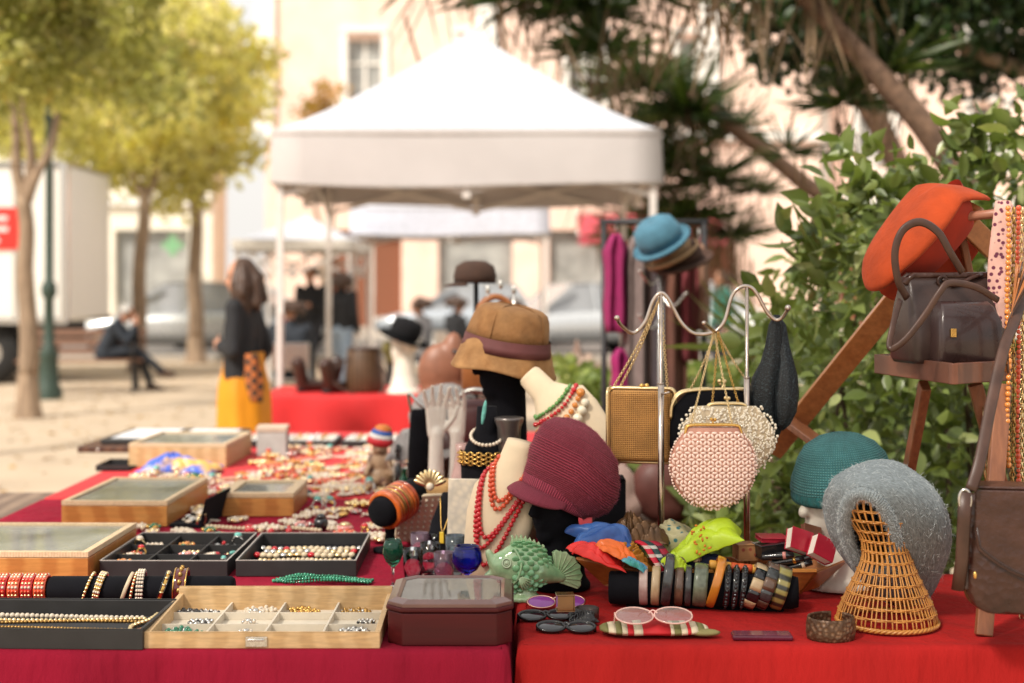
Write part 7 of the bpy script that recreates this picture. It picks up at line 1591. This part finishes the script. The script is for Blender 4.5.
for k, (px, w_, R_, pat, mt, lb, ti) in enumerate(BL):
    t = (GX(px, 3.46)-c0.x); q = Vector((c0.x+t, 3.50-.13*t, zc-(R_-.044)*.72))
    q.z = max(q.z, TZ+.0+(R_+.006)*1.0-.0) if R_ < .05 else TZ+R_*math.cos(ti)+.007
    q.z = TZ+(R_+.007)*math.cos(ti)*1.0
    bangle(lb, q.x, q.y, q.z, R_-.002, w_*1.8, .006, mt, (0, ti, -.13), pat=pat, group='bangles on the long black roll', seed=k)
    if pat == 4:
        m = MB()
        for a in (-.25, .25, 2.2): pass
# ---- sunglasses, spectacles, case, cuff
def specs(name, label, p, rz, lens, frame, R_=.024, gap=.030, sy=1., tiltx=-1.2, temples=True, th=.0022):
    r = thing(name, label, 'glasses', p); r.rotation_euler = (0, 0, rz); m = MB(); T = Matrix.Rotation(tiltx, 4, 'X')
    mm = MB(); ml_ = MB()
    for s in (-1, 1):
        m.X = T; m.torus((s*gap, 0, R_*sy), R_, th, (0, 1, 0), 32, 6, sx=1.0, sy=sy) if False else m.tube([Vector((s*gap+R_*1.12*math.cos(a), 0, R_*sy+R_*sy*math.sin(a))) for a in [2*PI*k/36 for k in range(36)]], th, 6, loop=True)
    m.tube(bez([(-gap+R_*.9, 0, R_*sy*1.3), (0, -.002, R_*sy*1.55), (gap-R_*.9, 0, R_*sy*1.3)]), th, 6); m.build('frame', frame, r)
    for s in (-1, 1):
        ml_ = MB(); ml_.X = T; ml_.loft([[(s*gap+R_*1.1*q*math.cos(a), -.003*(1-q*q), R_*sy+R_*sy*.98*q*math.sin(a)) for a in [2*PI*k/36 for k in range(36)]] for q in (1, .7, .35, .02)], (False, True)); ml_.build('lens', lens, r)
        if temples:
            mt = MB(); mt.X = T; x = s*(gap+R_*1.12); mt.tube(bez([(x, 0, R_*sy*1.4), (x*.98, .05, R_*sy*1.3), (x*.7, .10, R_*sy*1.1), (x*.4, .115, R_*sy*.9)]), th*.9, 6); mt.build('temple', frame, r)
    return r
p = T(563, 606); specs('sunglasses', 'sunglasses with purple oval lenses at the foot of the green fish', Vector((p.x-.015, 3.44, TZ+.008)), .12, pm('purple_lens', (.22, .05, .26), .1, coat=.5), pm('thin_pink_gold', (.62, .36, .30), .25, 1.), .030, .037, .70, -1.05)
wallet('gold_cuff_box', 'square bronze glass cuff standing between purple and black sunglasses', 565, 602, 3.30, (.042, .035, .040), (0, 0, .1), pm('bronze_glass', (.20, .10, .035), .15, .5, coat=.6), pm('bronze_glass', (.20, .10, .035)), 'cuff')
m = MB(); o0 = Vector((GX(587, 3.36), 3.36, TZ)); m.smooth = True; m.lathe([(.026, 0), (.0285, .001), (.0285, .026), (.026, .027), (.0255, .002)], 30); o = m.build('leather_cuff', M['leather_d'], None, loc=o0); tag(o, 'dark leather cuff right of the bronze glass cuff', 'bracelet')
for k, (px, py, rz_, lb) in enumerate(((548, 622, .15, 'black sunglasses lying nearest the octagonal box'), (566, 634, -.05, 'black wrap sunglasses lying at the table edge in front'))):
    p = T(px, py); specs('sunglasses', lb, p+Vector((0, 0, .006)), rz_, pm('black_lens', (.008, .008, .01), .08, coat=1.), M['blk'], .028, .034, .72, -1.25, th=.0042)
crumple('hair_clip', 'glossy black claw hair clip behind the black wrap sunglasses', T(583, 622)+Vector((0, 0, .012)), (.035, .028, .016), M['blk'], 31, 'hair clip', .4, 4.)
# striped pouch with spectacles
p = T(655, 637); r = thing('striped_pouch', 'flat red, cream and olive striped pouch at the front edge of the scarlet table', 'pouch', p+Vector((0, .03, 0)))
stripes = [pm('stripe_red', (.48, .015, .02), .7), pm('stripe_cream', (.58, .49, .34), .7), pm('stripe_olive', (.16, .15, .05), .7)]
m = MB(); xs_ = [(-.122, 2), (-.104, 1), (-.088, 2), (-.074, 1), (-.062, 0), (-.048, 1), (-.028, 0), (.034, 1), (.042, 2), (.058, 1), (.072, 0), (.080, 1), (.096, 2), (.112, 1), (.122, None)]
for (x0, k), (x1, _) in zip(xs_, xs_[1:]):
    m.m = k; g_ = []
    for q in range(3):
        x = x0+(x1-x0)*q/2; e = max(.05, 1-abs(x/.125)**4)**.5; g_.append([(x, .052*e*math.cos(a), .013+.0125*e*math.sin(a)*(1+.1*math.sin(a*3+x*60))) for a in [2*PI*t/28 for t in range(28)]])
    m.loft(g_, (True, True))
m.build('cloth', stripes, r)
m = MB(); m.loft([[(math.cos(a)*.07*q+.105, math.sin(a)*.018*q, .028) for a in [2*PI*k/20 for k in range(20)]] for q in (.9, .5, .1)], (False, True)) if False else m.ball((.112, -.03, .010), (.035, .018, .008)); m.build('tassel', pm('olive_thread', (.22, .19, .07), .7, bump=.8, bs=200), r)
specs('spectacles', 'round clear spectacles with pink rims lying on the striped pouch', p+Vector((-.0, -.018, .034)), .03, panemat('spectacle_lens', (.92, .92, .92), .03, .12), pm('pink_clear_rim', (.70, .42, .36), .15, coat=.6), .038, .044, .95, -1.28, th=.0020)
p = T(763, 640); r = thing('glasses_case', 'small dark burgundy case lying at the front edge of the scarlet table', 'case', p+Vector((0, .012, 0)), -.03); m = MB(); m.bb(-.068, .066, -.022, .022, 0, .0115); m.build('body', pm('burgundy_lacquer', (.09, .008, .025), .25, coat=.5), r, bev=.004, seg=3); m = MB(); m.bb(-.064, .062, -.0205, .0205, .0118, .0130); m.build('lid', pm('burgundy_lid', (.14, .02, .045), .25, coat=.5), r, bev=.0005)
p = T(833, 640); r = thing('carved_cuff', 'carved brown open cuff bracelet in front of the wicker head', 'bracelet', p+Vector((0, .022, 0)), 3.6)
cv = pm('carved_brass_horn', (.24, .14, .08), .4, .3, col2=(.08, .04, .02), pat='voronoi', ps=110, pw=.3, bump=1., bs=110, bt='voronoi')
m = MB(); m.loft([[( (.052+.004*(1-abs(z-.022)/.022))*math.cos(a)*(1 if q == 0 else .93), (.046+.004*(1-abs(z-.022)/.022))*math.sin(a)*(1 if q == 0 else .93), z) for a in np.linspace(-2.2, 3.55, 60)] for q, z in ((0, 0), (0, .004), (0, .014), (0, .03), (0, .044), (0, .048))], closed=False); m.build('band', cv, r, solid=.005)

# soft bags on a low stool behind the rack
r = thing('low_stool', 'low wooden stool behind the straw clutch carrying two soft bags', 'stool', (.46, 5.45, 0)); m = MB(); m.bb(-.2, .24, -.16, .16, .60, .63); m.build('seat', M['wood_d'], r, bev=.004)
for sx in (-.17, .2):
    for sy in (-.13, .13): m = MB(); m.bb(sx-.015, sx+.015, sy-.015, sy+.015, 0, .60); m.build('leg', M['wood_d'], r)
def softbag(label, x, z, s_, mat):
    r = thing('soft_bag', label, 'handbag', (x, 5.45, z)); m = MB(); m.ball((0, 0, .10*s_), (.09*s_, .06*s_, .10*s_), (20, 14)); m.ball((.03, 0, .05*s_), (.09*s_, .06*s_, .06*s_)); blob(m, 'body', mat, r, .012, 4); m = MB(); m.tube(bez([(-.05*s_, 0, .18*s_), (0, 0, .27*s_), (.05*s_, 0, .18*s_)]), .008); m.build('handle', mat, r)
softbag('pale pink soft bag seen blurred below the straw clutch', .38, .63, 1.15, pm('pale_pink_leather', (.60, .42, .36), .5)); softbag('maroon brown soft bag blurred right of the pale pink one', .56, .63, 1.2, pm('maroon_soft_leather', (.14, .05, .04), .45))
# ---------------------------------------------------------------- wicker head, grey beret
wic = pm('golden_wicker', (.58, .27, .06), .4, col2=(.40, .16, .03), pat='noise', ps=40, coat=.3, bump=.3, bs=200)
pW = Vector((GX(888, 3.30), 3.31, TZ)); r = thing('wicker_head', 'hourglass shaped golden wicker hat stand under the fuzzy grey beret', 'hat stand', pW)
WP = [(0, .114), (.012, .115), (.04, .107), (.08, .088), (.12, .068), (.155, .055), (.185, .0505), (.21, .055), (.235, .070), (.262, .080), (.285, .080), (.305, .070), (.32, .055), (.33, .03)]
wr = lambda z: float(np.interp(z, [q[0] for q in WP], [q[1] for q in WP])); wx = lambda z: -.035*max(0, (z-.15)/.2)
for k in range(30):
    m = MB(); a0 = 2*PI*k/30
    for s_ in (-1, 1):
        m.tube([(wx(z)+wr(z)*math.cos(a0+s_*(.035+.30*z)), wr(z)*math.sin(a0+s_*(.035+.30*z)), z) for z in np.linspace(.004, .328, 22)], .0017, 6)
    m.build('cane', wic, r)
for i, z in enumerate((.030, .052, .076, .100, .124, .148, .172, .196, .220, .246, .270, .294, .312)):
    m = MB(); n_ = 90; 
    for s_ in (0, PI): m.tube([(wx(z)+(wr(z)+.0022*math.sin(15*a+s_))*math.cos(a), (wr(z)+.0022*math.sin(15*a+s_))*math.sin(a), z+(.0022 if s_ else -.0008)) for a in [2*PI*k/n_ for k in range(n_)]], .0018, 6, loop=True)
    m.build('weave_ring', wic, r)
m = MB()
for s_ in range(3): m.tube([((.114+.003*math.cos(20*a+s_*2.09))*math.cos(a), (.114+.003*math.cos(20*a+s_*2.09))*math.sin(a), .0075+.003*math.sin(20*a+s_*2.09)) for a in [2*PI*k/160 for k in range(160)]], .0032, 6, loop=True)
m.build('braided_base', wic, r)
# beret
g0 = Vector((.828, 3.290, .960)); r = thing('wool_beret', 'large fuzzy grey wool beret drooping over the wicker stand', 'hat', g0)
gk = pm('grey_mohair', (.12, .145, .155), .95, col2=(.27, .31, .325), pat='noise', ps=3, uv=True, stretch=(30, 60, 1), bump=.5, bs=1, bt='bandy', sheen=.6, vs=2, var=.25)
A_ = Vector((.25, .52, -.82)).normalized(); B_ = Vector((.86, -.50, 0)); B_ = (B_-A_*B_.dot(A_)).normalized(); dr = B_.cross(A_).normalized(); dr = dr if dr.z > 0 else -dr
spec_ = [(-.012, .120, .090, 0, 0), (.0, .128, .058, 0, 0), (.008, .140, .072, 0, 0), (.022, .154, .102, .008, .004), (.045, .168, .130, .020, .010), (.08, .176, .140, .034, .016), (.11, .166, .132, .040, .020), (.14, .138, .108, .030, .022), (.16, .104, .080, .030, .022), (.172, .06, .05, .028, .02), (.177, .03, .02, .028, .02), (.178, .002, .002, .028, .02)]
rings = []
for i, (t, ra, rb_, oa, ox) in enumerate(spec_):
    c = dr*t+A_*(oa-.004)+Vector((ox, 0, 0)); rings.append(ellring(c, A_, B_, ra, rb_, 96, lambda a, i=i: 1+.02*math.sin(a*3+i*.5)*(i > 2)+.03*math.sin(a*2-1.2)*(i > 3)+.012*math.sin(a*7+i*.9)*(i > 3)))
for i, g_ in enumerate(rings):
    for j, q in enumerate(g_):
        q = Vector(q); u = max(0, q.dot(A_)); k_ = min(1, i/5); q.z -= 2.0*u*u*k_; q.x += .5*u*u*k_; g_[j] = tuple(q)
m = MB(); m.loft(rings[2:], (False, True)); oc = m.build('crown', gk, r)
# rolled ribbed rim
m = MB(); tr_ = []
rimc = dr*.004
m_pts = [Vector(q) for q in ellring(rimc, A_, B_, .128, .058, 72)]
m.tube(m_pts, .0155, 12, loop=True); orr = m.build('rim', gk, r)
fz = pm('grey_fuzz', (.55, .59, .60), .9); fuzz(oc, r, 26000, .020, fz, 5, .00030); fuzz(orr, r, 4500, .012, fz, 6, .00025)
m = MB(); m.loft([[tuple(Vector(q)*.93+dr*.012) for q in g_] for g_ in rings[3:]], (False, True)); m.build('lining', pm('dark_inside', (.05, .06, .065), .95), r)
# teal knitted hat on white foam head
pT = Vector((GX(830, 3.74), 3.74, TZ)); hz = GZ(497, 3.74)-TZ; headstand('white foam display head under the teal knitted hat', pT+Vector((.015, -.02, 0)), hz-.005, (-.9, -.42, 0), M['foam'], .058, .10, 1.05, vox=.006)
r = thing('knitted_hat', 'teal knitted hat with rolled brim on the white foam head', 'hat', Vector((GX(842, 3.72), 3.72, GZ(474, 3.72)))); r.rotation_euler = (.06, -.10, 0)
tk = knitmat('teal_wool', (.04, .16, .17), (.12, .31, .31), 110, .007)
m = MB(); m.lathe([(.128, -.045), (.134, -.03), (.130, -.005), (.122, .02), (.112, .05), (.09, .08), (.055, .10), (.02, .108), (.001, .109)], 80, fn=lambda a, i, z: 1+.02*math.sin(a*3+i)+.02*math.sin(a*5)*(i < 3)); oc = m.build('crown', tk, r, solid=.003)
m = MB(); m.torus((0, 0, -.046), .126, .011, n=72, m=10, flat=1.6); m.build('brim', knitmat('teal_rib', (.02, .13, .135), (.07, .29, .29), 60, .02), r)
fuzz(oc, r, 2500, .007, pm('teal_fuzz', (.10, .36, .36), .9), 8, .00022)
# ---------------------------------------------------------------- easel with shelf
we = M['wood_e']
r = thing('folding_easel', 'reddish brown wooden folding stand with a shelf on the right of the table', 'display stand', (GX(955, 3.45), 3.45, 0)); O_ = Vector(r.location)
def bar_(name, a, b, w_, h_, mat=we, up=None, bev=.003): m = MB(); m.bar(a-O_, b-O_, w_, h_, up); return m.build(name, mat, r, bev=bev)
rail_m = pm('honey_rail_wood', (.46, .19, .06), .4, col2=(.34, .12, .035), pat='noise', ps=9, stretch=(4, 4, 4), coat=.3)
bar_('long_rail', P(772, 452, 4.30), P(973, 205, 3.56), .062, .022, rail_m, (0, 1, 0))
bar_('long_rail', P(955, 212, 3.58), P(1075, 330, 3.75), .055, .022, rail_m, (0, 1, 0))
m = MB(); m.tube([P(950, 218, 3.50)-O_, P(1090, 205, 3.45)-O_], .0115, 12); m.build('top_rod', pm('rod_wood', (.36, .15, .09), .35, coat=.4), r)
bar_('rear_strut', P(957, 215, 3.62), P(985, 350, 3.70), .028, .018)
# lower crossing of the long rail
bar_('brace', P(780, 415, 4.20), P(835, 455, 3.95), .05, .02)
# shelf: an open box corner toward us
zt_ = GZ(364, 3.20); c0 = Vector((GX(953, 3.22), 3.22, zt_)); cl__ = Vector((GX(876, 3.60), 3.62, zt_)); crr = Vector((GX(1075, 3.50), 3.50, zt_)); cb = cl__+(crr-c0)
m = MB(); base_ = [c0, crr, cb, cl__]; up_ = Vector((0, 0, 1)); th = .048
for (a, b) in ((cl__, c0), (c0, crr), (crr, cb), (cb, cl__)): 
    d = (b-a).normalized(); n_ = d.cross(up_); m.add([tuple(q-O_) for q in (a, b, b-n_*.014, a-n_*.014, a-up_*th, b-up_*th, b-n_*.014-up_*th, a-n_*.014-up_*th)], [(0, 1, 2, 3), (7, 6, 5, 4), (4, 5, 1, 0), (5, 6, 2, 1), (6, 7, 3, 2), (7, 4, 0, 3)], smooth=False)
m.add([tuple(q-O_-up_*.010+((c0+cb)/2-q)*.03) for q in base_]+[tuple(q-O_-up_*.020+((c0+cb)/2-q)*.03) for q in base_], [(0, 1, 2, 3), (7, 6, 5, 4)], smooth=False)
m.build('shelf', pm('shelf_wood', (.16, .058, .032), .38, col2=(.09, .033, .02), pat='wood', ps=5, coat=.3), r, bev=.002)
bar_('leg', P(925, 385, 3.50), Vector((GX(895, 3.8), 3.86, TZ+.0)), .024, .040)
bar_('leg', P(1003, 384, 3.30), Vector((GX(985, 3.19), 3.20, TZ+.0)), .020, .038)
bar_('leg', P(1040, 384, 3.45), Vector((GX(1085, 3.7), 3.72, TZ+.0)), .022, .04)
bar_('strut', P(975, 384, 3.45), P(1010, 520, 3.55), .02, .034)
# orange felt hat over the apex
of = pm('orange_felt', (.40, .052, .009), .95, sheen=.25, bump=.5, bs=40, var=.2, vs=12); of2 = pm('rust_felt_inside', (.34, .028, .010), .9, sheen=.2)
r = thing('felt_hat', 'bright orange felt hat hung over the apex of the wooden stand', 'hat', P(914, 229, 3.54)); nrm = Vector((-.70, -.24, .62)).normalized(); xx_ = Vector((.68, .06, .80)); xx_ = (xx_-nrm*xx_.dot(nrm)).normalized(); yy_ = nrm.cross(xx_)
rings = []
for i, (t, ra, rb_, o_) in enumerate(((-.004, .180, .12, 0), (.002, .184, .125, 0), (.010, .180, .122, .002), (.020, .165, .112, .010), (.030, .138, .095, .03), (.040, .105, .075, .05), (.045, .065, .05, .06), (.046, .004, .004, .06))):
    rings.append(ellring(nrm*t+xx_*o_, xx_, yy_, ra, rb_, 72, lambda a, i=i: 1+.02*math.sin(2*a+1)))
for g_ in rings:
    for j, q in enumerate(g_):
        q = Vector(q); u = q.dot(xx_)
        if u > .10: q += -nrm*.9*(u-.10)**1.3*3.0*.9
        if u < -.12: q += -nrm*.25*(-u-.12)
        g_[j] = tuple(q)
m = MB(); m.loft(rings, (False, True)); oc = m.build('crown', of, r, solid=.006)
m = MB(); crumple_pts = [ellring(-nrm*t+xx_*o_, xx_, yy_, ra, rb_, 48, lambda a: 1+.05*math.sin(5*a)) for t, ra, rb_, o_ in ((.012, .17, .10, -.0), (.05, .15, .09, .01), (.09, .11, .07, .02), (.11, .05, .03, .02))]; m.loft(crumple_pts, (False, True)); m.build('inside', of2, r)
m = MB(); m.ball(P(932, 262, 3.68)-Vector(r.location), (.155, .018, .062), (32, 20), Euler((.1, -.56, 0))); m.build('folded_brim', pm('rust_fold', (.36, .04, .012), .95, bump=.5, bs=40), r, disp=(.02, .06))
# leather satchel on the shelf
ld = M['leather_d']; r = thing('doctor_bag', 'dark brown leather doctor bag with a front pocket and gold clasp on the shelf', 'handbag', Vector((GX(950, 3.42), 3.44, zt_-.009)), math.radians(12))
def rr4(a, b, z, k=.35, n=6, oy=0.):
    out = []; rr = min(a, b)*k
    for cx, cy, a0 in ((a-rr, b-rr, 0), (-a+rr, b-rr, 90), (-a+rr, -b+rr, 180), (a-rr, -b+rr, 270)):
        for q in range(n+1): t = math.radians(a0+90*q/n); out.append((cx+rr*math.cos(t), oy+cy+rr*math.sin(t), z))
    return out
m = MB(); m.loft([rr4(.118, .062, 0), rr4(.124, .068, .012), rr4(.126, .066, .08), rr4(.122, .050, .14), rr4(.116, .030, .185), rr4(.112, .020, .205)]); m.build('body', ld, r)
m = MB(); m.tube([(-.120, -.016, .188), (-.10, -.016, .208), (.10, -.016, .210), (.122, -.016, .186), (.128, -.03, .12)], .008, 8); m.tube([(-.120, .016, .188), (-.10, .016, .208), (.10, .016, .210), (.122, .016, .186), (.128, .03, .12)], .008, 8); m.build('frame', M['leather'], r)
m = MB(); m.loft([rr4(.080, .030, 0, oy=-.085), rr4(.084, .034, .01, oy=-.088), rr4(.080, .032, .10, oy=-.085), rr4(.068, .024, .135, oy=-.075), rr4(.060, .012, .148, oy=-.068)]); pk_ = m.build('front_pocket', pm('pocket_leather', (.032, .017, .016), .28, coat=.3, bump=.3, bs=400, bt='voronoi'), r)
m = MB(); m.box((-.052, -.1215, .075), (.014, .004, .020)); m.build('clasp', M['gold'], pk_, bev=.001)
m = MB(); m.torus((-.03, -.03, .195), .012, .004, (0, 1, 0), 18, 6); m.tube(bez([(-.03, -.03, .20), (.0, -.035, .185), (.05, -.03, .205), (.08, -.02, .21)]), .005); m.build('buckle', M['leather'], r)
Ri = Matrix.Rotation(-math.radians(12), 3, 'Z'); Q = lambda px, py, Y_: Ri@(P(px, py, Y_)-Vector(r.location))
m = MB(); m.tube(bez([Q(907, 298, 3.34), Q(898, 280, 3.31), Q(895, 252, 3.30), Q(903, 230, 3.30), Q(920, 222, 3.30), Q(938, 232, 3.30), Q(950, 252, 3.31), Q(962, 272, 3.34)], 6), .0095, 8, flat=.45, up=(0, 1, 0)); m.build('handle', M['strap'], r)
m = MB(); m.tube(bez([Q(900, 300, 3.30), Q(893, 325, 3.25), Q(890, 348, 3.23), Q(905, 340, 3.22), Q(925, 315, 3.22), Q(940, 292, 3.22), Q(950, 283, 3.23), Q(975, 287, 3.26), Q(998, 300, 3.30)], 6), .008, 8, flat=.5, up=(0, 1, 0)); m.build('strap', M['strap'], r)
# hanging scarf, chains, beads at the right edge
r = thing('net_scarf', 'pink scarf with dark dots hanging from the top rod at the right edge', 'scarf', P(1003, 205, 3.42)); m = MB(); rings = []
for i in range(16):
    t = i/15; w_ = .018+.022*math.sin(PI*min(1, t*1.3)); rings.append([(w_*math.cos(a)*(1+.2*math.sin(4*a+t*3))+.012*math.sin(t*5), .02*math.sin(a), .01-.36*t) for a in [2*PI*k/28 for k in range(28)]])
m.loft(rings); m.build('cloth', pm('dotted_pink', (.12, .02, .05), .8, col2=(.62, .36, .30), pat='voronoi', ps=75, pw=.34, sharp=True), r)
for k, (px, bot, mt, rr, lb) in enumerate(((1008, 470, 'amber', .0065, 'amber bead strand hanging leftmost at the right edge'), (1013, 560, 'brass', .006, 'old brass bead strand hanging at the right edge'), (1018, 520, 'coral', .0060, 'coral bead strand hanging at the right edge'), (1022, 620, 'goldb', .007, 'long gold bead strand reaching down behind the brown bag'), (1030, 600, 'amber', .007, 'long amber strand cut by the right edge'))):
    Yk = 3.28+.03*k; m = MB(); top_ = P(px, 208, Yk); pts_ = [Vector((math.sin(i*1.1+k)*.002, 0, -(GZ(208, Yk)-GZ(bot, Yk))*i/12)) for i in range(13)]
    if k % 2: m.tube([q for q in pts_], .0015); chainlinks(m, pts_, .008, .0024)
    else: beads(m, pts_, rr, q=(8, 6), jit=.2)
    o = m.build('hanging_necklace', M[mt], None, loc=top_); tag(o, lb, 'necklace', 'necklaces hanging from the top rod')
m = MB(); random.seed(6); p0 = P(1012, 312, 3.22)
for k in range(26): a = [Vector((.03+random.uniform(-.02, .03), random.uniform(-.02, .02), .09+random.uniform(-.02, .03))), Vector((0, 0, 0)), Vector((-.012, 0, -.05)), Vector((-.018+random.uniform(-.012, .012), random.uniform(-.01, .01), -.12+random.uniform(-.02, .02)))]; m.m = k % 2; m.tube(bez(a, 4), .0022, 5)
o = m.build('leather_tassel', [M['tan'], M['strap']], None, loc=p0); tag(o, 'bunch of tan and brown leather cords tied above the long strap', 'tassel')
m = MB(); random.seed(16)
for k in range(70): x = random.uniform(-.02, .02); z = random.uniform(-.34, 0); m.m = k % 2; m.tube([(x, random.uniform(-.015, .015), z), (x+random.uniform(-.004, .004), random.uniform(-.015, .015), z-.05)], .0016, 4)
o = m.build('shell_fringe', [M['goldb'], M['tan']], None, loc=P(990, 405, 3.46)); tag(o, 'fringe of shimmering copper beads hanging behind the bag strap', 'fringe')
# messenger bag
r = thing('messenger_bag', 'brown leather messenger bag with a curved flap hanging at the right edge', 'handbag', P(1045, 552, 3.02), math.radians(-10)); Ri = Matrix.Rotation(math.radians(10), 3, 'Z'); Q = lambda px, py, Y_: Ri@(P(px, py, Y_)-Vector(r.location))
br = M['leather']; 
m = MB()
def rxz(a, h, y, rr, n=6, dz=0.): return [(x, y, z+dz) for x, z in rrect(a, h, rr, n)]
m.loft([rxz(.150, .118, .045, .05), rxz(.160, .128, .040, .05), rxz(.166, .132, .0, .05), rxz(.160, .128, -.036, .05), rxz(.150, .118, -.043, .05)]); m.build('body', br, r, disp=(.006, .06))
m = MB(); pts = [(-.150, .136), (-.151, .05)]+[(-.150+.30*t, .05-.125*math.sin(PI*(.12+.76*t))**.8+.02) for t in np.linspace(.02, .98, 24)]+[(.151, .05), (.150, .136)]
m.poly(pts, .0475, .054, Matrix(((1, 0, 0, 0), (0, 0, -1, 0), (0, 1, 0, 0), (0, 0, 0, 1)))); m.bb(-.150, .150, -.0475, .045, .1365, .143); m.build('flap', pm('flap_leather', (.032, .012, .008), .3, col2=(.060, .024, .015), pat='noise', ps=14, bump=.7, bs=45, coat=.1), r, bev=.003)
m = MB(); m.tube([(x, -.0550, z) for x, z in [(px_*.97, pz_*.0+pz_+.007) for px_, pz_ in pts[1:-1]]], .0022, 6); m.build('piping', M['leather_d'], r)
m = MB(); m.box((-.165, -.01, .02), (.014, .05, .20)); m.build('gusset', M['leather_d'], r, bev=.006, seg=3)
m = MB(); m.tube([Q(965, 500, 2.98)+Vector((.012*math.cos(a)*1.0, 0, .022*math.sin(a))) for a in [2*PI*k/24 for k in range(24)]], .0032, 8, loop=True); m.build('ring', M['silver'], r)
m = MB(); m.tube([Q(966, 492, 2.98), Q(964, 520, 2.98), Q(962, 560, 3.0), Q(958, 590, 3.02)], .014, 8, flat=.35, up=(0, 1, 0)); m.build('strap_tab', M['strap'], r)
m = MB(); m.tube(bez([Q(971, 490, 2.98), Q(980, 460, 3.0), Q(992, 400, 3.08), Q(1005, 345, 3.16), Q(1020, 305, 3.25), Q(1040, 215, 3.42)], 6), .0125, 8, flat=.3, up=(0, 1, 0)); m.build('strap', M['strap'], r)
m = MB(); m.ball(Q(975, 575, 2.96), (.004, .004, .008)); m.build('stud', M['gold'], r)
for o in [c for c in COL.objects if c.parent is None and c.type == 'MESH' and not c.get('label') and not c.get('kind')]: print('UNTAGGED', o.name)
# twins in one patch of cloth are told apart by their order from the left
by = {}
for o in COL.objects:
    if o.parent is None and o.get('label') and o.get('group'): by.setdefault(o['label'], []).append(o)
ORD = ['leftmost', 'second from left', 'third from left', 'fourth from left', 'fifth from left', 'sixth from left', 'seventh from left', 'eighth from left', 'ninth from left', 'tenth from left']+[w+' from left' for w in 'eleventh twelfth thirteenth fourteenth fifteenth sixteenth seventeenth eighteenth nineteenth twentieth'.split()]
for l, v in by.items():
    if len(v) < 2: continue
    v.sort(key=lambda o: o.location.x/o.location.y)
    for i, o in enumerate(v): o['label'] = l+', '+(ORD[i] if i < len(v)-1 else 'rightmost')
